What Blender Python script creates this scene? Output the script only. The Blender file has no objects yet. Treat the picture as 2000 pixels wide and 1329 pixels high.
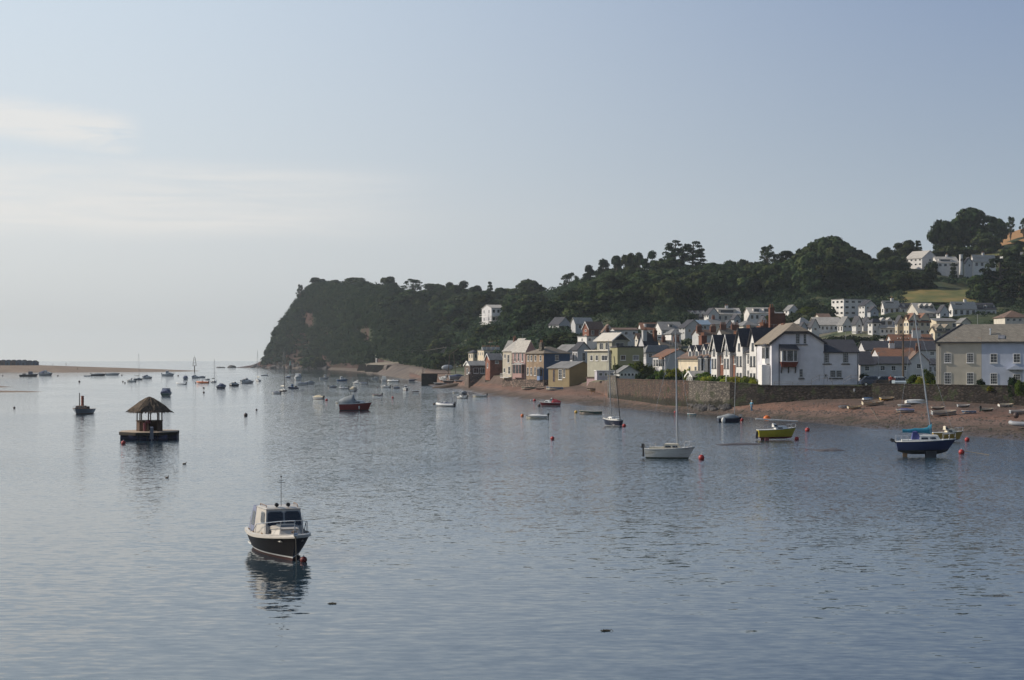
import bpy, math, random
import numpy as np
from math import radians as R, sin, cos, pi, sqrt
from mathutils import Vector, Matrix
random.seed(7); rng = np.random.default_rng(7)
C = bpy.context.scene.collection
# ------------------------------------------------------------- camera
F, H, HY = 3000.0, 8.5, 701.0            # focal length in photo pixels, eye height (m), eye-level row
sc = bpy.context.scene
cam = bpy.data.cameras.new('camera'); camo = bpy.data.objects.new('camera', cam); C.objects.link(camo)
cam.sensor_width = 36.0; cam.lens = 36.0*F/2000.0
cam.shift_y = (HY-664.5)/2000.0
cam.clip_start = 0.5; cam.clip_end = 20000
camo.location = (0, 0, H); camo.rotation_euler = (R(90), 0, 0)
sc.camera = camo
sc.view_settings.view_transform = 'Standard'; sc.view_settings.look = 'None'
sc.view_settings.exposure = 0.0; sc.view_settings.gamma = 1.0; sc.view_settings.use_curve_mapping = False
sc.cycles.volume_bounces = 0; sc.cycles.max_bounces = 6; sc.cycles.transparent_max_bounces = 8
sc.cycles.caustics_reflective = False; sc.cycles.caustics_refractive = False
# ------------------------------------------------------------- sun and sky
SUN_EL = R(31); SAZ = (-0.985, 0.172)     # towards the sun, on the ground plane
sun = bpy.data.lights.new('sun', 'SUN'); sun.energy = 4.4; sun.angle = R(0.53); sun.color = (1.0, 0.90, 0.76)
suno = bpy.data.objects.new('sun', sun); C.objects.link(suno); suno.location = (-60, 20, 60)
sdir = Vector((SAZ[0]*cos(SUN_EL), SAZ[1]*cos(SUN_EL), sin(SUN_EL)))
suno.rotation_euler = (-sdir).to_track_quat('-Z', 'Y').to_euler()

class NT:
    def __init__(s, tree): s.t = tree; s.n = tree.nodes; s.l = tree.links
    def node(s, typ, **kw):
        n = s.n.new(typ)
        for k, v in kw.items():
            if k.startswith('i_'): n.inputs[k[2:].replace('_', ' ')].default_value = v
            else: setattr(n, k, v)
        return n
    def link(s, a, b): s.l.new(a, b)
    def math(s, op, a, b=None, clamp=False):
        n = s.node('ShaderNodeMath', operation=op); n.use_clamp = clamp
        for i, v in enumerate((a, b)):
            if v is None: continue
            if isinstance(v, (int, float)): n.inputs[i].default_value = v
            else: s.link(v, n.inputs[i])
        return n.outputs[0]
    def ramp(s, fac, stops, interp='LINEAR'):
        n = s.node('ShaderNodeValToRGB'); cr = n.color_ramp; cr.interpolation = interp
        while len(cr.elements) < len(stops): cr.elements.new(0.5)
        for e, (p, c) in zip(cr.elements, stops):
            e.position = p; e.color = (*c, 1) if len(c) == 3 else c
        s.link(fac, n.inputs[0]); return n.outputs[0]
    def mix(s, fac, a, b, typ='MIX'):
        n = s.node('ShaderNodeMix', data_type='RGBA', blend_type=typ)
        for i, v in ((0, fac), (6, a), (7, b)):
            if isinstance(v, (int, float)): n.inputs[i].default_value = v
            elif isinstance(v, tuple): n.inputs[i].default_value = (*v, 1) if len(v) == 3 else v
            else: s.link(v, n.inputs[i])
        return n.outputs[2]

def lin(r, g, b):
    return tuple(((c/255)/12.92 if c/255 <= .04045 else ((c/255+.055)/1.055)**2.4) for c in (r, g, b))

world = bpy.data.worlds.new('World'); sc.world = world; world.use_nodes = True
w = NT(world.node_tree); w.n.clear()
sky = w.node('ShaderNodeTexSky', sky_type='NISHITA'); sky.sun_disc = False
sky.sun_elevation = SUN_EL; sky.sun_rotation = math.atan2(SAZ[0], SAZ[1]); sky.dust_density = 2.5; sky.altitude = 0
tc = w.node('ShaderNodeTexCoord'); sp = w.node('ShaderNodeSeparateXYZ'); w.link(tc.outputs['Generated'], sp.inputs[0])
zc = w.math('MAXIMUM', sp.outputs[2], 0.0); zs = w.math('SQRT', zc)
hl = w.math('SQRT', w.math('ADD', w.math('MULTIPLY', sp.outputs[0], sp.outputs[0]), w.math('MULTIPLY', sp.outputs[1], sp.outputs[1])))
g = w.math('DIVIDE', w.math('ADD', w.math('MULTIPLY', sp.outputs[0], SAZ[0]), w.math('MULTIPLY', sp.outputs[1], SAZ[1])), w.math('MAXIMUM', hl, 0.02))
Z = lambda z: sqrt(z)
# haze-laden sky, side towards the sun and side away from it
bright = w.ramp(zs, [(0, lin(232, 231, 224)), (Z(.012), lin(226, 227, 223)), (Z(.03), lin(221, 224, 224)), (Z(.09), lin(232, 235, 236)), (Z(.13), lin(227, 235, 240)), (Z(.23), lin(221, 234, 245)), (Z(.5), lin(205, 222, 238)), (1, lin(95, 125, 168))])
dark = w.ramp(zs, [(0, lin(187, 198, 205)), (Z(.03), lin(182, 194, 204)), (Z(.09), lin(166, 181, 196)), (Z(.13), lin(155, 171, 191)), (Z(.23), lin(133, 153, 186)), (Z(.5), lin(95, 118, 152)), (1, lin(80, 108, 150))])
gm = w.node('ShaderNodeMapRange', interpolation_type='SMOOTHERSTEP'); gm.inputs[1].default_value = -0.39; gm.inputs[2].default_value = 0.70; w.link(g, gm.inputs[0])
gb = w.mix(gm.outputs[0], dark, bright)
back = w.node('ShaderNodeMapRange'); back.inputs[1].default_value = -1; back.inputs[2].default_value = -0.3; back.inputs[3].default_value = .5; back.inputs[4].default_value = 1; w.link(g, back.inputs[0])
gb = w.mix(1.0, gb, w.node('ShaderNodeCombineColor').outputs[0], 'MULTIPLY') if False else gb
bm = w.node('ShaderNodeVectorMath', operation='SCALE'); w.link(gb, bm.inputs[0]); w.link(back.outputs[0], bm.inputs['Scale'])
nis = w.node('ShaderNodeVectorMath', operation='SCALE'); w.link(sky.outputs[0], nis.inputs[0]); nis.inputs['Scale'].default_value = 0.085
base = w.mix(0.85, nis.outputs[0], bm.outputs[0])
# thin cirrus low on the sun side
az = w.math('DIVIDE', sp.outputs[0], w.math('MAXIMUM', sp.outputs[1], .05))
def cloud(dx, sx, sy, scale, lo, hi, seed):
    cx = w.node('ShaderNodeCombineXYZ'); w.link(w.math('MULTIPLY', az, sx), cx.inputs[0]); w.link(w.math('MULTIPLY', sp.outputs[2], sy), cx.inputs[1]); cx.inputs[2].default_value = seed
    n = w.node('ShaderNodeTexNoise'); n.inputs['Scale'].default_value = scale; n.inputs['Detail'].default_value = 9; n.inputs['Roughness'].default_value = .6; n.inputs['Distortion'].default_value = .6
    w.link(cx.outputs[0], n.inputs['Vector'])
    m = w.node('ShaderNodeMapRange'); m.inputs[1].default_value = lo; m.inputs[2].default_value = hi; w.link(n.outputs[0], m.inputs[0]); return m.outputs[0]
def band(v, a, b, c_, d):
    m1 = w.node('ShaderNodeMapRange', interpolation_type='SMOOTHSTEP'); m1.inputs[1].default_value = a; m1.inputs[2].default_value = b; w.link(v, m1.inputs[0])
    m2 = w.node('ShaderNodeMapRange', interpolation_type='SMOOTHSTEP'); m2.inputs[1].default_value = d; m2.inputs[2].default_value = c_; w.link(v, m2.inputs[0])
    return w.math('MULTIPLY', m1.outputs[0], m2.outputs[0])
naz = w.math('MULTIPLY', az, -1.0)
m1 = w.math('MULTIPLY', band(sp.outputs[2], .070, .088, .113, .130), band(naz, .02, .19, 3, 5)); m1 = w.math('MULTIPLY', m1, cloud(0, 1.2, 13, 7, .22, .62, 3.1))
slope = w.math('ADD', sp.outputs[2], w.math('MULTIPLY', naz, -.1))
m2 = w.math('MULTIPLY', band(slope, .098, .110, .118, .133), band(naz, .236, .262, 3, 5)); m2 = w.math('MULTIPLY', m2, cloud(0, 1.6, 10, 9, .30, .52, 8.4))
m1 = w.math('MULTIPLY', m1, .52); m2 = w.math('MULTIPLY', m2, .62)
base = w.mix(w.math('MAXIMUM', m1, m2), base, lin(240, 236, 230))
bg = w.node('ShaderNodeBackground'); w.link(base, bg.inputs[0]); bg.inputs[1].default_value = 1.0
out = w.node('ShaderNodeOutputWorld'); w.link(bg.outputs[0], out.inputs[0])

# ------------------------------------------------------------- helpers
def tag(o, label=None, cat=None, group=None, kind=None):
    if label: o['label'] = label
    if cat: o['category'] = cat
    if group: o['group'] = group
    if kind: o['kind'] = kind
    return o
def empty(name, label, cat, loc=(0, 0, 0), rz=0, group=None):
    o = bpy.data.objects.new(name, None); C.objects.link(o); o.location = loc; o.rotation_euler = (0, 0, rz); o.empty_display_size = .3
    return tag(o, label, cat, group)
def PX(px, py, Y): return Vector(((px-1000)/F*Y, Y, H-(py-HY)*Y/F))
def WY(py): return F*H/(py-HY)                       # distance of the water surface at a photo row
def copytree(o, parent=None):
    c = o.copy(); C.objects.link(c); c.parent = parent
    for ch in list(o.children): copytree(ch, c)
    return c

MATS = {}
def pm(name, col, rough=.6, var=.12, scale=2.0, bump=0.0, metal=0.0, spec=.5, col2=None, thr=None, bscale=None, coord='Object', stretch=None, coat=0):
    """Procedural material: base colour broken up by noise, optional second colour in patches, optional bump."""
    if name in MATS: return MATS[name]
    m = bpy.data.materials.new(name); m.use_nodes = True; t = NT(m.node_tree); t.n.clear()
    b = t.node('ShaderNodeBsdfPrincipled'); o = t.node('ShaderNodeOutputMaterial'); t.link(b.outputs[0], o.inputs[0])
    tcn = t.node('ShaderNodeTexCoord'); vec = tcn.outputs[coord]
    if coord == 'Geo': vec = t.node('ShaderNodeNewGeometry').outputs['Position']
    if stretch:
        mp = t.node('ShaderNodeMapping'); mp.inputs['Scale'].default_value = stretch; t.link(vec, mp.inputs[0]); vec = mp.outputs[0]
    n = t.node('ShaderNodeTexNoise'); n.inputs['Scale'].default_value = scale; n.inputs['Detail'].default_value = 6; t.link(vec, n.inputs['Vector'])
    a = tuple(max(0, c*(1-var)) for c in col); d = tuple(min(1, c*(1+var)) for c in col)
    colr = t.ramp(n.outputs[0], [(.3, a), (.7, d)])
    if col2:
        n2 = t.node('ShaderNodeTexNoise'); n2.inputs['Scale'].default_value = scale*.45; n2.inputs['Detail'].default_value = 8; n2.inputs['Roughness'].default_value = .65; t.link(vec, n2.inputs['Vector'])
        lo, hi = thr or (.5, .62)
        fac = t.ramp(n2.outputs[0], [(lo, (0, 0, 0)), (hi, (1, 1, 1))]); colr = t.mix(fac, colr, col2)
    t.link(colr, b.inputs['Base Color']); b.inputs['Roughness'].default_value = rough; b.inputs['Metallic'].default_value = metal
    b.inputs['Specular IOR Level'].default_value = spec; b.inputs['Coat Weight'].default_value = coat
    if bump:
        n3 = t.node('ShaderNodeTexNoise'); n3.inputs['Scale'].default_value = bscale or scale*4; n3.inputs['Detail'].default_value = 5; t.link(vec, n3.inputs['Vector'])
        bp = t.node('ShaderNodeBump'); bp.inputs['Strength'].default_value = 1.0; bp.inputs['Distance'].default_value = bump; t.link(n3.outputs[0], bp.inputs['Height']); t.link(bp.outputs[0], b.inputs['Normal'])
    MATS[name] = m; return m

class MB:
    def __init__(s): s.v = []; s.f = []; s.m = []; s.s = []; s.M = None
    def add(s, vs, fs, mi=0, sm=False):
        o = len(s.v)
        for p in vs:
            p = Vector(p)
            s.v.append(s.M @ p if s.M else p)
        for i, f in enumerate(fs):
            s.f.append([o+k for k in f]); s.m.append(mi[i] if isinstance(mi, (list, tuple)) else mi); s.s.append(sm)
        return s
    def box(s, a, b, mi=0):
        x0, y0, z0 = a; x1, y1, z1 = b
        return s.add([(x0, y0, z0), (x1, y0, z0), (x1, y1, z0), (x0, y1, z0), (x0, y0, z1), (x1, y0, z1), (x1, y1, z1), (x0, y1, z1)],
                     [(0, 3, 2, 1), (4, 5, 6, 7), (0, 1, 5, 4), (1, 2, 6, 5), (2, 3, 7, 6), (3, 0, 4, 7)], mi)
    def hexa(s, p, mi=0, sm=False):     # 8 points, bottom ring then top ring
        return s.add(p, [(0, 3, 2, 1), (4, 5, 6, 7), (0, 1, 5, 4), (1, 2, 6, 5), (2, 3, 7, 6), (3, 0, 4, 7)], mi, sm)
    def tube(s, p, q, r, r2=None, n=6, mi=0):
        p = Vector(p); q = Vector(q); r2 = r if r2 is None else r2; d = (q-p)
        if d.length < 1e-6: return s
        d.normalize(); u = d.orthogonal().normalized(); v = d.cross(u); vs = []
        for c, rr in ((p, r), (q, r2)):
            for k in range(n): a = 2*pi*k/n; vs.append(c+u*cos(a)*rr+v*sin(a)*rr)
        fs = [(k, (k+1) % n, n+(k+1) % n, n+k) for k in range(n)]+[tuple(range(n))[::-1], tuple(range(n, 2*n))]
        return s.add(vs, fs, mi, False)
    def path(s, pts, r, n=6, mi=0):
        for a, b in zip(pts[:-1], pts[1:]): s.tube(a, b, r, n=n, mi=mi)
        return s
    def ell(s, c, r, nu=12, nv=8, mi=0, jit=0):
        vs = []; c = Vector(c)
        for j in range(1, nv):
            a = pi*j/nv
            for i in range(nu):
                b = 2*pi*i/nu; k = 1+random.uniform(-jit, jit); vs.append(c+Vector((r[0]*sin(a)*cos(b)*k, r[1]*sin(a)*sin(b)*k, r[2]*cos(a)*k)))
        vs.append(c+Vector((0, 0, r[2]))); vs.append(c-Vector((0, 0, r[2]))); t = len(vs)-2
        fs = [(j*nu+i, (j+1)*nu+i, (j+1)*nu+(i+1) % nu, j*nu+(i+1) % nu) for j in range(nv-2) for i in range(nu)]
        fs += [(t, i, (i+1) % nu) for i in range(nu)]+[(t+1, (nv-2)*nu+(i+1) % nu, (nv-2)*nu+i) for i in range(nu)]
        return s.add(vs, fs, mi, True)
    def loft(s, rings, closed=True, caps=True, mi=0, sm=False):
        n = len(rings[0]); vs = [p for r in rings for p in r]; fs = []
        for j in range(len(rings)-1):
            for i in range(n if closed else n-1): fs.append((j*n+i, j*n+(i+1) % n, (j+1)*n+(i+1) % n, (j+1)*n+i))
        s.add(vs, fs, mi, sm)
        if caps and closed: s.add(rings[0], [tuple(range(n))[::-1]], mi if not isinstance(mi, list) else mi[0]); s.add(rings[-1], [tuple(range(n))], mi if not isinstance(mi, list) else mi[0])
        return s
    def build(s, name, mats, parent=None, loc=None, rz=0, kind=None):
        me = bpy.data.meshes.new(name); me.from_pydata([tuple(p) for p in s.v], [], s.f)
        mats = mats if isinstance(mats, (list, tuple)) else [mats]
        for m in mats: me.materials.append(m)
        me.polygons.foreach_set('material_index', s.m); me.polygons.foreach_set('use_smooth', s.s); me.update()
        o = bpy.data.objects.new(name, me); C.objects.link(o); o.parent = parent
        if loc is not None: o.location = loc
        if rz: o.rotation_euler = (0, 0, rz)
        if kind: o['kind'] = kind
        return o
def np_mesh(name, V, Q, mats, mi=None, smooth=False, parent=None):
    """V (n,3) vertices, Q (m,4) quads."""
    me = bpy.data.meshes.new(name); me.vertices.add(len(V)); me.vertices.foreach_set('co', np.asarray(V, dtype=np.float32).ravel())
    k = Q.shape[1]; me.loops.add(Q.size); me.loops.foreach_set('vertex_index', Q.astype(np.int32).ravel())
    me.polygons.add(len(Q)); me.polygons.foreach_set('loop_start', np.arange(0, Q.size, k, dtype=np.int32)); me.polygons.foreach_set('loop_total', np.full(len(Q), k, dtype=np.int32))
    for m in (mats if isinstance(mats, (list, tuple)) else [mats]): me.materials.append(m)
    if mi is not None: me.polygons.foreach_set('material_index', np.asarray(mi, dtype=np.int32))
    if smooth: me.polygons.foreach_set('use_smooth', np.ones(len(Q), dtype=bool))
    me.update(calc_edges=True); me.validate()
    o = bpy.data.objects.new(name, me); C.objects.link(o); o.parent = parent
    return o
def leafquads(P, N, size, jit=.30):
    """Leaf-clump quads at points P facing roughly along N."""
    n = len(P); N = N+rng.normal(0, jit, N.shape); N /= np.linalg.norm(N, axis=1)[:, None]+1e-9
    T = np.cross(N, rng.normal(0, 1, N.shape)); T /= np.linalg.norm(T, axis=1)[:, None]+1e-9; B = np.cross(N, T)
    s = (size*rng.uniform(.55, 1.25, n))[:, None]; a = s*.5; b = s*.5*rng.uniform(.6, 1.0, n)[:, None]
    V = np.stack([P-T*a-B*b*.6, P+T*a*.7-B*b, P+T*a+B*b*.7, P-T*a*.8+B*b], 1).reshape(-1, 3)
    return V, np.arange(4*n).reshape(-1, 4)
# ------------------------------------------------------------- water
def water_material():
    m = bpy.data.materials.new('estuary_water'); m.use_nodes = True; t = NT(m.node_tree); t.n.clear()
    b = t.node('ShaderNodeBsdfPrincipled'); o = t.node('ShaderNodeOutputMaterial'); t.link(b.outputs[0], o.inputs[0])
    b.inputs['Base Color'].default_value = (.022, .042, .058, 1); b.inputs['IOR'].default_value = 2.2
    pos = t.node('ShaderNodeNewGeometry').outputs['Position']
    def noise(scale, stretch, rot, detail=3, rough=.5, dist=0):
        mp = t.node('ShaderNodeMapping'); mp.inputs['Scale'].default_value = stretch; mp.inputs['Rotation'].default_value = (0, 0, R(rot)); t.link(pos, mp.inputs[0])
        n = t.node('ShaderNodeTexNoise'); n.inputs['Scale'].default_value = scale; n.inputs['Detail'].default_value = detail; n.inputs['Roughness'].default_value = rough; n.inputs['Distortion'].default_value = dist
        t.link(mp.outputs[0], n.inputs['Vector']); return n.outputs[0]
    # wind patches: calm streaks and rippled areas
    patch = noise(.018, (1, .45, 1), -28, 4, .6, .8)
    wind = t.node('ShaderNodeMapRange', interpolation_type='SMOOTHSTEP'); wind.inputs[1].default_value = .40; wind.inputs[2].default_value = .60; wind.inputs[3].default_value = .5; wind.inputs[4].default_value = 1.0
    t.link(patch, wind.inputs[0])
    sp_ = t.node('ShaderNodeSeparateXYZ'); t.link(pos, sp_.inputs[0])
    calm = t.node('ShaderNodeMapRange', interpolation_type='SMOOTHSTEP'); calm.inputs[1].default_value = 48; calm.inputs[2].default_value = 125; calm.inputs[3].default_value = .07; calm.inputs[4].default_value = 1; t.link(sp_.outputs[1], calm.inputs[0])
    lee = t.node('ShaderNodeMapRange', interpolation_type='SMOOTHSTEP'); lee.inputs[1].default_value = -24; lee.inputs[2].default_value = 34; lee.inputs[3].default_value = .28; lee.inputs[4].default_value = 1; t.link(sp_.outputs[0], lee.inputs[0])   # calmer in the lee of the spit
    wv = t.math('MULTIPLY', t.math('MULTIPLY', wind.outputs[0], calm.outputs[0]), lee.outputs[0])
    # wave slopes sampled directly, so distant water keeps its real roughness
    def slopes(scale, stretch, rot, amp, detail=2, rough=.5):
        mp = t.node('ShaderNodeMapping'); mp.inputs['Scale'].default_value = stretch; mp.inputs['Rotation'].default_value = (0, 0, R(rot)); t.link(pos, mp.inputs[0])
        n = t.node('ShaderNodeTexNoise'); n.inputs['Scale'].default_value = scale; n.inputs['Detail'].default_value = detail; n.inputs['Roughness'].default_value = rough; t.link(mp.outputs[0], n.inputs['Vector'])
        v = t.node('ShaderNodeVectorMath', operation='SUBTRACT'); t.link(n.outputs['Color'], v.inputs[0]); v.inputs[1].default_value = (.5, .5, .5)
        w2 = t.node('ShaderNodeVectorMath', operation='MULTIPLY'); t.link(v.outputs[0], w2.inputs[0]); w2.inputs[1].default_value = (amp*.9, amp, 0); return w2.outputs[0]
    def vadd(a_, b_): n = t.node('ShaderNodeVectorMath', operation='ADD'); t.link(a_, n.inputs[0]); t.link(b_, n.inputs[1]); return n.outputs[0]
    wnd = slopes(8, (.5, 1, 1), 9, 2.0, 3, .6)
    sc1 = t.node('ShaderNodeVectorMath', operation='SCALE'); t.link(wnd, sc1.inputs[0]); t.link(wv, sc1.inputs['Scale'])
    sc2 = t.node('ShaderNodeVectorMath', operation='ADD'); t.link(sc1.outputs[0], sc2.inputs[0]); t.link(vadd(slopes(3.4, (.4, 1, 1), -6, .17), slopes(.7, (.5, 1, 1), 15, .05)), sc2.inputs[1])
    up = t.node('ShaderNodeVectorMath', operation='ADD'); t.link(sc2.outputs[0], up.inputs[0]); up.inputs[1].default_value = (0, 0, 1)
    # added normal bias towards the bridge, so rippled water reflects higher sky
    ln = t.node('ShaderNodeCombineXYZ'); t.link(t.math('MULTIPLY', wv, -.05), ln.inputs[1]); ln.inputs[2].default_value = 1; t.link(ln.outputs[0], up.inputs[1])
    nm = t.node('ShaderNodeVectorMath', operation='NORMALIZE'); t.link(up.outputs[0], nm.inputs[0]); t.link(nm.outputs[0], b.inputs['Normal'])
    rr = t.node('ShaderNodeMapRange'); rr.inputs[3].default_value = .02; rr.inputs[4].default_value = .13; t.link(wv, rr.inputs[0]); t.link(rr.outputs[0], b.inputs['Roughness'])
    return m
WATER = water_material()
mb = MB()
radii = [0.0, 60, 150, 400, 1200, 3000, 5300]; ns = 72; vs = [(0, -1, 0)]
for r in radii[1:]:
    for k in range(ns): vs.append((r*cos(2*pi*k/ns), r*sin(2*pi*k/ns), 0))
fs = [(0, 1+k, 1+(k+1) % ns) for k in range(ns)]
for j in range(len(radii)-2):
    for k in range(ns): a = 1+j*ns; fs.append((a+k, a+ns+k, a+ns+(k+1) % ns, a+(k+1) % ns))
mb.add(vs, fs); mb.build('water', WATER, kind='structure')

# ------------------------------------------------------------- terrain, one profile per photo column
# (column, [(distance, height) x 11]); layers: underwater, shore, beach top, behind wall, then rising ground
COLS = [
 (440, [(1400,-2),(1440,-1.2),(1450,-1.2),(1455,-1.2),(1460,-1),(1470,-1),(1480,-1),(1490,-1),(1500,-1),(1550,-1.5),(1650,-2)]),
 (466, [(1380,-2),(1445,-.6),(1455,-.3),(1460,-.2),(1465,0.2),(1470,0.4),(1475,.4),(1480,0),(1490,-.5),(1550,-1.5),(1650,-2)]),
 (495, [(1380,-2),(1420,0),(1430,1),(1440,1.5),(1445,2),(1450,2.5),(1455,2.6),(1460,2),(1480,1),(1550,-1),(1650,-2)]),
 (512, [(1380,-2),(1410,0),(1420,1),(1425,2),(1430,3.5),(1436,5.5),(1440,7),(1446,6),(1460,2),(1500,-1),(1650,-2)]),
 (522, [(1360,-2),(1400,0),(1410,1.2),(1415,3),(1420,6),(1428,11),(1434,14),(1440,14),(1450,10),(1500,2),(1650,-2)]),
 (540, [(1360,-2),(1390,0),(1396,1.5),(1400,3),(1404,10),(1412,21),(1420,29),(1430,30),(1445,24),(1500,6),(1700,-2)]),
 (560, [(1350,-2),(1370,0),(1378,1.5),(1382,3),(1386,13),(1394,27),(1404,38),(1418,42),(1440,38),(1550,20),(1750,-2)]),
 (585, [(1320,-2),(1345,0),(1352,1.5),(1356,3),(1362,20),(1374,38),(1388,52),(1408,60),(1440,59),(1600,40),(1850,0)]),
 (625, [(1230,-2),(1260,0),(1285,1.6),(1292,3),(1304,20),(1322,42),(1345,60),(1380,70),(1430,72),(1600,60),(1900,20)]),
 (700, [(930,-2),(1000,0),(1060,1.8),(1066,3),(1090,12),(1118,28),(1150,45),(1190,57),(1250,62),(1450,60),(1800,30)]),
 (745, [(760,-2),(790,0),(850,2.5),(860,4.5),(900,8),(950,16),(1010,30),(1080,46),(1170,58),(1350,60),(1700,40)]),
 (790, [(600,-2),(640,0),(720,3.2),(760,4.5),(800,5.5),(860,11),(930,21),(1010,38),(1100,55),(1300,60),(1650,40)]),
 (850, [(430,-2),(455,0),(503,.3),(505,3.5),(640,4.0),(780,5.5),(850,12),(930,24),(1030,43),(1150,54),(1500,46)]),
 (905, [(395,-2),(412,0),(425,.8),(446,3.4),(520,4.0),(640,5.5),(730,13),(820,23),(930,35),(1050,44),(1400,40)]),
 (948, [(335,-2),(354,0),(402,1.5),(412,4.0),(460,4.5),(560,7),(650,16),(740,25),(830,33),(960,41),(1300,38)]),
 (1000, [(305,-2),(330,0),(378,2.4),(380,4.2),(420,4.6),(490,7),(580,14),(670,22),(780,32),(900,39),(1200,36)]),
 (1060, [(280,-2),(303,0),(350,2.6),(352,4.2),(400,4.8),(470,9),(540,15),(620,22),(740,34),(860,42),(1150,38)]),
 (1132, [(262,-2),(280,0),(330,2.9),(334,3.2),(380,4.8),(450,9),(520,15),(590,22),(700,38),(800,47),(1100,42)]),
 (1190, [(250,-2),(268,0),(290,1.2),(291.5,4.4),(360,5),(430,9),(500,16),(570,23),(680,39),(760,49),(1050,44)]),
 (1300, [(226,-2),(243,0),(253,1.1),(254.5,4.5),(330,5),(420,9),(480,15),(540,20),(620,34),(710,47),(1000,45)]),
 (1385, [(216,-2),(232,0),(238,1.1),(239.5,4.5),(320,5),(410,9),(470,14),(545,18.5),(615,31),(690,47),(1000,46)]),
 (1450, [(205,-2),(224,0),(233,1.7),(234.6,4.5),(315,5),(405,10),(465,14.5),(545,19),(615,31),(690,48),(1000,47)]),
 (1507, [(200,-2),(214,0),(229,2.1),(230.6,4.5),(310,5),(400,10),(465,15),(545,20),(615,31),(690,48),(1000,48)]),
 (1600, [(185,-2),(202,0),(225,2.7),(226.6,4.5),(305,5.2),(400,10.5),(475,16.5),(545,23),(610,33),(700,50),(1000,50)]),
 (1700, [(170,-2),(187,0),(221,2.9),(222,4.5),(300,5.3),(400,11),(480,17.5),(560,25),(620,33),(700,50),(950,52)]),
 (1800, [(162,-2),(179,0),(213,2.9),(214,4.5),(300,5.5),(400,11),(480,17.5),(560,25),(620,36),(690,51),(900,56)]),
 (1880, [(154,-2),(170,0),(207,2.8),(208,4.45),(300,5.5),(400,11),(480,17.5),(560,25),(620,36),(690,51),(900,70)]),
 (1960, [(146,-2),(162,0),(202,2.6),(203,4.4),(300,5.5),(400,11),(480,17.5),(560,25),(620,36),(690,51),(860,76)]),
 (2040, [(140,-2),(156,0),(198,2.4),(199,4.4),(300,5.5),(400,11),(480,17.5),(560,25),(620,36),(690,51),(880,86)]),
 (2300, [(125,-2),(142,0),(188,2.4),(189,4.4),(300,5.5),(400,12),(480,19),(560,28),(620,39),(690,54),(880,88)]),
 (3400, [(95,-2),(112,0),(160,2.4),(161,4.4),(300,6),(400,13),(480,22),(560,32),(620,45),(690,60),(880,92)]),
]
cpx = np.array([c[0] for c in COLS], float); CY = np.array([[p[0] for p in c[1]] for c in COLS], float); CZ = np.array([[p[1] for p in c[1]] for c in COLS], float)
def prof(px):
    return [np.interp(px, cpx, CY[:, k]) for k in range(11)], [np.interp(px, cpx, CZ[:, k]) for k in range(11)]
def vnoise(x, y, s, seed=0):
    """smooth value noise, vectorised"""
    x = np.asarray(x, float)/s+seed*17.3; y = np.asarray(y, float)/s+seed*9.1; xi = np.floor(x); yi = np.floor(y); fx = x-xi; fy = y-yi; fx = fx*fx*(3-2*fx); fy = fy*fy*(3-2*fy)
    h = lambda a, b: np.modf(np.abs(np.sin(a*127.1+b*311.7+seed*74.7)*43758.5453))[0]
    return (h(xi, yi)*(1-fx)+h(xi+1, yi)*fx)*(1-fy)+(h(xi, yi+1)*(1-fx)+h(xi+1, yi+1)*fx)*fy
def ground(px, Y):
    ys, zs_ = prof(px); return float(np.interp(Y, ys, zs_))
def gpos(px, Y, dz=0): return Vector(((px-1000)/F*Y, Y, ground(px, Y)+dz))
def ghit(px, py):
    """where the sight line through a photo pixel meets the beach"""
    Y = 120.0
    while Y < 900:
        if ground(px, Y) >= H-(py-HY)*Y/F: break
        Y += .25
    return gpos(px, Y)

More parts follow.
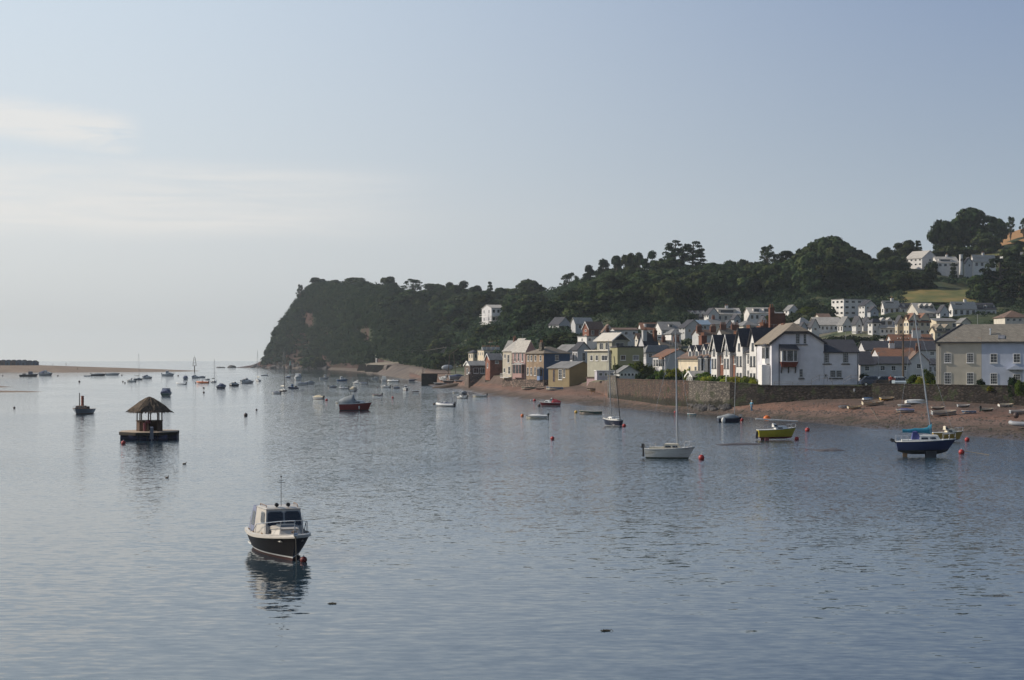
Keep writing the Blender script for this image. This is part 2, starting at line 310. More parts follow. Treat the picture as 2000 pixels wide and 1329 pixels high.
def terr_mat(name, stops, scale, bump, bscale, rough=.9, hbands=None):
    m = bpy.data.materials.new(name); m.use_nodes = True; t = NT(m.node_tree); t.n.clear()
    b = t.node('ShaderNodeBsdfPrincipled'); o = t.node('ShaderNodeOutputMaterial'); t.link(b.outputs[0], o.inputs[0])
    pos = t.node('ShaderNodeNewGeometry').outputs['Position']
    n = t.node('ShaderNodeTexNoise'); n.inputs['Scale'].default_value = scale; n.inputs['Detail'].default_value = 8; n.inputs['Roughness'].default_value = .62; t.link(pos, n.inputs['Vector'])
    col = t.ramp(n.outputs[0], stops)
    b.inputs['Roughness'].default_value = rough; b.inputs['Specular IOR Level'].default_value = .25
    if hbands:
        s_ = t.node('ShaderNodeSeparateXYZ'); t.link(pos, s_.inputs[0])
        nn = t.node('ShaderNodeTexNoise'); nn.inputs['Scale'].default_value = .12; nn.inputs['Detail'].default_value = 6; t.link(pos, nn.inputs['Vector'])
        hz = t.math('ADD', s_.outputs[2], t.math('MULTIPLY', t.math('SUBTRACT', nn.outputs[0], .5), 1.1))
        mr = t.node('ShaderNodeMapRange'); mr.inputs[1].default_value = 0; mr.inputs[2].default_value = 4; t.link(hz, mr.inputs[0])
        hb = t.ramp(mr.outputs[0], hbands); col = t.mix(1.0, hb, t.mix(.75, (1, 1, 1), t.ramp(n.outputs[0], [(.3, (.45, .45, .45)), (.7, (1.15, 1.15, 1.15))])), 'MULTIPLY')
        fine = t.node('ShaderNodeTexNoise'); fine.inputs['Scale'].default_value = 5; fine.inputs['Detail'].default_value = 3; t.link(pos, fine.inputs['Vector'])
        wd_ = t.node('ShaderNodeTexNoise'); wd_.inputs['Scale'].default_value = .5; wd_.inputs['Detail'].default_value = 8; wd_.inputs['Roughness'].default_value = .7; t.link(pos, wd_.inputs['Vector'])
        bandw = t.ramp(mr.outputs[0], [(.0, (0, 0, 0)), (.06, (1, 1, 1)), (.17, (1, 1, 1)), (.24, (0, 0, 0)), (.40, (0, 0, 0)), (.44, (.8, .8, .8)), (.48, (0, 0, 0))])
        col = t.mix(t.math('MULTIPLY', bandw, t.ramp(wd_.outputs[0], [(.50, (0, 0, 0)), (.60, (.8, .8, .8))])), col, (.03, .033, .02))
        col = t.mix(.5, col, t.ramp(fine.outputs[0], [(.35, (.3, .3, .3)), (.65, (1.3, 1.3, 1.3))]), 'MULTIPLY')
        rr = t.node('ShaderNodeMapRange'); rr.inputs[1].default_value = .0; rr.inputs[2].default_value = .5; rr.inputs[3].default_value = .35; rr.inputs[4].default_value = .95; t.link(hz, rr.inputs[0]); t.link(rr.outputs[0], b.inputs['Roughness'])
    t.link(col, b.inputs['Base Color'])
    n3 = t.node('ShaderNodeTexNoise'); n3.inputs['Scale'].default_value = bscale; n3.inputs['Detail'].default_value = 6; t.link(pos, n3.inputs['Vector'])
    bp = t.node('ShaderNodeBump'); bp.inputs['Distance'].default_value = bump; t.link(n3.outputs[0], bp.inputs['Height']); t.link(bp.outputs[0], b.inputs['Normal'])
    return m
SAND = terr_mat('red_shingle', [(.3, (.16, .1, .08)), (.7, (.3, .19, .15))], .35, .12, 2.2,
    hbands=[(0, (.085, .062, .05)), (.15, (.13, .09, .07)), (.28, (.19, .125, .10)), (.34, (.205, .118, .085)), (.45, (.18, .105, .08)), (.55, (.12, .083, .067)), (1, (.15, .105, .082))])
TOWN = terr_mat('town_ground', [(.35, (.035, .055, .02)), (.5, (.09, .10, .05)), (.62, (.16, .14, .11)), (.7, (.05, .07, .03))], .06, .1, 1)
GRASS = terr_mat('hill_grass', [(.35, (.016, .028, .010)), (.5, (.035, .048, .016)), (.68, (.08, .075, .03))], .12, .3, .8)
CLIFF = terr_mat('red_cliff', [(.35, (.05, .035, .03)), (.5, (.055, .024, .02)), (.65, (.035, .045, .02))], .05, 2.0, .15)

def grid(px0, px1, step, l0, l1, sub, mats, name, rough=0, matfn=None):
    pxs = np.arange(px0, px1+1e-6, step); rows = []
    for px in pxs:
        ys, zs_ = prof(px); yy = []; zz = []
        for k in range(l0, l1):
            n = sub[k] if isinstance(sub, dict) else sub
            for i in range(n): f = i/n; yy.append(ys[k]*(1-f)+ys[k+1]*f); zz.append(zs_[k]*(1-f)+zs_[k+1]*f)
        yy.append(ys[l1]); zz.append(zs_[l1]); rows.append((yy, zz))
    Yg = np.array([r[0] for r in rows]); Zg = np.array([r[1] for r in rows]); Xg = (pxs[:, None]-1000)/F*Yg
    if rough:
        amp = rough*np.clip((Zg-6)/12, 0, 1); Zg = Zg+amp*(vnoise(Xg, Yg, 18, 1)-.5)*2; Yg = Yg+amp*(vnoise(Xg, Zg*2, 14, 2)-.5)*2
    V = np.stack([Xg, Yg, Zg], -1); n, m = Yg.shape; idx = np.arange(n*m).reshape(n, m)
    Q = np.stack([idx[:-1, :-1], idx[1:, :-1], idx[1:, 1:], idx[:-1, 1:]], -1).reshape(-1, 4)
    mi = None
    if matfn: mi = matfn(np.repeat((pxs[:-1]+step/2)[:, None], m-1, 1).ravel(), np.repeat(np.arange(m-1)[None], n-1, 0).ravel())
    o = np_mesh(name, V.reshape(-1, 3), Q, mats, mi, smooth=True); o['kind'] = 'structure'; return o
PEBBLE = terr_mat('headland_shingle', [(.3, (.06, .05, .045)), (.7, (.16, .125, .10))], .12, .3, .8)
grid(440, 3400, 10, 0, 2, 6, [SAND, PEBBLE], 'beach', matfn=lambda px, j: np.where(px < 800, 1, 0))
def mf(px, j):   # far-left shore platform and quay: sand; cliff face: rock; hills: grass
    return np.where(px < 760, np.where(j < 2, 0, np.where(j < 22, 1, 2)), np.where(j < 12, 3, 2))
def mf2(px, j):
    a = np.where((px < 880) | ((px < 1215) & (j < 2)), 0, 1); a = np.where(px < 760, 2, a); return a
grid(440, 3400, 10, 2, 4, 2, [SAND, TOWN, CLIFF, PEBBLE], 'ground', matfn=lambda px, j: np.where((px > 745) & (px < 830), 3, mf2(px, j)))
def mf3(px, j): return np.where(px < 720, 1, np.where((px > 1000) & (j < 8*2), 0, 2))
grid(440, 3400, 10, 4, 10, 8, [TOWN, CLIFF, GRASS], 'hillside', rough=3.0, matfn=mf3)

# dry meadow sheets lying on the hill
MEADOW = terr_mat('dry_meadow', [(.35, (.07, .09, .028)), (.5, (.14, .13, .042)), (.62, (.21, .155, .055))], .09, .2, .8)
STUBBLE = terr_mat('stubble_field', [(.3, (.26, .14, .055)), (.7, (.34, .19, .08))], .04, .1, .8)
def sheet(name, px0, px1, y0, y1, mat, off=.9):
    n, m = 26, 12; V = []
    for i in range(n+1):
        px = px0+(px1-px0)*i/n
        for j in range(m+1):
            Y = y0(px)+(y1(px)-y0(px))*j/m; V.append(((px-1000)/F*Y, Y, ground(px, Y)+off))
    idx = np.arange((n+1)*(m+1)).reshape(n+1, m+1); Q = np.stack([idx[:-1, :-1], idx[1:, :-1], idx[1:, 1:], idx[:-1, 1:]], -1).reshape(-1, 4)
    o = np_mesh(name, np.array(V), Q, mat, smooth=True); o['kind'] = 'structure'
sheet('meadow', 1730, 1912, lambda p: 577, lambda p: 616, MEADOW, 1.6)
sheet('meadow', 1895, 2300, lambda p: 714, lambda p: 765, MEADOW, 2.2)
sheet('field', 1935, 2300, lambda p: 780, lambda p: 862, STUBBLE, 2.0)

# sand spit on the far left with its crest, and small sand bars
SPIT = terr_mat('spit_sand', [(.3, (.17, .12, .085)), (.7, (.27, .2, .145))], .08, .2, 1.0)
V = []; pxs = np.arange(-900, 421, 20); lay = [(940, -.6), (948, .25), (965, 1.6), (985, 3.0), (1000, 4.1), (1020, 4.2), (1060, 2), (1100, -.8)]
for px in pxs:
    f = np.clip((410-px)/330, 0, 1)**.8; push = 60*(1-np.clip((420-px)/300, 0, 1))
    for Y, z in lay: Yq = Y+push; V.append(((px-1000)/F*Yq, Yq, z*f-(1-f)*.5 if z > 0 else z))
n, m = len(pxs), len(lay); idx = np.arange(n*m).reshape(n, m); Q = np.stack([idx[:-1, :-1], idx[1:, :-1], idx[1:, 1:], idx[:-1, 1:]], -1).reshape(-1, 4)
o = np_mesh('sand_spit', np.array(V), Q, SPIT, smooth=True); o['kind'] = 'structure'
def bar(px0, px1, py, wid, hgt=.10, mat=SPIT):
    Y = WY(py); xa = (px0-1000)/F*Y; xb = (px1-1000)/F*Y; V = [( (xa+xb)/2, Y, hgt)]; n = 40; rings = [(.35, hgt*.95), (.7, hgt*.6), (1, -.05)]
    for r, z in rings:
        for k in range(n):
            a = 2*pi*k/n; q = r*(1+.16*sin(3*a+px0)+.1*sin(7*a)); V.append(((xa+xb)/2+(xb-xa)/2*cos(a)*q, Y+wid/2*sin(a)*q+.18*wid*sin(2.2*cos(a)*q), z))
    b = MB(); fs = [(0, 1+k, 1+(k+1) % n) for k in range(n)]
    for j in range(2):
        for k in range(n): q = 1+j*n; fs.append((q+k, q+n+k, q+n+(k+1) % n, q+(k+1) % n))
    b.add(V, fs, 0, True).build('sand_bar', mat, kind='structure')
# pebbles and weed along the tide line
Vp = []; Qp = []
for i in range(2600):
    px = random.uniform(1120, 2080); ya, yb = float(np.interp(px, cpx, CY[:, 1])), float(np.interp(px, cpx, CY[:, 2])); f = random.choice((random.gauss(.42, .05), random.gauss(.12, .05), random.random())); f = min(max(f, .02), .97)
    Y = ya+(yb-ya)*f; r_ = random.uniform(.05, .16); c = np.array([(px-1000)/F*Y, Y, ground(px, Y)+r_*.2]); k = len(Vp)
    for a_ in range(5): Vp.append(c+np.array([r_*1.4*cos(a_*1.257+i), r_*sin(a_*1.257+i), -r_*.1]))
    Vp.append(c+np.array([0, 0, r_*.7]))
    for a_ in range(5): Qp.append((k+a_, k+(a_+1) % 5, k+5))
o = np_mesh('pebbles', np.array(Vp), np.array(Qp), pm('beach_stone', (.10, .08, .07), .9, .5, 3, col2=(.03, .035, .02))); tag(o, 'scattered stones and weed along the tide line of the beach', kind='stuff')
WETSAND = pm('wet_sand', (.06, .043, .034), .5, .25, 1.2, bump=.03)
bar(1392, 1500, 868.5, 3.2, .14, WETSAND); bar(1588, 1655, 880, 4.0, .15, WETSAND); bar(-160, 22, 756.5, 16, .35); bar(-200, 62, 766, 12, .32)
# low rocks off the headland and along the garden wall foot
ROCK = pm('dark_rock', (.07, .065, .065), .9, .4, .8, bump=.15, col2=(.16, .14, .12))
def rock(loc, r, label, group=None):
    b = MB(); b.ell((0, 0, 0), r, 9, 6, jit=.22); o = b.build('rock', ROCK, loc=loc); tag(o, label, 'rock', group)
for px, wd, h_ in ((428, 9, 1.1), (436, 6, .9), (446, 4, .6), (453, 14, 2.4)):
    Y = 1440+px % 7; rock(((px-1000)/F*Y, Y, 0), (wd*.35, 2.5, h_), 'low dark rock awash off the foot of the headland', 'rocks awash off the headland')
for i in range(34):
    px = random.uniform(1350, 1425); p = gpos(px, np.interp(px, cpx, CY[:, 2])-random.uniform(.4, 3.6))
    rock(p+Vector((0, 0, .15)), (random.uniform(.25, .8), random.uniform(.25, .7), random.uniform(.2, .6)), 'boulder in the rubble heap at the foot of the grey garden wall corner', 'boulders at the wall corner')
for i in range(44):
    px = random.uniform(492, 640); Y = float(np.interp(px, cpx, CY[:, 1]))+random.uniform(-2, 12)
    rock(gpos(px, Y, .3), (random.uniform(1, 3.5), random.uniform(1, 3), random.uniform(.6, 2.4)), 'dark boulder on the shore under the headland cliff', 'boulders under the headland')
# scene assembled: camera, light, land, trees, boats, town
# ------------------------------------------------------------- foliage
def leaf_mat(name, a, b, c_, trans=.10, scale=.25):
    m = bpy.data.materials.new(name); m.use_nodes = True; t = NT(m.node_tree); t.n.clear()
    pos = t.node('ShaderNodeNewGeometry').outputs['Position']; oi = t.node('ShaderNodeObjectInfo')
    n = t.node('ShaderNodeTexNoise'); n.inputs['Scale'].default_value = scale; n.inputs['Detail'].default_value = 5; n.inputs['Roughness'].default_value = .7; t.link(pos, n.inputs['Vector'])
    col = t.ramp(n.outputs[0], [(.3, a), (.5, b), (.72, c_)])
    hs = t.node('ShaderNodeHueSaturation'); t.link(col, hs.inputs['Color'])
    hu = t.node('ShaderNodeMapRange'); hu.inputs[3].default_value = .47; hu.inputs[4].default_value = .53; t.link(oi.outputs['Random'], hu.inputs[0]); t.link(hu.outputs[0], hs.inputs['Hue'])
    va = t.node('ShaderNodeMapRange'); va.inputs[3].default_value = .6; va.inputs[4].default_value = 1.5; t.link(t.math('FRACT', t.math('MULTIPLY', oi.outputs['Random'], 7.31)), va.inputs[0]); t.link(va.outputs[0], hs.inputs['Value'])
    d = t.node('ShaderNodeBsdfDiffuse'); t.link(hs.outputs[0], d.inputs[0]); tr = t.node('ShaderNodeBsdfTranslucent'); t.link(hs.outputs[0], tr.inputs[0])
    mx = t.node('ShaderNodeMixShader'); mx.inputs[0].default_value = trans; t.link(d.outputs[0], mx.inputs[1]); t.link(tr.outputs[0], mx.inputs[2])
    o = t.node('ShaderNodeOutputMaterial'); t.link(mx.outputs[0], o.inputs[0]); return m
LEAF = leaf_mat('broadleaf_foliage', (.012, .023, .012), (.032, .048, .022), (.085, .098, .036))
PINE = leaf_mat('pine_foliage', (.009, .018, .010), (.018, .030, .015), (.038, .05, .022), .1)
SCRUB = leaf_mat('headland_foliage', (.010, .020, .013), (.026, .042, .024), (.07, .082, .038))
BUSH = leaf_mat('garden_foliage', (.03, .055, .014), (.06, .09, .02), (.12, .15, .035), .3, .8)
LIME = leaf_mat('yellow_green_foliage', (.12, .15, .02), (.19, .21, .03), (.28, .26, .04), .3, .8)
GORSE = leaf_mat('yellow_flowering_foliage', (.25, .20, .02), (.45, .33, .02), (.5, .4, .04), .2, .8)
BARK = pm('bark', (.075, .06, .045), .95, .3, 2.0, bump=.03)

def crown(lobes, n, size, mat, name='crown', inner=.0):
    Ps = []; Ns = []; tot = sum(l[3]*l[4]+l[3]*l[5]+l[4]*l[5] for l in lobes)
    for cx, cy, cz, rx, ry, rz in lobes:
        k = max(20, int(n*(rx*ry+rx*rz+ry*rz)/tot)); d = rng.normal(0, 1, (k, 3)); d /= np.linalg.norm(d, axis=1)[:, None]; d[:, 2] = np.where(d[:, 2] < -.5, -d[:, 2], d[:, 2])
        rad = rng.uniform(.72, 1.08, k)[:, None]; rad = np.where(rng.random((k, 1)) < .15, rad*.6, rad)
        P = d*rad*np.array([rx, ry, rz])+np.array([cx, cy, cz]); Ps.append(P); Ns.append(d/np.array([rx, ry, rz]))
    P = np.concatenate(Ps); N = np.concatenate(Ns); N /= np.linalg.norm(N, axis=1)[:, None]
    V, Q = leafquads(P, N, size); return V, Q
def proto_mesh(name, V, Q, mat):
    o = np_mesh(name, V, Q, mat); me = o.data; bpy.data.objects.remove(o); return me
def trunk_mesh(h, r, limbs):
    b = MB(); b.tube((0, 0, -1.5), (0, 0, h*.5), r*1.25, r*.85, 7); b.tube((0, 0, h*.5), (r*.6, 0, h), r*.85, r*.4, 6)
    for l in limbs: b.tube((0, 0, l[3]), l[:3], r*.45, r*.14, 5)
    o = b.build('trunk', BARK); me = o.data; bpy.data.objects.remove(o); return me
PROTO = {}
def make_protos():
    for v in range(5):      # dense broadleaf, unit height about 10 m
        lobes = [(0, 0, 5.4, 2.4, 2.4, 2.9)]
        for i in range(24):
            a = random.uniform(0, 2*pi); e = random.uniform(-.8, 1.25); rr = random.uniform(.75, 1.75); q = random.uniform(2.5, 3.3)*cos(e)
            lobes.append((q*cos(a), q*sin(a), 5.5+3.3*sin(e), rr, rr, rr*random.uniform(.7, 1)))
        V, Q = crown(lobes, 3600, .62, LEAF); PROTO['broad%d' % v] = (proto_mesh('crown', V, Q, LEAF), trunk_mesh(6, .32, [(l[0]*.8, l[1]*.8, l[2]*.9, 2.5) for l in lobes[1:7]]))
    for v in range(3):      # maritime / scots pine: bare trunk, flat dark plates
        lobes = []
        for i in range(17):
            a = random.uniform(0, 2*pi); q = random.uniform(.2, 3.1); z = 9.3-abs(q)*.5-random.uniform(0, 3.4); rr = random.uniform(.75, 1.5); lobes.append((q*cos(a), q*sin(a), z, rr, rr, rr*random.uniform(.5, .75)))
        lobes.append((0, 0, 9.0, 1.6, 1.6, 1.0))
        V, Q = crown(lobes, 2300, .5, PINE); PROTO['pine%d' % v] = (proto_mesh('crown', V, Q, PINE), trunk_mesh(9, .26, [(l[0], l[1], l[2], 5.5) for l in lobes]))
    for v in range(2):      # conical conifer with ragged tiers
        lobes = []
        for k in range(8):
            z = 1.6+k*1.05; r_ = 2.6*(1-k/9.0)+.3
            for j in range(5):
                a = j*1.257+k*.6+random.uniform(-.3, .3); lobes.append((r_*.6*cos(a), r_*.6*sin(a), z+random.uniform(-.2, .2), r_*.55, r_*.55, .5))
        V, Q = crown(lobes, 3000, .5, PINE); PROTO['conifer%d' % v] = (proto_mesh('crown', V, Q, PINE), trunk_mesh(9.5, .3, []))
    for v in range(2):      # open, airy tree: sky shows through
        lobes = []
        for i in range(34):
            a = random.uniform(0, 2*pi); e = random.uniform(-.5, 1.5); q = random.uniform(1.2, 3.3)*cos(e*.9); rr = random.uniform(.45, .95); lobes.append((q*cos(a), q*sin(a), 6.0+3.3*sin(e), rr, rr, rr*.75))
        V, Q = crown(lobes, 1500, .42, LEAF); PROTO['open%d' % v] = (proto_mesh('crown', V, Q, LEAF), trunk_mesh(7.5, .2, [(l[0], l[1], l[2], random.uniform(2, 4.5)) for l in lobes]))
    lobes = []             # wide cedar with horizontal tiers
    for k in range(52):
        u = random.random(); z = 3.2+6.4*u; q = 3.6*sqrt(max(0, 1-((z-4.6)/5.4)**2))*random.uniform(.35, 1); a = random.uniform(0, 6.28); rr = random.uniform(.6, 1.25); lobes.append((q*cos(a), q*sin(a), z+random.uniform(-.3, .3), rr, rr, rr*.42))
    V, Q = crown(lobes, 3000, .48, PINE); PROTO['cedar'] = (proto_mesh('crown', V, Q, PINE), trunk_mesh(9.5, .35, [(l[0], l[1], l[2]-.2, l[2]-.8) for l in lobes[::3]]))
    for nm, mt, sz in (('bush', BUSH, .34), ('lime', LIME, .34), ('gorse', GORSE, .34), ('darkbush', PINE, .3)):
        for v in range(2):
            lobes = [(0, 0, .9, 1.3, 1.3, 1.0)]+[(random.uniform(-1, 1), random.uniform(-1, 1), random.uniform(.6, 1.7), random.uniform(.4, .8), random.uniform(.4, .8), random.uniform(.3, .6)) for _ in range(9)]
            V, Q = crown(lobes, 1300, .24, mt); PROTO['%s%d' % (nm, v)] = (proto_mesh('foliage', V, Q, mt), None)
make_protos()
def tree(kind, px, top, Y, hgt, wid, label, group=None, name='tree', cat='tree', gz=None, mat=None):
    """top: photo row of the crown's top; hgt, wid in metres"""
    g_ = ground(px, Y); ztop = H-(top-HY)*Y/F; hgt = min(max(hgt, ztop-g_+1.0), hgt*1.9); base = ztop-hgt
    me, tr = PROTO[kind]
    if name == 'tree' and group: name = 'broadleaf_tree'
    e = empty(name, label, cat, ((px-1000)/F*Y, Y, base), random.uniform(0, 6.28), group)
    z0 = 2.4 if tr is None else 10.3; w0 = 3.4 if tr is None else 8.6
    s = (wid/w0, wid/w0*random.uniform(.85, 1.1), hgt/z0); e.scale = s
    c_ = bpy.data.objects.new('crown' if tr else 'foliage', me); C.objects.link(c_); c_.parent = e
    if tr:
        t_ = bpy.data.objects.new('trunk', tr); C.objects.link(t_); t_.parent = e
        if g_ < base-.5:      # the trunk reaches down to the hillside
            t_.scale = (1, 1, 1); k = (base-g_)/s[2]; t_.location = (0, 0, -k); t_.scale = (1, 1, (8+k)/8.0)
    return e
# distinctive skyline trees: kind, column, top row, distance, height, width, label, name
T = [
 ('open1', 586, 554, 1395, 12, 14, 'windswept open-crowned tree at the seaward edge of the headland top', 'tree'),
 ('broad0', 620, 540, 1385, 14, 30, 'widest rounded tree on the left end of the headland top', 'tree'),
 ('broad1', 652, 546, 1370, 13, 24, 'low domed tree just right of the highest crown on the headland', 'tree'),
 ('broad2', 694, 541, 1290, 14, 34, 'broad domed tree in the middle of the headland skyline', 'tree'),
 ('broad3', 734, 553, 1230, 12, 24, 'low flat-topped tree between two domed crowns of the headland skyline', 'tree'),
 ('broad4', 758, 539, 1200, 14, 20, 'tall round-headed tree rising above its neighbours on the headland skyline', 'tree'),
 ('open0', 806, 543, 1160, 14, 26, 'open lacy-crowned tree on the headland ridge', 'tree'),
 ('broad0', 846, 552, 1120, 14, 24, 'rounded tree on the ridge right of the open lacy-crowned tree', 'tree'),
 ('pine0', 878, 550, 1060, 19, 20, 'flat-topped pine on the ridge, leftmost of the dark pines', 'pine_tree'),
 ('pine1', 906, 547, 1000, 22, 24, 'dark flat-topped pine above the left of the house in the woods', 'pine_tree'),
 ('pine2', 932, 556, 960, 20, 18, 'dark pine on the ridge beside the spiky conifer', 'pine_tree'),
 ('conifer0', 957, 546, 930, 14, 11, 'dark spiky conifer leaning over the ridge', 'conifer_tree'),
 ('broad2', 889, 556, 1010, 15, 22, 'low broad crown filling the gap between the two left ridge pines', 'tree'),
 ('broad3', 917, 557, 985, 16, 22, 'broad crown tucked under the dark flat-topped pine on the ridge', 'tree'),
 ('broad0', 943, 565, 955, 13, 18, 'rounded crown just left of the spiky conifer on the ridge', 'tree'),
 ('broad4', 866, 556, 1070, 14, 20, 'broad crown right beside the leftmost ridge pine', 'tree'),
 ('broad2', 1010, 562, 880, 14, 18, 'rounded crown left of the large dark domed tree', 'tree'),
 ('broad1', 980, 561, 900, 13, 18, 'rounded tree right of the spiky conifer on the ridge', 'tree'),
 ('broad2', 1038, 545, 860, 18, 22, 'large dark domed tree on the ridge above the sage green house', 'tree'),
 ('broad3', 1072, 562, 830, 15, 17, 'round mid green tree at the dip in the skyline', 'tree'),
 ('open0', 1113, 530, 800, 17, 15, 'airy pale tree standing alone against the sky at the dip in the ridge', 'tree'),
 ('pine0', 1150, 516, 770, 18, 14, 'lower dark pine at the left end of the pine group', 'pine_tree'),
 ('pine1', 1178, 504, 760, 20, 14, 'second pine of the group, with a ragged left crown', 'pine_tree'),
 ('pine2', 1204, 497, 755, 22, 15, 'tall pine in the middle of the pine group with bare trunks', 'pine_tree'),
 ('broad4', 1228, 492, 750, 18, 11, 'narrow broadleaf crown squeezed between the tall pines', 'tree'),
 ('pine0', 1247, 491, 745, 22, 13, 'tall slim pine with sky showing below its crown', 'pine_tree'),
 ('pine1', 1274, 488, 740, 18, 14, 'dark pine at the right end of the pine group', 'pine_tree'),
 ('cedar', 1318, 469, 720, 19, 17, 'left tree of the pair of tall tiered cedars on the skyline', 'cedar_tree'),
 ('cedar', 1353, 471, 715, 20, 19, 'right tree of the pair of tall tiered cedars on the skyline', 'cedar_tree'),
 ('broad0', 1300, 500, 705, 16, 22, 'broad green crown right below the pair of tiered cedars', 'tree'),
 ('broad1', 1392, 512, 700, 15, 19, 'rounded crown in the hollow right of the tiered cedars', 'tree'),
 ('broad2', 1428, 508, 695, 14, 12, 'reddish-brown topped tree in the hollow of the skyline', 'tree'),
 ('broad3', 1466, 501, 690, 19, 17, 'mid green rounded tree in front of the pale airy tree', 'tree'),
 ('open1', 1500, 476, 700, 20, 15, 'pale airy tree rising over the wood left of the highest dark crowns', 'tree'),
 ('pine2', 1536, 488, 695, 16, 18, 'low spreading dark pine left of the highest crown of the wood', 'pine_tree'),
 ('pine0', 1590, 470, 690, 22, 18, 'dark pine crown on the left shoulder of the highest clump', 'pine_tree'),
 ('broad4', 1620, 457, 685, 24, 22, 'highest and darkest domed crown of the wood', 'tree'),
 ('broad0', 1656, 474, 680, 20, 18, 'dark crown sloping down right of the highest dome', 'tree'),
 ('broad1', 1690, 492, 675, 15, 15, 'small crown at the right end of the dark wood', 'tree'),
 ('broad2', 1729, 482, 690, 10, 9, 'small round tree in the gap of the skyline', 'tree'),
 ('broad3', 1764, 466, 700, 14, 16, 'rounded dark tree above and left of the upper white house', 'tree'),
 ('conifer1', 1793, 466, 705, 13, 12, 'pointed dark tree above the upper white house', 'conifer_tree'),
 ('broad4', 1842, 426, 745, 22, 22, 'tall rounded dark tree standing up left of the largest crown', 'tree'),
 ('broad0', 1866, 436, 760, 18, 16, 'dark crown wedged between the two tallest hilltop trees', 'tree'),
 ('broad1', 1902, 402, 760, 27, 29, 'largest hilltop tree with a wide feathery crown', 'tree'),
 ('broad2', 1944, 426, 770, 14, 14, 'rounded dark tree against the orange stubble field', 'tree'),
 ('open1', 1974, 421, 800, 12, 8, 'small airy tree on the hedge line at the top of the field', 'tree'),
 ('open0', 1999, 424, 800, 11, 6, 'small thin tree at the right edge on the hedge line', 'tree'),
 ('broad3', 1925, 452, 735, 13, 16, 'rounded bright green tree at the left end of the stubble field', 'tree'),
 ('broad0', 1985, 476, 716, 10, 10, 'small round tree standing in the yellow-green hill meadow', 'tree'),
 ('broad2', 1966, 484, 712, 8, 7, 'smaller bushy tree at the left of the yellow-green hill meadow', 'tree'),
 ('broad1', 1820, 508, 660, 16, 10, 'bright yellow-green columnar tree in front of the upper white houses', 'tree'),
 ('conifer0', 1862, 508, 655, 16, 9, 'dark pointed conifer in front of the round white tower', 'conifer_tree'),
 ('cedar', 1955, 502, 600, 27, 24, 'huge dark cedar with drooping layers on the right edge of the hill', 'cedar_tree'),
 ('cedar', 1992, 520, 590, 24, 20, 'dark layered cedar cut by the right edge of the picture', 'cedar_tree'),
 ('broad3', 1925, 548, 585, 16, 15, 'mid green tree in front of the huge dark cedar', 'tree'),
 ('broad4', 1885, 560, 640, 6, 7, 'small shrubby tree in the lower hill meadow', 'tree'),
 ('broad0', 1715, 528, 625, 17, 18, 'weeping dark green tree at the left side of the lower meadow', 'tree'),
 ('broad2', 1755, 526, 628, 17, 16, 'dark green tree overhanging the lower meadow', 'tree'),
 ('broad1', 1560, 500, 640, 22, 18, 'mid green lit tree in the middle of the dark wood', 'tree'),
 ('broad2', 1100, 648, 470, 9, 17, 'dark oval evergreen behind the tan brick and blue house', 'tree'),
]
for kd, px, top, Y, h_, wd, lab, nm in T:
    wd *= .78 if px < 950 else (.85 if 1140 < px < 1360 else (.62 if 1835 < px < 1850 else .95)); tree(kd, px, top, Y, h_, wd, lab, name=nm, cat='pine' if 'pine' in nm else 'tree')
# the crowded crowns of the wood on the hillside: rows down the slope
SKX = [580, 620, 700, 780, 850, 936, 1003, 1040, 1089, 1116, 1140, 1200, 1280, 1296, 1370, 1394, 1446, 1480, 1530, 1574, 1620, 1648, 1668, 1711, 1740, 1789, 1814, 1830, 1890, 1941, 2000, 2600]
SKY = [560, 545, 549, 556, 555, 560, 566, 548, 580, 560, 545, 520, 512, 520, 520, 518, 518, 505, 505, 478, 462, 474, 487, 495, 484, 470, 472, 476, 466, 462, 458, 445]
def fillwood(p0, p1, y0, y1, n, label, group, hr=(10, 15), wr=(12, 17), kinds=('broad0', 'broad1', 'broad2', 'broad3', 'broad4'), sky_off=(6, 18)):
    k = 0; rows = max(2, int(n**.5/1.6)); per = n//rows
    for j in range(rows):
        Y = y0+(y1-y0)*(j+.5)/rows
        for i in range(per):
            px = p0+(p1-p0)*(i+random.uniform(.1, .9))/per; YY = Y+random.uniform(-9, 9); h_ = random.uniform(*hr)
            zt = ground(px, YY)+h_*random.uniform(.82, 1); top = max(HY-(zt-H)*F/YY, float(np.interp(px, SKX, SKY))+random.uniform(*sky_off))
            if YY < 705 and 932 < px < 994: top = max(top, 630)
            if YY < 700 and 1752 < px < 1950: top = max(top, 528)
            if YY < 656 and px >= 1950: top = max(top, 512)
            tree(random.choice(kinds), px, top, YY, h_, random.uniform(*wr), label, group)
fillwood(1115, 1345, 560, 720, 36, 'broadleaf crown massed in the wood under the pine group', 'crowded crowns of the wood under the pines')
fillwood(1345, 1690, 606, 695, 50, 'dark broadleaf crown massed in the wood above the white hillside houses', 'crowded crowns of the wood above the houses', hr=(12, 18))
fillwood(985, 1115, 560, 820, 24, 'broadleaf crown massed on the slope right of the house in the woods', 'crowded crowns right of the house in the woods')
fillwood(845, 985, 740, 1040, 24, 'tree crown massed around and behind the lone house in the woods', 'crowded crowns around the lone house', kinds=('broad0', 'broad1', 'broad3', 'pine1'))
fillwood(845, 990, 590, 690, 14, 'lower green crown on the slope below the lone house in the woods', 'crowns on the slope below the lone house', hr=(6, 9), wr=(9, 13))
fillwood(1690, 1815, 600, 690, 15, 'dark crown in the clump between the wood and the lower meadow', 'crowns left of the lower meadow', hr=(9, 13), wr=(11, 15))
fillwood(1900, 2120, 590, 690, 14, 'dark crown massed on the right edge of the hill below the upper houses', 'crowns at the right edge of the hill', hr=(11, 16))
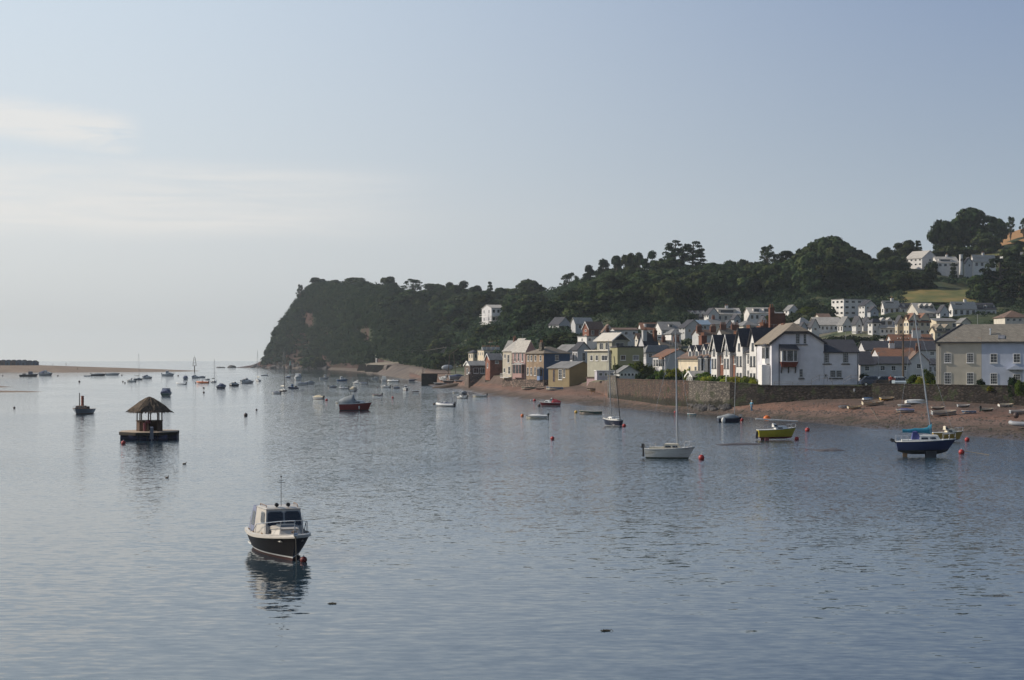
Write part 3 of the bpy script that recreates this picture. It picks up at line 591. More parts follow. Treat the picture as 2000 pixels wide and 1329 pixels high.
fillwood(1860, 2110, 745, 800, 10, 'hedge tree along the top of the stubble field', 'hedge line trees at the hilltop', hr=(7, 9), wr=(12, 16))
fillwood(592, 770, 1195, 1395, 26, 'domed tree crown among the others on the headland top', 'crowns along the headland top', hr=(10, 15), wr=(12, 18), sky_off=(1, 16))
fillwood(1110, 1700, 672, 700, 34, 'domed crown on the top edge of the long wood', 'crowns along the top edge of the wood', hr=(15, 20), wr=(13, 18), sky_off=(2, 14))
fillwood(1122, 1300, 735, 762, 12, 'rounded crown between and below the tall pines of the skyline', 'crowns between the skyline pines', hr=(13, 17), wr=(13, 17), sky_off=(7, 15))
fillwood(868, 1010, 880, 965, 14, 'domed crown on the ridge between the dark pines', 'crowns between the pines of the ridge', hr=(12, 16), wr=(15, 20), sky_off=(3, 13))
fillwood(765, 960, 1000, 1150, 26, 'tree crown massed along the ridge between headland and village', 'crowded crowns of the ridge', hr=(12, 18), wr=(16, 24))
fillwood(1745, 1880, 700, 745, 12, 'dark crown massed behind the upper white houses', 'crowns behind the upper houses', hr=(9, 12), wr=(12, 16))
# headland wood and undergrowth: uncountable mass, one object each
def clumps(name, label, p0, p1, Y0f, Y1f, n, rr, q, size, mat, skip=None):
    Ps = []; Ns = []
    for i in range(n):
        px = random.uniform(p0, p1); ya = Y0f(px); yb = Y1f(px); f = random.random(); Y = ya+(yb-ya)*f
        z = ground(px, Y)
        if z < 1.5: continue
        if skip and skip(px, Y, z): continue
        row = HY-(z-H)*F/Y
        if any(((px-a_)/c_)**2+((row-b_)/d_)**2+1.6*(float(vnoise(px, row, 7, 4))-.4) < 1 and random.random() < .85 for a_, b_, c_, d_ in REDS): continue
        r_ = random.uniform(*rr)*(.35 if px < 540 else (.62 if px < 610 else 1)); k = int(q*(r_/rr[1])**2)+10
        d = rng.normal(0, 1, (k, 3)); d /= np.linalg.norm(d, axis=1)[:, None]; d[:, 2] = np.abs(d[:, 2])*1.0-.15; d[:, 1] = np.where(d[:, 1] > .35, -d[:, 1], d[:, 1])
        P = d*np.array([r_, r_, r_*.8])*rng.uniform(.75, 1.08, (k, 1))+np.array([(px-1000)/F*Y, Y, z+r_*.25]); Ps.append(P); Ns.append(d)
    V, Q = leafquads(np.concatenate(Ps), np.concatenate(Ns), size); o = np_mesh(name, V, Q, mat); tag(o, label, 'woodland', kind='stuff'); return o
L = lambda k: (lambda px: float(np.interp(px, cpx, CY[:, k])))
REDS = ((612, 632, 16, 22), (716, 652, 11, 30), (808, 603, 8, 5), (520, 697, 6, 10), (640, 705, 70, 6))
red = lambda px, Y, z: (vnoise((px-1000)/F*Y*1.0, z*1.7, 26, 5) < .20+(.08 if z < 30 else 0)) and z < 48 and px > 560
clumps('headland_wood', 'dense bushes and trees clothing the dark sea headland', 514, 770, L(3), L(8), 3000, (4, 10), 170, 1.4, SCRUB, red)
clumps('hillside_scrub', 'green scrub on the slope above the promenade wall', 735, 860, L(4), L(8), 700, (3, 6.5), 130, 1.1, SCRUB)
clumps('hillside_scrub', 'undergrowth between the trees of the valley side', 850, 1120, L(5), L(9), 900, (2.5, 5), 90, .9, SCRUB)
clumps('hillside_scrub', 'undergrowth under the wood above the town', 1110, 1760, lambda p: L(7)(p)+52, L(9), 900, (2.5, 5), 90, .9, LEAF)
clumps('garden_scrub', 'shrubs and garden greenery on the slope left of the hillside rows', 1085, 1345, L(4), L(7), 200, (1.2, 2.4), 90, .6, SCRUB)
for p0, p1, ya, yb, n_, lb in ((1500, 1960, 513, 519, 130, 'garden hedges in front of the upper row of hillside houses'), (1545, 1870, 424, 431, 120, 'garden hedges in front of the lower row of hillside houses'), (1560, 1790, 372, 402, 110, 'rough green bank between the hillside houses and the waterfront roofs'), (1762, 1965, 636, 646, 90, 'shrubs on the terrace under the highest white houses'), (1740, 1912, 565, 577, 70, 'bushes along the lower edge of the meadow'), (1940, 2120, 440, 470, 60, 'shrubs beside the brown roofed bungalow'), (1340, 1530, 512, 534, 50, 'bushes below the long cream roofs')):
    clumps('garden_scrub', lb, p0, p1, lambda p: ya, lambda p: yb, n_, (1.0, 2.1), 110, .5, SCRUB)

for i in range(30):      # individual crowns standing out of the headland wood
    px = random.uniform(548, 770); k = random.uniform(4.2, 7.9); j = int(k); Y = L(j)(px)*(1-(k-j))+L(j+1)(px)*(k-j); h_ = random.uniform(7, 13); zt = ground(px, Y)+h_*.8
    row = HY-(ground(px, Y)-H)*F/Y
    if any(((px-a_)/c_)**2+((row-b_)/d_)**2 < 1.6 for a_, b_, c_, d_ in REDS): continue
    tree(random.choice(('broad0', 'broad1', 'broad2', 'broad3', 'broad4')), px, max(HY-(zt-H)*F/Y, float(np.interp(px, SKX, SKY))+8), Y, h_, random.uniform(11, 20), 'rounded crown standing out of the scrub on the dark headland', 'crowns on the headland')

for p0, p1, f0, f1, n_, lb, rr in ((1110, 1352, lambda p: L(6)(p)+25, L(8), 420, 'scrub on the lower edge of the wood left of the hillside houses', (2, 4)), (1340, 1765, lambda p: 574, lambda p: 632, 420, 'scrub and shrubs at the foot of the dark wood', (1.8, 3.6)),
    (1520, 1635, lambda p: 540, lambda p: 600, 90, 'garden shrubs around the cottages left of the block of flats', (1.2, 2.4)), (1905, 2150, lambda p: 480, lambda p: 600, 330, 'rough bushes on the slope right of the hillside houses', (1.6, 3.4)), (1215, 1350, lambda p: 500, lambda p: 560, 120, 'garden shrubs behind the chalet houses', (1.2, 2.6)), (1060, 1240, lambda p: 395, lambda p: 540, 200, 'garden greenery between the valley houses', (1.2, 2.4))):
    clumps('garden_scrub', lb, p0, p1, f0, f1, n_, rr, 100, .6, SCRUB)
# ------------------------------------------------------------- boat materials
def paint(name, col, rough=.35, **k): return pm(name, col, rough, k.pop('var', .08), k.pop('scale', 3), coat=.15, **k)
WHITE = paint('gelcoat_white', (.66, .65, .62), col2=(.50, .47, .42), thr=(.55, .75)); CREAM = paint('gelcoat_cream', (.60, .54, .42)); NAVY = paint('navy_paint', (.015, .02, .045))
BLACKP = paint('black_paint', (.012, .013, .018)); BLUE = paint('blue_paint', (.014, .024, .085)); MIDBLUE = paint('mid_blue_paint', (.06, .14, .28)); RED = paint('red_paint', (.20, .02, .018)); MAROON = paint('maroon_paint', (.13, .012, .018))
YELLOW = paint('yellow_paint', (.42, .34, .02)); OCHRE = paint('ochre_paint', (.42, .26, .05)); GREYP = paint('grey_paint', (.26, .28, .30)); GREENP = paint('green_paint', (.05, .10, .08)); TEAL = paint('teal_paint', (.03, .19, .24))
ANTI = pm('antifouling', (.10, .02, .018), .8, .3, 2); ANTIB = pm('dark_antifouling', (.02, .022, .028), .8, .3, 2); WEED = pm('weedy_bottom', (.06, .065, .045), .9, .4, 2, bump=.02)
CANVB = pm('navy_canvas', (.06, .075, .13), .85, .2, 2, bump=.02); CANVG = pm('grey_canvas', (.24, .26, .27), .85, .2, 2, bump=.02); CANVC = pm('cream_canvas', (.50, .43, .30), .85, .15, 2, bump=.02); CANVT = pm('teal_canvas', (.01, .17, .27), .8, .2, 3, bump=.02); CANVR = pm('red_canvas', (.30, .03, .04), .8, .2, 3, bump=.02); CANVK = pm('purple_blue_canvas', (.06, .07, .22), .8, .2, 3, bump=.02)
GLASS = pm('dark_glass', (.012, .015, .022), .08, .2, 2, spec=.8); ALU = pm('mast_alloy', (.34, .35, .36), .45, .08, 4, metal=.6); DKALU = pm('dark_spar', (.05, .045, .04), .5, .2, 4); STEEL = pm('stainless_steel', (.55, .56, .58), .25, .05, 4, metal=.9); RUB = pm('black_rubber', (.02, .02, .022), .7, .2, 3)
TIMB = pm('varnished_wood', (.22, .12, .055), .5, .25, 3, stretch=(1, 6, 6)); DECKW = pm('weathered_deck', (.42, .33, .25), .8, .15, 3, stretch=(1, 8, 1)); WOODD = pm('dark_timber', (.075, .05, .035), .85, .3, 3, stretch=(6, 6, 1)); TUBEG = pm('inflatable_grey', (.30, .31, .33), .6, .1, 2)
BUOYR = pm('buoy_red', (.34, .022, .02), .45, .15, 4); BUOYO = pm('buoy_orange', (.60, .14, .02), .45, .15, 4); BUOYY = pm('buoy_yellow', (.55, .33, .05), .5, .15, 4); BUOYD = pm('buoy_dark', (.06, .035, .03), .6, .3, 4); ROPE = pm('rope', (.16, .14, .11), .9, .2, 20)
TAN = pm('tan_sail', (.30, .10, .06), .9, .15, 5)

class Hull:
    def __init__(s, L, B, fb, fs, dr=.35, tw=.78, rake=.12, p0=.28, wl=.06, stern=0.0, n=15):
        s.L, s.B, s.fb, s.fs, s.dr, s.tw, s.rake, s.p0, s.wl, s.stern, s.n = L, B, fb, fs, dr, tw, rake, p0, wl, stern, n
    def plan(s, t): return s.tw+(1-s.tw)*sin(pi/2*min(t/.42, 1)) if t < .42 else max(0, 1-((t-.42)/.58)**2.3)
    def sheer(s, t): return s.fb+(s.fs-s.fb)*t**2.1+s.stern*(1-t)**3
    def keel(s, t): return -s.dr+(s.dr*.45)*max(0, (t-.75)/.25)**2+s.dr*.5*(1-min(t/.35, 1))**2
    def at(s, t, v):
        k = s.keel(t); z = k+(s.sheer(t)-k)*v; p = s.p0+.62*t**2.2
        return Vector((-s.L/2+t*s.L*(1-s.rake*(1-v))+s.L*.03*(1-t)*(1-v), s.B/2*s.plan(t)*max(v, 0)**p, z))
    def rows(s, t):
        k = s.keel(t); T_ = s.sheer(t)-k; vw = min(.9, max(.05, (s.wl-k)/T_)); vs_ = min(.95, vw+.06/T_)
        return [0, vw*.45, vw, vs_]+[vs_+(1-vs_)*q for q in (.33, .66, 1)]
    def mesh(s, mats, name='hull', parent=None, openb=False, deck=None, rim=.05):
        b = MB(); pts = [[s.at(i/(s.n-1), v) for v in s.rows(i/(s.n-1))] for i in range(s.n)]; m = len(pts[0]); mids = [0, 0, 1, 2, 2, 2]
        for sg in (1, -1):
            V = [Vector((p.x, p.y*sg, p.z)) for r in pts for p in r]; fs = []; mi = []
            for i in range(s.n-1):
                for j in range(m-1):
                    q = (i*m+j, (i+1)*m+j, (i+1)*m+j+1, i*m+j+1); fs.append(q if sg < 0 else q[::-1]); mi.append(mids[j])
            b.add(V, fs, mi, True)
        st = pts[0]   # transom
        b.add([Vector((p.x, -p.y, p.z)) for p in st]+st, [(j, j+1, m+j+1, m+j) for j in range(m-1)], mids)
        if openb:
            zf = -s.dr*.2+.02
            for sg in (1, -1):
                O = [Vector((p[-1].x, p[-1].y*sg, p[-1].z)) for p in pts]; I = [Vector((p.x*(1 if i else 1)+(.06 if i == 0 else (-.08 if i > s.n-3 else 0)), max(0, abs(p.y)-rim)*sg, p.z)) for i, p in enumerate(O)]
                D = [Vector((p.x, p.y*.72, min(zf+.1*max(0, (i/s.n-.7)), p.z-.1))) for i, p in enumerate(I)]
                k = s.n; b.add(O+I+D, [(i, i+1, k+i+1, k+i) for i in range(k-1)]+[(k+i, k+i+1, 2*k+i+1, 2*k+i) for i in range(k-1)], [2]*(k-1)+[3]*(k-1))
            yv = [max(0, pts[i][-1].y-rim)*.72 for i in range(s.n)]; xs = [pts[i][-1].x for i in range(s.n)]
            b.add([Vector((xs[i], yv[i], zf)) for i in range(s.n)]+[Vector((xs[i], -yv[i], zf)) for i in range(s.n)], [(i, i+1, s.n+i+1, s.n+i) for i in range(s.n-1)], 3)
            p = pts[0][-1]; b.box((p.x, -p.y+.02, zf), (p.x+.05, p.y-.02, p.z-.01), 2)
        o = b.build(name, mats, parent)
        if not openb:
            d = MB(); G = [p[-1] for p in pts]; k = s.n
            V = [Vector((p.x, p.y*.985, p.z-.03)) for p in G]+[Vector((p.x, 0, p.z+.02*s.B)) for p in G]+[Vector((p.x, -p.y*.985, p.z-.03)) for p in G]
            d.add(V, [(i, i+1, k+i+1, k+i) for i in range(k-1)]+[(k+i, k+i+1, 2*k+i+1, 2*k+i) for i in range(k-1)]); d.build('deck', deck or WHITE, parent)
        r = MB()
        for sg in (1, -1): r.path([Vector((p[-1].x, p[-1].y*sg, p[-1].z)) for p in pts], .028+.004*s.B, n=5)
        p = pts[0][-1]; r.tube((p.x, -p.y, p.z), (p.x, p.y, p.z), .03, n=5)
        r.build('gunwale', mats[4] if len(mats) > 4 else mats[2], parent); return o
def frus(x0, x1, w0, w1, zb, zt, rr=.1, rf=.3, tum=.12):
    """cabin block: base x0..x1, base half widths w0 (aft), w1 (fore); rakes and tumblehome"""
    return [Vector(v) for v in ((x0, -w0, zb), (x1, -w1, zb), (x1, w1, zb), (x0, w0, zb), (x0+rr, -w0+tum, zt), (x1-rf, -w1+tum, zt), (x1-rf, w1-tum, zt), (x0+rr, w0-tum, zt))]
def cabin(parent, p, mat=None, roof=True, name='cabin'):
    b = MB(); b.hexa(p, 0); o = b.build(name, [mat or WHITE], parent)
    if roof:
        c = MB(); t = p[4:]; cen = (t[0]+t[1]+t[2]+t[3])/4; up = lambda v, k, z: cen+(v-cen)*k+Vector((0, 0, z))
        c.loft([[up(v, 1.03, .003) for v in t], [up(v, 1.04, .03) for v in t], [up(v, .9, .075) for v in t], [up(v, .5, .10) for v in t]]); c.build('cabin_roof', [mat or WHITE], parent)
    return o
FACE = {'S': (0, 1, 5, 4), 'P': (2, 3, 7, 6), 'F': (1, 2, 6, 5), 'A': (3, 0, 4, 7)}
def win(parent, p, face, u0, u1, v0, v1, mat=None, off=.012, name='window', th=.02):
    a, b_, c, d = [p[i] for i in FACE[face]]
    P = lambda u, v: (a*(1-u)+b_*u)*(1-v)+(d*(1-u)+c*u)*v
    n = (b_-a).cross(d-a).normalized(); m = MB(); q = [P(u0, v0), P(u1, v0), P(u1, v1), P(u0, v1)]
    e = .12; cen = sum(q, Vector())/4; ring = []
    for i in range(4):
        nx = q[(i+1) % 4]; pv = q[i-1]; ring += [q[i]+(pv-q[i])*e, q[i]+(nx-q[i])*e]
    m.loft([[v-n*.02 for v in ring], [v+n*off for v in ring]], caps=True); return m.build(name, mat or GLASS, parent)
def outboard(parent, h, up=False, s=1.0):
    b = MB(); x = -h.L/2-.12; z = h.sheer(0)
    if up: b.M = Matrix.Translation((x, 0, z)) @ Matrix.Rotation(R(-55), 4, 'Y') @ Matrix.Translation((-x, 0, -z))
    b.hexa([Vector((x+a*s, c*s, z+d*s)) for a, c, d in ((-.2, -.13, .08), (.2, -.13, .08), (.2, .13, .08), (-.2, .13, .08), (-.16, -.1, .46), (.1, -.1, .5), (.1, .1, .5), (-.16, .1, .46))])
    b.box((x-.08*s, -.06*s, z-.75*s), (x+.07*s, .06*s, z+.1*s)); b.box((x-.2*s, -.09*s, z-.62*s), (x+.12*s, .09*s, z-.58*s)); b.build('outboard_motor', RUB, parent)
def thwarts(parent, h, mat=TIMB):
    for t in (.12, .42, .7):
        p = h.at(t, 1); b = MB(); w_ = max(.1, p.y-.06); b.box((p.x-.14, -w_, p.z-.2), (p.x+.14, w_, p.z-.16)); b.build('thwart', mat, parent)
def rails(parent, h, t0=.72, t1=.985, ht=.5, name='pulpit_rail', aft=False):
    b = MB(); ts = [0.0, .1, .2] if aft else [t0, (t0+t1)/2, t1]
    L_ = []; R_ = []
    for t in ts:
        p = h.at(t, 1); q = max(.05, p.y-.06)
        for sg, l in ((1, L_), (-1, R_)):
            a = Vector((p.x, q*sg, p.z)); u = a+Vector((0 if aft else .06, 0, ht)); b.tube(a, u, .014, n=5); l.append(u)
    b.path(L_, .016, 5); b.path(R_, .016, 5); e = (0 if aft else -1); b.tube(L_[e], R_[e], .016, n=5); b.build(name, STEEL, parent)
def mast(parent, h, t=.58, ht=8.5, boom=True, cover=None, lean=0, mat=None, stays=True, r=.072, zb=None, boomz=.9, sails=False):
    x = h.at(t, 1).x; z0 = (h.sheer(t)+.35) if zb is None else zb; b = MB(); top = Vector((x-ht*(.02+lean), 0, z0+ht)); b.tube((x, 0, z0-.4), top, r, r*.7, 8)
    xm = x-ht*(.02+lean)*.55; b.tube((xm, -.42, z0+ht*.55), (xm, .42, z0+ht*.55), .022, n=5); b.tube(top, top+Vector((0, 0, .35)), .012, n=4); b.tube(top+Vector((-.12, 0, .1)), top+Vector((.12, 0, .1)), .012, n=4)
    b.build('mast', mat or ALU, parent)
    if stays:
        s = MB(); k = .011
        s.tube(h.at(.99, 1), top, k, n=4); s.tube(Vector((-h.L/2+.05, 0, h.sheer(0))), top, k, n=4)
        for sg in (1, -1):
            p = h.at(t-.03, 1); a = Vector((p.x, p.y*sg, p.z)); m_ = Vector((xm, .42*sg, z0+ht*.55)); s.tube(a, m_, k, n=4); s.tube(m_, top, k, n=4); s.tube(a, Vector((xm, 0, z0+ht*.52)), k, n=4)
        s.build('rigging', STEEL, parent)
    if boom:
        e = Vector((-h.L*.40, 0, z0+boomz+.05)); s_ = Vector((x-.05, 0, z0+boomz)); bb = MB(); bb.tube(s_, e, .04, n=6); bb.build('boom', mat or ALU, parent)
        c = MB(); n = 7; rings = []
        for i in range(n+1):
            f = i/n; q = s_.lerp(e, f*.97); rz_ = (.20-.09*f+.02*sin(i*2.1)) if not cover else (.26-.12*f+(.28 if i == 0 else 0)+.02*sin(i*2)); ry = .12-.04*f
            rings.append([q+Vector((0, ry*cos(2*pi*k/8), rz_*.6+rz_*sin(2*pi*k/8))) for k in range(8)])
        c.loft(rings, sm=True); c.build('furled_sail' if not cover else 'sail_cover', cover or CREAM, parent)
def tarp(parent, h, mat, t0=0, t1=.8, hgt=.5, peak=.45, name='canvas_cover'):
    b = MB(); rings = []; n = 9
    for i in range(n):
        t = t0+(t1-t0)*i/(n-1); p = h.at(t, 1); f = sin(pi*min(1, max(.12, (.25+.75*i/(n-1)) if i < (n-1)*peak else 1-.9*(i/(n-1)-peak)/(1-peak)))*.5); z = p.z; w_ = p.y+.03
        rings.append([Vector((p.x, -w_, z-.06)), Vector((p.x, -w_*.86, z+hgt*.45*f)), Vector((p.x, -w_*.35, z+hgt*f+.03*sin(i*2.3))), Vector((p.x, w_*.35, z+hgt*f+.03*cos(i*2))), Vector((p.x, w_*.86, z+hgt*.45*f)), Vector((p.x, w_, z-.06))])
    b.loft(rings, closed=False, caps=False, mi=0, sm=True); k = len(rings[0])
    b.add(rings[0], [tuple(range(k))]); b.add(rings[-1], [tuple(range(k))[::-1]]); b.build(name, mat, parent)
def mooring(px, py, d, mat, label, name='mooring_buoy', group=None, handle=True):
    Y = WY(py+1); r = d*Y/F/2; e = empty(name, label, 'buoy', ((px-1000)/F*Y, Y, 0), random.uniform(0, 6), group)
    b = MB(); b.ell((0, 0, r*.62), (r, r, r*.97), 14, 10); b.build('float', mat, e)
    c = MB(); c.tube((0, 0, r*1.5), (0, 0, r*1.85), r*.16, n=8); c.path([(r*.14*cos(a), 0, r*1.85+r*.14*sin(a)) for a in (0, 1, 2, 3.14)], r*.045, 5); c.build('mooring_eye', STEEL, e)
    return e

def boat(style, label, xl, xr, yw, phi, top=(), mats=None, name=None, cat='boat', group=None, fbk=1.0, heel=0, lift=0, loc=None, L=None, **k):
    """xl..xr photo columns the boat spans, yw its waterline row, phi bow heading in degrees (0 = to the right, 90 = away, -90 = towards us)"""
    Y = WY(yw) if loc is None else loc.y; px = (xl+xr)/2; a = R(phi); wd = (xr-xl)*Y/F; br = k.pop('br', .36)
    L = L or wd/(abs(cos(a))+br*abs(sin(a))); B = br*L
    if loc is None: loc = Vector(((px-1000)/F*Y, Y, lift))
    e = empty(name or {'yacht': 'sailing_yacht', 'dinghy': 'dinghy', 'rib': 'inflatable_boat'}.get(style, 'motor_boat'), label, cat, loc, a, group)
    e.rotation_euler = (R(heel), R(k.pop('trim', 0)), a)
    hm = mats or [ANTI, WHITE, WHITE, CREAM, WHITE]
    hm = list(hm)
    while len(hm) < 5: hm.append([ANTI, WHITE, WHITE, CREAM, WHITE][len(hm)])
    if style == 'dinghy':
        h = Hull(L, B, .11*L*fbk*1.05, .17*L*fbk, .05*L, .72, .08, .33, wl=.02, stern=.02*L, n=11); h.mesh(hm, parent=e, openb=True); thwarts(e, h, k.get('tm', TIMB))
    elif style == 'flat':
        h = Hull(L, B, .07*L*fbk, .11*L*fbk, .04*L, .85, .1, .25, n=11); h.mesh(hm, parent=e, deck=hm[3])
    elif style == 'rib':
        r_ = .10*L*.75; h = Hull(L, B, .30, .45, .2, .9, .1, .4); pts = []
        for i in range(9): t = i/8*.9; p = h.at(t, 1); pts.append(Vector((p.x, max(p.y-.05, .05), .28+.16*t**3)))
        pts2 = pts+[Vector((h.L/2-.1, 0, .5))]+[Vector((p.x, -p.y, p.z)) for p in reversed(pts)]
        b = MB(); rings = []
        for i, p in enumerate(pts2):
            tg = (pts2[min(i+1, len(pts2)-1)]-pts2[max(i-1, 0)]).normalized(); u = Vector((0, 0, 1)); v = tg.cross(u).normalized(); rings.append([p+u*r_*sin(2*pi*q/8)+v*r_*cos(2*pi*q/8) for q in range(8)])
        b.loft(rings, sm=True); b.build('tube', hm[2], e)
        b = MB(); b.add([(-L/2+.1, -B/2+.2, .15), (L*.36, -.15, .25), (L*.36, .15, .25), (-L/2+.1, B/2-.2, .15)], [(0, 1, 2, 3)]); b.box((-L/2+.12, -B/2+.2, -.1), (-L/2+.18, B/2-.2, .45)); b.build('floor', hm[3], e)
        if k.get('console', True): b = MB(); b.hexa(frus(-.1, .4, .3, .3, .2, .95, 0, .15, .05)); b.build('console', WHITE, e)
        h.sheer = lambda t: .45
    else:
        fbs = {'yacht': .15, 'cuddy': .175, 'cruiser': .18, 'work': .17, 'covered': .18}[style]
        fbk *= 1-.38*abs(sin(a))
        h = Hull(L, B, fbs*L*fbk, fbs*L*fbk*(1.25 if style != 'work' else 1.4), .07*L*k.pop('drk', 1), .62 if style == 'yacht' else .82, .12 if style != 'yacht' else .15, .26, wl=k.pop('wl', .05)); h.mesh(hm, parent=e, deck=hm[3])
    z = h.sheer(.5); W = B/2; hk = 1-.38*abs(sin(a))
    if style == 'cuddy' or style == 'cruiser' or style == 'work' or style == 'yacht':
        ch = k.get('ch', .13)*L*hk
        if style == 'yacht':
            c1 = frus(-L*.12, L*.26, W*.66, W*.42, h.sheer(.4)-.08, h.sheer(.4)+.085*L, .1, .3, .08); cabin(e, c1, k.get('cm', WHITE))
            for f in 'SP': win(e, c1, f, .08, .42, .42, .78); win(e, c1, f, .52, .82, .42, .78)
            b = MB(); 
            b.loft([[Vector((x_, y_, zz)) for x_, y_ in ((-L*.40, -W*.6), (-L*.12, -W*.62), (-L*.12, W*.62), (-L*.40, W*.6))] for zz in (z-.06, z+.12)]); b.build('cockpit_coaming', k.get('cm', WHITE), e)
            rails(e, h, .78, .985); rails(e, h, aft=True, ht=.5)
            mast(e, h, k.get('mt', .60), k.get('mh', L*1.2), k.get('boom', True), k.get('cover'), zb=h.sheer(.5)+.065*L, mat=k.get('mm'), boomz=k.get('bz', .75), lean=k.get('lean', 0))
            if k.get('hood'): hd = frus(-L*.24, -L*.06, W*.55, W*.5, h.sheer(.4)+.05, h.sheer(.4)+.065*L+.42, .12, .4, .12); cabin(e, hd, k['hood'], name='spray_hood')
        elif style == 'cuddy':
            c1 = frus(-L*.05, L*.33, W*.80, W*.5, z-.06, z+ch*.8, 0, .35, .1); cabin(e, c1, k.get('cm', WHITE))
            for f in 'SP': win(e, c1, f, .15, .55, .35, .8)
            ws = frus(-L*.10, L*.06, W*.74, W*.70, z+ch*.75, z+ch*1.7, 0, .42, .10); cabin(e, ws, k.get('wm', WHITE), name='windscreen_frame')
            win(e, ws, 'F', .07, .47, .18, .88); win(e, ws, 'F', .53, .93, .18, .88)
            for f in 'SP': win(e, ws, f, .12, .88, .2, .85)
            if k.get('canopy'): tarp(e, h, k['canopy'], 0, .42, ch*1.7, .99, 'canopy')
            rails(e, h, .76, .985, .4)
        elif style == 'cruiser':
            c1 = frus(-L*.05, L*.34, W*.82, W*.46, z-.06, z+ch*.75, 0, .4, .12); cabin(e, c1, k.get('cm', WHITE), name='fore_cabin')
            for f in 'SP': win(e, c1, f, .2, .62, .4, .78)
            ws = frus(-L*.20, L*.10, W*.80, W*.74, z-.04, z+ch*2.0, .05, .38, .14); cabin(e, ws, k.get('cm', WHITE), name='wheelhouse')
            win(e, ws, 'F', .07, .47, .5, .9); win(e, ws, 'F', .53, .93, .5, .9)
            for f in 'SP': win(e, ws, f, .12, .48, .5, .88); win(e, ws, f, .54, .86, .5, .88)
            if k.get('canopy'): tarp(e, h, k['canopy'], 0, .31, ch*1.9, .99, 'canopy')
            rails(e, h, .7, .985, .45); b = MB(); b.tube((-L*.1, 0, z+ch*2.05), (-L*.1, 0, z+ch*2.05+.9), .02, n=5); b.build('aerial', STEEL, e)
        else:
            ws = frus(-L*.02 if not k.get('fwd') else L*.08, L*.20 if not k.get('fwd') else L*.30, W*.55, W*.5, z-.04, z+ch*2.1, .03, .10, .06); cabin(e, ws, k.get('cm', WHITE), name='wheelhouse')
            win(e, ws, 'F', .08, .48, .5, .88); win(e, ws, 'F', .54, .92, .5, .88)
            for f in 'SP': win(e, ws, f, .12, .46, .5, .88); win(e, ws, f, .54, .88, .5, .88)
            b = MB(); b.tube((L*.02, 0, z+ch*2.1), (-.1, 0, z+ch*2.1+1.4), .03, n=5); b.build('aerial', DKALU, e)
            rails(e, h, .72, .985, .4)
            b = MB(); b.hexa(frus(-L*.34, -L*.16, W*.35, W*.35, z-.1, z+.35, 0, 0, .03)); b.build('engine_box', WOODD, e)
    if style == 'covered': tarp(e, h, k.get('canopy', CANVB), 0, .86, k.get('th', .13)*L*hk, k.get('peak', .5)); rails(e, h, .86, .985, .3)
    if style in ('dinghy', 'rib') and k.get('tarpm'): tarp(e, h, k['tarpm'], 0, .9, .10*L, .4)
    if k.get('ob'): outboard(e, h, k.get('up', False), max(.8, min(1.2, L/5)))
    if k.get('arch'):
        b = MB(); r_ = W*.75; b.path([(-L*.36, -r_*cos(q), .35+1.25*max(0, sin(q))**.7) for q in [pi*j/8 for j in range(9)]], .035, 6); b.build('radar_arch', STEEL, e)
    if k.get('fig'):
        b = MB(); b.ell((-L*.3, 0, z+.35), (.2, .17, .38), 8, 6); b.ell((-L*.3, 0, z+.86), (.11, .11, .13), 8, 6); o = b.build('seated_figure', RUB, e); bpy.data.objects.remove(o)
    return e, h, z
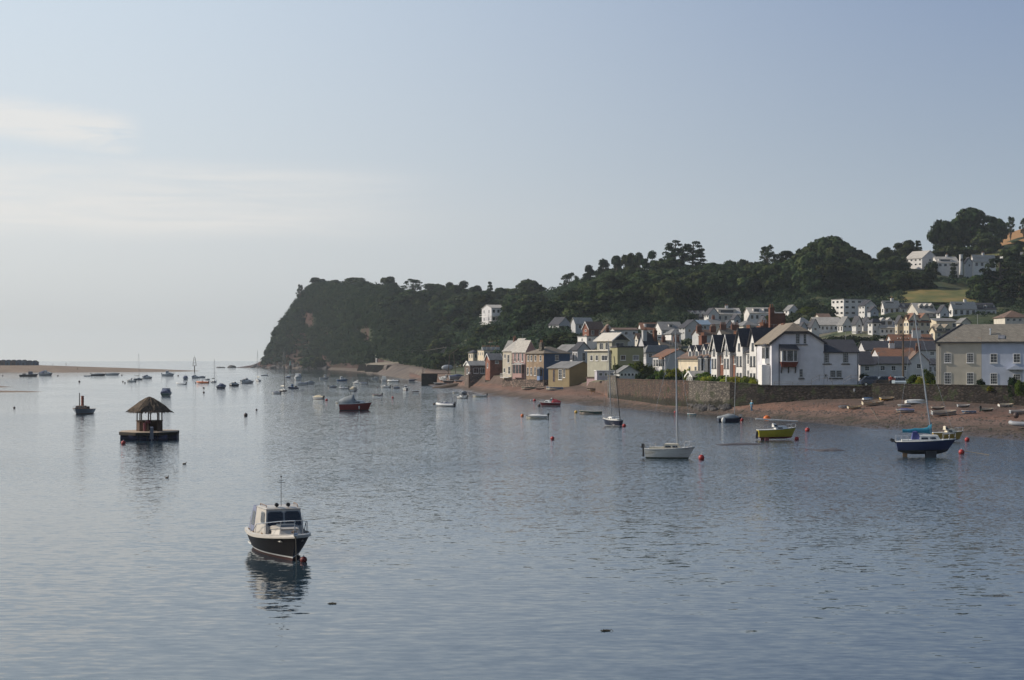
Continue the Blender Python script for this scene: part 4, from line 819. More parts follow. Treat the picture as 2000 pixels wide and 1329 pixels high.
# ------------------------------------------------------------- building materials
def wallm(name, col, **k): return pm(name, col, .9, k.pop('var', .10), k.pop('scale', .8), spec=.2, col2=k.pop('col2', tuple(c*.72 for c in col)), thr=k.pop('thr', (.56, .75)), **k)
def brickm(name, c1, c2, mortar, sc_=1.0, bw=.22, bh=.075, stone=False, tide=False):
    m = bpy.data.materials.new(name); m.use_nodes = True; t = NT(m.node_tree); t.n.clear()
    b = t.node('ShaderNodeBsdfPrincipled'); o = t.node('ShaderNodeOutputMaterial'); t.link(b.outputs[0], o.inputs[0]); b.inputs['Roughness'].default_value = .92; b.inputs['Specular IOR Level'].default_value = .2
    tcn = t.node('ShaderNodeTexCoord'); s_ = t.node('ShaderNodeSeparateXYZ'); t.link(tcn.outputs['Object'], s_.inputs[0])
    cx = t.node('ShaderNodeCombineXYZ'); t.link(t.math('ADD', s_.outputs[0], s_.outputs[1]), cx.inputs[0]); t.link(s_.outputs[2], cx.inputs[1])
    n = t.node('ShaderNodeTexNoise'); n.inputs['Scale'].default_value = .7; n.inputs['Detail'].default_value = 7; t.link(tcn.outputs['Object'], n.inputs['Vector'])
    if stone:
        v = t.node('ShaderNodeTexVoronoi'); v.inputs['Scale'].default_value = sc_; v.inputs['Randomness'].default_value = .9; mp = t.node('ShaderNodeMapping'); mp.inputs['Scale'].default_value = (1, 1, 1.7); t.link(tcn.outputs['Object'], mp.inputs[0]); t.link(mp.outputs[0], v.inputs['Vector'])
        vs_ = t.node('ShaderNodeSeparateColor'); t.link(v.outputs['Color'], vs_.inputs[0]); col = t.ramp(vs_.outputs[0], [(.1, c1), (.5, c2), (.92, tuple(min(1, c*1.25) for c in c2))])
        col = t.mix(t.ramp(v.outputs['Distance'], [(.32, (0, 0, 0)), (.55, (1, 1, 1))]), col, mortar)
        bp = t.node('ShaderNodeBump'); bp.inputs['Distance'].default_value = .06; bp.invert = True; t.link(v.outputs['Distance'], bp.inputs['Height']); t.link(bp.outputs[0], b.inputs['Normal'])
    else:
        k = t.node('ShaderNodeTexBrick'); k.inputs['Scale'].default_value = sc_; k.inputs['Brick Width'].default_value = bw; k.inputs['Row Height'].default_value = bh; k.inputs['Mortar Size'].default_value = .008
        k.inputs['Color1'].default_value = (*c1, 1); k.inputs['Color2'].default_value = (*c2, 1); k.inputs['Mortar'].default_value = (*mortar, 1); t.link(cx.outputs[0], k.inputs['Vector']); col = k.outputs[0]
    col = t.mix(.8, col, t.ramp(n.outputs[0], [(.3, (.5, .5, .5)), (.7, (1.25, 1.2, 1.15))]), 'MULTIPLY')
    if tide:      # weed and wet staining up to the high water mark
        col = t.mix(t.ramp(t.math('MULTIPLY', t.math('ADD', s_.outputs[2], t.math('MULTIPLY', n.outputs[0], 1.6)), .25), [(.62, (.85, .85, .85)), (.74, (0, 0, 0))]), col, (.020, .020, .014))
        col = t.mix(t.ramp(n.outputs[0], [(.56, (0, 0, 0)), (.64, (.7, .7, .7))]), col, (.03, .04, .018))
    t.link(col, b.inputs['Base Color']); return m
def roofm(name, col, col2=None, thr=(.5, .68), row=.28, var=.18, rough=.75):
    m = bpy.data.materials.new(name); m.use_nodes = True; t = NT(m.node_tree); t.n.clear()
    b = t.node('ShaderNodeBsdfPrincipled'); o = t.node('ShaderNodeOutputMaterial'); t.link(b.outputs[0], o.inputs[0]); b.inputs['Roughness'].default_value = rough; b.inputs['Specular IOR Level'].default_value = .4
    tcn = t.node('ShaderNodeTexCoord'); s_ = t.node('ShaderNodeSeparateXYZ'); t.link(tcn.outputs['Object'], s_.inputs[0])
    cx = t.node('ShaderNodeCombineXYZ'); t.link(t.math('ADD', s_.outputs[0], s_.outputs[1]), cx.inputs[0]); t.link(t.math('MULTIPLY', s_.outputs[2], 1.35), cx.inputs[1])
    k = t.node('ShaderNodeTexBrick'); k.inputs['Scale'].default_value = 1; k.inputs['Brick Width'].default_value = .3; k.inputs['Row Height'].default_value = row; k.inputs['Mortar Size'].default_value = .012
    k.inputs['Color1'].default_value = (*[c*(1-var) for c in col], 1); k.inputs['Color2'].default_value = (*[min(1, c*(1+var)) for c in col], 1); k.inputs['Mortar'].default_value = (*[c*.45 for c in col], 1); t.link(cx.outputs[0], k.inputs['Vector'])
    n = t.node('ShaderNodeTexNoise'); n.inputs['Scale'].default_value = .35; n.inputs['Detail'].default_value = 9; n.inputs['Roughness'].default_value = .7; t.link(tcn.outputs['Object'], n.inputs['Vector'])
    c_ = t.mix(t.ramp(n.outputs[0], [(thr[0], (0, 0, 0)), (thr[1], (1, 1, 1))]), k.outputs[0], col2 or tuple(c*.6 for c in col)); t.link(c_, b.inputs['Base Color']); return m
RW = wallm('white_render', (.62, .60, .58)); RLW = wallm('lilac_white_render', (.60, .59, .62)); RC = wallm('cream_render', (.58, .50, .38)); RG = wallm('grey_cream_render', (.48, .43, .35)); RB = wallm('pale_blue_render', (.42, .45, .53)); RPK = wallm('pink_render', (.38, .25, .23)); RPP = wallm('dusky_pink_render', (.36, .25, .25)); RY = wallm('yellow_render', (.235, .185, .11)); RSG = wallm('sage_render', (.36, .345, .28)); ROL = wallm('olive_render', (.26, .25, .15)); RBL = wallm('blue_painted_wall', (.065, .11, .19)); RGR = wallm('pale_grey_render', (.45, .45, .45)); RSKY = wallm('sky_blue_render', (.25, .38, .62)); RGW = wallm('greyish_white_render', (.50, .49, .50))
BRR = brickm('red_brick', (.26, .09, .055), (.20, .065, .04), (.25, .2, .17)); BRT = brickm('tan_brick', (.34, .25, .17), (.29, .20, .13), (.40, .33, .26)); BRC = brickm('chimney_brick', (.19, .07, .045), (.13, .05, .035), (.2, .15, .12))
STN = brickm('rubble_stone', (.13, .10, .09), (.26, .19, .16), (.10, .085, .075), 2.4, stone=True); STR = brickm('red_rubble_stone', (.075, .048, .038), (.12, .075, .06), (.07, .055, .048), 2.0, stone=True, tide=True); STD = brickm('dark_wall_stone', (.026, .022, .021), (.045, .037, .034), (.022, .019, .018), 2.2, stone=True, tide=True); STG = brickm('grey_rubble_stone', (.13, .115, .10), (.19, .17, .145), (.10, .09, .08), 2.4, stone=True, tide=True)
SL = roofm('slate_grey', (.20, .195, .19)); SLL = roofm('pale_slate', (.42, .39, .35), (.30, .28, .25)); SLD = roofm('dark_slate', (.045, .045, .055)); SLB = roofm('brown_tile', (.16, .10, .07), (.09, .06, .05)); SLR = roofm('rusty_tile', (.20, .095, .055), (.11, .08, .065)); SLC = roofm('lichened_slate', (.19, .17, .14), (.30, .12, .045), (.60, .72)); SLT = roofm('tan_slate', (.22, .18, .135), (.14, .115, .095)); ZINC = pm('pale_zinc_roof', (.55, .50, .42), .4, .1, 1)
TRIM = pm('white_trim', (.70, .68, .65), .6, .06, 4); DTRIM = pm('dark_trim', (.035, .03, .032), .6, .15, 4); POT = pm('terracotta_pot', (.26, .12, .07), .85, .2, 4); PANE = pm('window_glass', (.02, .024, .03), .12, .5, 1.5, spec=.7); CURT = pm('curtained_glass', (.16, .16, .17), .3, .4, 2, spec=.5); GUT = pm('gutter_black', (.03, .03, .033), .5)

class House:
    """block with its near corner at (xc, Y); face F runs to the right (towards column xr), face L runs away to the left (column xl); theta turns it"""
    def __init__(s, name, label, xl, xc, xr, yb, ye, Y, th=0, depth=None, cat='house', width=None, base=None):
        t = R(th); X = (xc-1000)/F*Y; kr = (xr-1000)/F; kl = (xl-1000)/F
        s.b = width or (kr*Y-X)/(cos(t)-kr*sin(t)); den = (sin(t)+kl*cos(t)); s.a = depth or (X-kl*Y)/den
        s.z0 = H-(yb-HY)*Y/F; s.h = (yb-ye)*Y/F; s.t = t; s.X = X; s.Y = Y; s.sc = Y/F
        s.e = empty(name, label, cat, (X, Y, s.z0), t); s.roof_obj = None; s.label = label
    def lx(s, px):     # photo column -> x along face F
        k = (px-1000)/F; return (k*s.Y-s.X)/(cos(s.t)-k*sin(s.t))
    def ly(s, px):     # photo column -> y along face L
        k = (px-1000)/F; return (s.X-k*s.Y)/(sin(s.t)+k*cos(s.t))
    def zat(s, py, x=0, y=0):
        Yw = s.Y+x*sin(s.t)+y*cos(s.t); return H-(py-HY)*Yw/F-s.z0
    def walls(s, mat, base=None, found=4.0, mats=None):
        b = MB(); b.box((0, 0, -found), (s.b, s.a, s.h)); s.wallo = b.build('wall', mat, s.e)
        return s
    def gable(s, axis, rise, rm, ov=.3, wm=None, th=.14, ovg=.25, off=0.0, verge=None):
        b, a, h = s.b, s.a, s.h; g_ = MB()
        if axis == 'x': pr = lambda u, v, z: (u, v, z); lu, lv = b, a
        else: pr = lambda u, v, z: (v, u, z); lu, lv = a, b
        m_ = lv*(.5+off)
        for u in (0, lu): MB().add([pr(u, 0, h), pr(u, lv, h), pr(u, m_, h+rise)], [(0, 1, 2)]).build('gable_wall', wm or s.wallo.data.materials[0], s.e)
        r = MB()
        for v0, v1 in ((0, m_), (lv, m_)):
            sg = -1 if v0 == 0 else 1; k = rise/max(.01, abs(m_-v0)); p0 = (v0+sg*ov, h-ov*k+.02); p1 = (m_, h+rise+.02)
            P = []
            for u in (-ovg, lu+ovg):
                P += [pr(u, p0[0], p0[1]), pr(u, p1[0], p1[1]), pr(u, p1[0], p1[1]+th), pr(u, p0[0], p0[1]+th)]
            r.add(P, [(0, 1, 2, 3), (4, 7, 6, 5), (0, 4, 5, 1), (3, 2, 6, 7), (0, 3, 7, 4), (1, 5, 6, 2)])
        s.ro = r.build('roof', rm, s.e); s.rise = rise; s.axis = axis; s.m_ = m_
        if verge:
            v_ = MB()
            for u in (-ovg-.03, lu+ovg+.03):
                for v0 in (0, lv):
                    sg = -1 if v0 == 0 else 1; k = rise/max(.01, abs(m_-v0)); A = (v0+sg*(ov+.02), h-ov*k-.12); B_ = (m_, h+rise-.10)
                    v_.add([pr(u-.025, *A), pr(u-.025, *B_), pr(u-.025, B_[0], B_[1]+.3), pr(u-.025, A[0], A[1]+.3), pr(u+.025, *A), pr(u+.025, *B_), pr(u+.025, B_[0], B_[1]+.3), pr(u+.025, A[0], A[1]+.3)], [(0, 1, 2, 3), (7, 6, 5, 4), (0, 4, 5, 1), (3, 2, 6, 7), (0, 3, 7, 4), (1, 5, 6, 2)])
            v_.build('bargeboard', verge, s.e)
        return s
    def hip(s, rise, rm, ov=.35, inset=None):
        b, a, h = s.b, s.a, s.h; i = inset or min(a, b)*.5; z = h-.02; r = MB(); o = ov
        if b >= a: R1, R2 = (i, a/2, h+rise), (b-i, a/2, h+rise)
        else: R1, R2 = (b/2, i, h+rise), (b/2, a-i, h+rise)
        V = [(-o, -o, z), (b+o, -o, z), (b+o, a+o, z), (-o, a+o, z), R1, R2]
        if b >= a: fs = [(0, 1, 5, 4), (1, 2, 5), (2, 3, 4, 5), (3, 0, 4)]
        else: fs = [(0, 1, 4), (1, 2, 5, 4), (2, 3, 5), (3, 0, 4, 5)]
        r.add(V, fs+[(0, 3, 2, 1)]); r.box((-o-.02, -o-.02, z-.14), (b+o+.02, a+o+.02, z-.01)); s.ro = r.build('roof', rm, s.e); s.rise = rise; s.axis = 'h'; s.m_ = a/2; return s
    def flat(s, rm, ov=.15, t=.25):
        r = MB(); r.box((-ov, -ov, s.h+.003), (s.b+ov, s.a+ov, s.h+t)); s.ro = r.build('roof', rm, s.e); s.rise = t; return s
    def P(s, face, u, z, d=0):     # point on a face, d metres proud
        return Vector((u, -d, z)) if face == 'F' else (Vector((-d, u, z)) if face == 'L' else (Vector((s.b+d, u, z)) if face == 'R' else Vector((u, s.a+d, z))))
    def window(s, face, u, z, w, h, bars=(1, 1), frame=None, sill=True, pane=None, small=False, name='window', d0=0):
        fr = frame or TRIM; t = .07 if not small else .09; b = MB()
        def bx(u0, u1, z0, z1, d1, d2):
            p = [s.P(face, u0, z0, d1+d0), s.P(face, u1, z1, d2+d0)]; lo = [min(p[0][i], p[1][i]) for i in range(3)]; hi = [max(p[0][i], p[1][i]) for i in range(3)]; b.box(lo, hi)
        bx(u-w/2, u+w/2, z, z+t, -.02, .05); bx(u-w/2, u+w/2, z+h-t, z+h, -.02, .05); bx(u-w/2, u-w/2+t, z+t, z+h-t, -.02, .05); bx(u+w/2-t, u+w/2, z+t, z+h-t, -.02, .05)
        for i in range(1, bars[0]+1): q = u-w/2+w*i/(bars[0]+1); bx(q-.013, q+.013, z+t, z+h-t, -.02, .04)
        for i in range(1, bars[1]+1): q = z+h*i/(bars[1]+1); bx(u-w/2+t, u+w/2-t, q-.014, q+.014, -.02, .035)
        if sill: bx(u-w/2-.08, u+w/2+.08, z-.09, z-.002, -.02, .11)
        o = b.build(name, fr, s.e); b = MB(); bx(u-w/2+t, u+w/2-t, z+t, z+h-t, -.02, .018); b.build('pane', pane or PANE, o); return o
    def wpx(s, face, x0, y0, x1, y1, **k):   # window given by its rectangle in the photo
        f = s.lx if face == 'F' else s.ly; u0, u1 = f(x0), f(x1); um = (u0+u1)/2; q = (um, 0) if face == 'F' else (0, um)
        z1 = s.zat(y0, *q); z0 = s.zat(y1, *q); return s.window(face, um, z0, abs(u1-u0), z1-z0, **k)
    def rowwin(s, face, n, z, w, h, **k):
        L_ = s.b if face in 'FB' else s.a
        for i in range(n): s.window(face, L_*(i+.5)/n, z, min(w, L_/n*.6), h, **k)
    def chimney(s, x, y, w=.8, d=.6, top=1.3, pots=3, mat=None, base=None):
        z0 = s.h+(base if base is not None else s.rise*.3); z1 = s.h+s.rise+top; b = MB(); b.box((x-w/2, y-d/2, z0), (x+w/2, y+d/2, z1)); b.box((x-w/2-.06, y-d/2-.06, z1-.22), (x+w/2+.06, y+d/2+.06, z1-.08))
        o = b.build('chimney', mat or BRC, s.ro); p = MB(); lg = w >= d
        for i in range(pots):
            f = (i+.5)/pots-.5; q = Vector((x+(f*w if lg else 0), y+(0 if lg else f*d), z1)); p.tube(q, q+Vector((0, 0, .55)), .13, .10, 8); p.tube(q+Vector((0, 0, .5)), q+Vector((0, 0, .58)), .13, n=8)
        if pots:
            c = p.build('chimney_pot', POT, s.e); bpy.data.objects.remove(c)
            b2 = MB(); b2.v, b2.f, b2.m, b2.s = b.v+p.v, b.f+[[i+len(b.v) for i in f] for f in p.f], b.m+[1]*len(p.f), b.s+p.s
            bpy.data.objects.remove(o); o = b2.build('chimney', [mat or BRC, POT], s.ro)
        return o
    def dormer(s, x, y0, w=1.5, h=1.2, dz=.5, dep=2.0, wm=None, rm=None, face='F', gab=True):
        """small roof dormer: front wall and gabled roof as one part, window as its child. x along the eave, y0 set-back from the wall"""
        b = MB(); z = s.h+dz; rot = face == 'L'; tr = (lambda p: Vector((p[1], p[0], p[2]))) if rot else (lambda p: Vector(p))
        A = [tr(v) for v in ((x-w/2, y0, z), (x+w/2, y0, z), (x+w/2, y0+dep, z), (x-w/2, y0+dep, z), (x-w/2, y0, z+h), (x+w/2, y0, z+h), (x+w/2, y0+dep, z+h), (x-w/2, y0+dep, z+h))]; b.hexa(A, 0)
        r_ = .55*w if gab else .12
        if gab:
            b.add([tr(v) for v in ((x-w/2, y0+.01, z+h), (x+w/2, y0+.01, z+h), (x, y0+.01, z+h+r_))], [(0, 1, 2)], 0)
            for sg in (1, -1):
                b.add([tr(v) for v in ((x+sg*(w/2+.15), y0-.2, z+h-.12), (x, y0-.2, z+h+r_+.03), (x, y0+dep+1.2, z+h+r_+.03), (x+sg*(w/2+.15), y0+dep+1.2, z+h-.12))], [(0, 1, 2, 3)], 1)
                b.add([tr(v) for v in ((x+sg*(w/2+.15), y0-.2, z+h-.22), (x, y0-.2, z+h+r_-.07), (x, y0-.2, z+h+r_+.05), (x+sg*(w/2+.15), y0-.2, z+h-.10))], [(0, 1, 2, 3)], 2)
        else: b.hexa([tr(v) for v in ((x-w/2-.1, y0-.15, z+h), (x+w/2+.1, y0-.15, z+h), (x+w/2+.1, y0+dep, z+h), (x-w/2-.1, y0+dep, z+h), (x-w/2-.1, y0-.15, z+h+.12), (x+w/2+.1, y0-.15, z+h+.12), (x+w/2+.1, y0+dep, z+h+.12), (x-w/2-.1, y0+dep, z+h+.12))], 1)
        o = b.build('dormer', [wm or RW, rm or SLD, TRIM], s.e); c = MB(); q = .72*w/2
        lo, hi = tr((x-q, y0-.04, z+.15)), tr((x+q, y0+.02, z+h-.1)); c.box([min(lo[i], hi[i]) for i in range(3)], [max(lo[i], hi[i]) for i in range(3)]); c.build('window', PANE, o); return o
    def pipe(s, face, u, z0, z1, mat=None): b = MB(); b.tube(s.P(face, u, z0, .09), s.P(face, u, z1, .09), .05, n=6); b.build('drainpipe', mat or GUT, s.e)
    def bay(s, face, u0, u1, z0, z1, out, wm, rm, n=2, glaz=True, mid=None, bars=(1, 1)):
        b = MB(); i = out*.45
        def ring(z, o=0): return [s.P(face, u0-o, z, 0), s.P(face, u0+i*.5-o, z, out+o), s.P(face, u1-i*.5+o, z, out+o), s.P(face, u1+o, z, 0)]
        b.loft([ring(z0), ring(z1)]); o = b.build('bay_window', wm, s.e); r = MB(); r.loft([ring(z1+.004, .12), ring(z1+.12, .12), [p*.5+sum(ring(z1+.45), Vector())/4*.5 for p in ring(z1+.45)]]); r.build('bay_roof', rm, o)
        zz = z0+(z1-z0)*(mid if mid is not None else .3); hh = z1-zz-.12; w = (u1-u0-i)/n
        for k in range(n):
            uu = u0+i*.5+w*(k+.5); m = MB(); lo, hi = s.P(face, uu-w*.40, zz, out+.01), s.P(face, uu+w*.40, zz+hh, out+.035); m.box([min(lo[q], hi[q]) for q in range(3)], [max(lo[q], hi[q]) for q in range(3)]); m.build('window', PANE, o)
        for sg, (ua, ub) in ((1, (u0, u0+i*.5)), (-1, (u1, u1-i*.5))):
            A, B_ = s.P(face, ua, zz, 0), s.P(face, ub, zz, out); d = B_-A; nn = Vector((d.y, -d.x, 0)).normalized(); mid_ = s.P(face, (u0+u1)/2, zz, 0)
            if (A-mid_).dot(nn) < 0: nn = -nn
            A2, B2 = A+d*.2+nn*.015, A+d*.85+nn*.015; m = MB(); m.hexa([A2, B2, B2-nn*.02, A2-nn*.02]+[p+Vector((0, 0, hh)) for p in (A2, B2, B2-nn*.02, A2-nn*.02)]); m.build('window', PANE, o)
        return o
def hs(label, xl, xc, xr, yb, ye, Y, th, roof, rise_px, wm, rm, F_=(), L_=(), depth=None, chim=(), dorm=(), name='house', width=None, ov=.3, verge=None, gwm=None, off=0, cat='house', far=True):
    """compact house: F_/L_ are (columns, storeys) of windows; rise in photo rows; chimneys (fraction x, fraction y, pots)"""
    h = House(name, label, xl, xc, xr, yb, ye, Y, th, depth, cat, width); h.walls(wm); r = rise_px*Y/F
    if roof in 'xy': h.gable(roof, r, rm, ov, gwm, verge=verge, off=off)
    elif roof == 'h': h.hip(r, rm)
    else: h.flat(rm)
    for fc, sp_ in (('F', F_), ('L', L_)):
        if not sp_: continue
        n, st = sp_[:2]; sh = h.h/st; ww = sp_[2] if len(sp_) > 2 else 1.0
        for k in range(st): h.rowwin(fc, n, sh*k+sh*.36, ww, sh*.46, bars=(0, 0) if Y > 400 else (1, 1), small=Y > 400, sill=Y < 400)
    for c in chim: h.chimney(h.b*c[0], h.a*c[1], .9 if len(c) < 4 else c[3], .6, 1.0, c[2], mat=c[4] if len(c) > 4 else None)
    for d in dorm: h.dormer(h.b*d[0] if d[2] == 'F' else h.a*d[0], d[1], d[3] if len(d) > 3 else 1.5, d[4] if len(d) > 4 else 1.2, d[5] if len(d) > 5 else .35, 1.8, wm, rm, d[2], gab=(d[6] if len(d) > 6 else True))
    return h
def hiproof(H_, rise, rm, ins, ov=.25):
    """roof hipped at its left end, running on into the next house on the right"""
    b, a, z = H_.b, H_.a, H_.h; k = rise/(a/2); V = [(-ov, -ov, z-ov*k), (b, -ov, z-ov*k), (b, a/2, z+rise), (ins, a/2, z+rise), (b, a+ov, z-ov*k), (-ov, a+ov, z-ov*k)]
    r = MB(); up = [(p[0], p[1], p[2]+.14) for p in V]; fs = [(0, 1, 2, 3), (3, 2, 4, 5), (0, 3, 5)]; r.add(up, fs); r.add(V, [f[::-1] for f in fs]+[(0, 5, 4, 1)])
    for i, j in ((0, 1), (5, 0)): r.add([V[i], V[j], up[j], up[i]], [(0, 1, 2, 3)])
    H_.ro = r.build('roof', rm, H_.e); H_.rise = rise; g = MB()
    for i, j in ((0, 3), (3, 5)): g.tube(up[i], up[j], .16, n=6)
    g.build('hip_tiles', SLD, H_.ro)
# ================= right-hand terrace (nearest building)
YT = 213.0
h = House('terraced_house', 'grey-cream two-storey house with small-paned windows, nearest on the right, left half of a pair', 1826, 1828, 1917, 757, 668, YT, -18, depth=9.0); h.walls(RG)
h.hs = h.b; hiproof(h, 2.35, SLC, 3.3)
for x in (1851, 1895):
    h.wpx('F', x-7, 690, x+7, 709, bars=(3, 3)); h.wpx('F', x-7, 728, x+7, 751, bars=(3, 3))
h.pipe('F', h.lx(1834), -.2, h.h-.4, wallm('pipe_cream', (.4, .38, .34))); b = MB(); b.box((h.lx(1834)-.15, -.22, h.h-.55), (h.lx(1834)+.15, -.02, h.h-.3)); b.build('rainwater_head', GUT, h.e)
b = MB(); b.box((-.1, -.36, h.h-.16), (h.b, -.24, h.h-.04)); b.build('gutter', GUT, h.e)
X1 = h.X+h.b*cos(h.t); Y1 = YT+h.b*sin(h.t)
h2 = House('terraced_house', 'pale blue two-storey house with a porch, right half of the near pair', 1916, 1917.2, 2100, 757, 668, Y1, -18, depth=9.0, width=14); h2.z0 = h.z0; h2.e.location.z = h.z0; h2.h = h.h-.004; h2.walls(RB); h2.gable('x', 2.35, SLC, .25, ovg=.0)
for x in (1941, 1986): h2.wpx('F', x-7, 691, x+7, 709, bars=(1, 2)); h2.wpx('F', x-7, 729 if x < 1950 else 731, x+7, 751, bars=(2, 3))
h2.window('F', 11.5, .6, 1.0, 1.5, bars=(3, 3)); h2.window('F', 11.5, 3.4, 1.0, 1.4, bars=(3, 3))
u = h2.lx(1984); b = MB(); b.box((u-1.0, -1.0, 2.45), (u+1.0, -.02, 2.52)); b.add([(u-1.15, -1.1, 2.5), (u, -1.1, 3.15), (u+1.15, -1.1, 2.5), (u-1.15, 0, 2.5), (u, 0, 3.15), (u+1.15, 0, 2.5)], [(0, 1, 2), (3, 5, 4), (0, 3, 4, 1), (1, 4, 5, 2)]); b.box((u-1.0, -1.0, 0), (u-.9, -.9, 2.45)); b.box((u+.9, -1.0, 0), (u+1.0, -.9, 2.45)); b.build('porch', RB, h2.e)
u = h2.lx(1934); v = h2.a*.18; zz = h2.h+2.35*2*.18; b = MB(); b.tube((u, v, zz-.2), (u, v, zz+.95), .12, n=8); b.tube((u, v, zz+.8), (u, v, zz+1.0), .18, n=8); b.build('flue', STEEL, h2.ro)
u = h2.lx(1956); k = 2.35/4.5; b = MB(); v0, v1 = .35, 1.25; P = lambda a, v, o: (a, v, h2.h+.16+k*v+o); b.hexa([Vector(P(*q)) for q in ((u-.45, v0, .0), (u+.45, v0, .0), (u+.45, v1, .0), (u-.45, v1, .0), (u-.45, v0, .12), (u+.45, v0, .12), (u+.45, v1, .12), (u-.45, v1, .12))]); b.build('roof_light', CURT, h2.ro)
b = MB(); b.box((0, -.36, h2.h-.16), (h2.b, -.24, h2.h-.04)); b.build('gutter', GUT, h2.e)

# ================= white riverside house and the receding terrace beside it
TH = 3.0
w = House('riverside_house', 'large white gabled house with a red-tiled oriel window above the dark sea wall', 1497, 1507, 1609, 752, 668, 231.5, TH, depth=10.5); w.walls(RLW)
hw, rs = w.h, 36*231.5/F
# half-hipped roof: ridge runs back from the front
def halfhip(H_, rise, rm, jk, ov=.45):
    b, a, h_ = H_.b, H_.a, H_.h; m = b*.46; zj = h_+rise*jk; r = MB(); kL = rise/m; kR = rise/(b-m); e = .35; T_ = .16
    xl = m-(rise-rise*jk)/kL; xr_ = m+(rise-rise*jk)/kR; yr = (1-jk)*rise*.95
    A = [(-ov, -e, h_-ov*kL), (xl, -e, zj), (m, yr, h_+rise), (m, a, h_+rise), (-ov, a, h_-ov*kL), (b+ov, -e, h_-ov*kR), (xr_, -e, zj), (b+ov, a, h_-ov*kR)]
    up = [(p[0], p[1], p[2]+T_) for p in A]; r.add(up, [(0, 1, 2, 3, 4), (5, 7, 3, 2, 6), (1, 6, 2)], 0); r.add(A, [(4, 3, 2, 1, 0), (6, 2, 3, 7, 5), (2, 6, 1)], 0)
    for i, j in ((0, 1), (1, 6), (6, 5), (4, 0), (5, 7)): r.add([A[i], A[j], up[j], up[i]], [(0, 1, 2, 3)])
    H_.ro = r.build('roof', rm, H_.e); g_ = MB(); x1, x2 = m-(rise*(1-jk))/kL, m+(rise*(1-jk))/kR
    g_.add([(0, 0, h_), (b, 0, h_), (x2, 0, zj), (x1, 0, zj)], [(0, 1, 2, 3)]); g_.build('gable_wall', H_.wallo.data.materials[0], H_.e); g_ = MB(); g_.add([(0, a, h_), (b, a, h_), (m, a, h_+rise)], [(0, 1, 2)]); g_.build('gable_wall', H_.wallo.data.materials[0], H_.e)
    v = MB()
    for p, q in ((A[0], A[1]), (A[1], A[6]), (A[6], A[5])):
        p, q = Vector(p), Vector(q); v.hexa([p+Vector((0, -.05, -.22)), q+Vector((0, -.05, -.22)), q+Vector((0, 0, -.22)), p+Vector((0, 0, -.22)), p+Vector((0, -.05, .14)), q+Vector((0, -.05, .14)), q+Vector((0, 0, .14)), p+Vector((0, 0, .14))])
    v.build('bargeboard', DTRIM, H_.e); H_.rise = rise
halfhip(w, rs, SLT, .52)
w.wpx('F', 1554, 652, 1562, 672, bars=(1, 3), frame=RGR); w.wpx('F', 1569, 652, 1575, 672, bars=(0, 3), frame=RGR, sill=False)
b = MB(); b.box((w.lx(1552), -.16, w.zat(674.5)), (w.lx(1577), -.01, w.zat(673))); b.build('sill', DTRIM, w.e)
w.wpx('F', 1561, 721, 1568, 737, bars=(1, 2), frame=RGR); b = MB(); b.box((w.lx(1559), -.14, w.zat(741)), (w.lx(1571), -.01, w.zat(739.5))); b.build('sill', DTRIM, w.e)
w.pipe('F', w.lx(1521.5), -.2, w.h-.3)
# oriel
u0, u1 = w.lx(1524), w.lx(1555); z0, z1, z2, z3 = w.zat(717), w.zat(707), w.zat(684), w.zat(674)
o = MB(); o.box((u0, -.85, z1), (u1, 0, z2)); o = o.build('oriel_window', TRIM, w.e)
b = MB(); b.hexa([Vector(v) for v in ((u0+.15, -.55, z0), (u1-.15, -.55, z0), (u1-.15, 0, z0), (u0+.15, 0, z0), (u0-.12, -.98, z1), (u1+.12, -.98, z1), (u1+.12, 0, z1), (u0-.12, 0, z1))]); b.build('tile_hanging', roofm('red_tile_hanging', (.20, .05, .035), row=.12), o)
b = MB(); b.hexa([Vector(v) for v in ((u0-.25, -1.15, z2), (u1+.3, -1.15, z2), (u1+.3, 0, z2), (u0-.25, 0, z2), (u0-.1, -.1, z3+.1), (u1-.1, -.1, z3+.1), (u1-.1, 0, z3+.1), (u0-.1, 0, z3+.1))]); b.build('oriel_roof', SLD, o)
for i, (fa, fb_) in enumerate(((.10, .30), (.36, .72), (.78, .97))):
    b = MB(); b.box((u0+(u1-u0)*fa, -.875, z1+.12), (u0+(u1-u0)*fb_, -.83, z2-.1)); b.build('window', PANE, o)
    b = MB()
for i in range(3):
    u = u0+.15+(u1-u0-.3)*i/2; b = MB(); b.hexa([Vector(v) for v in ((u-.06, -.08, z0-.95), (u+.06, -.08, z0-.95), (u+.06, 0, z0-.95), (u-.06, 0, z0-.95), (u-.06, -.55, z0-.02), (u+.06, -.55, z0-.02), (u+.06, 0, z0-.02), (u-.06, 0, z0-.02))]); b.build('bracket', DTRIM, o)
# left side of the white house: porch and bay seen obliquely
w.bay('L', 1.2, 3.6, w.h-3.3, w.h-.7, .7, TRIM, SLD, 2); b = MB(); b.box((-1.3, .8, 0), (-.05, 3.4, 3.0)); b.build('porch', TRIM, w.e)
w.chimney(w.b*.47, 7.5, .7, 1.6, .2, 0)
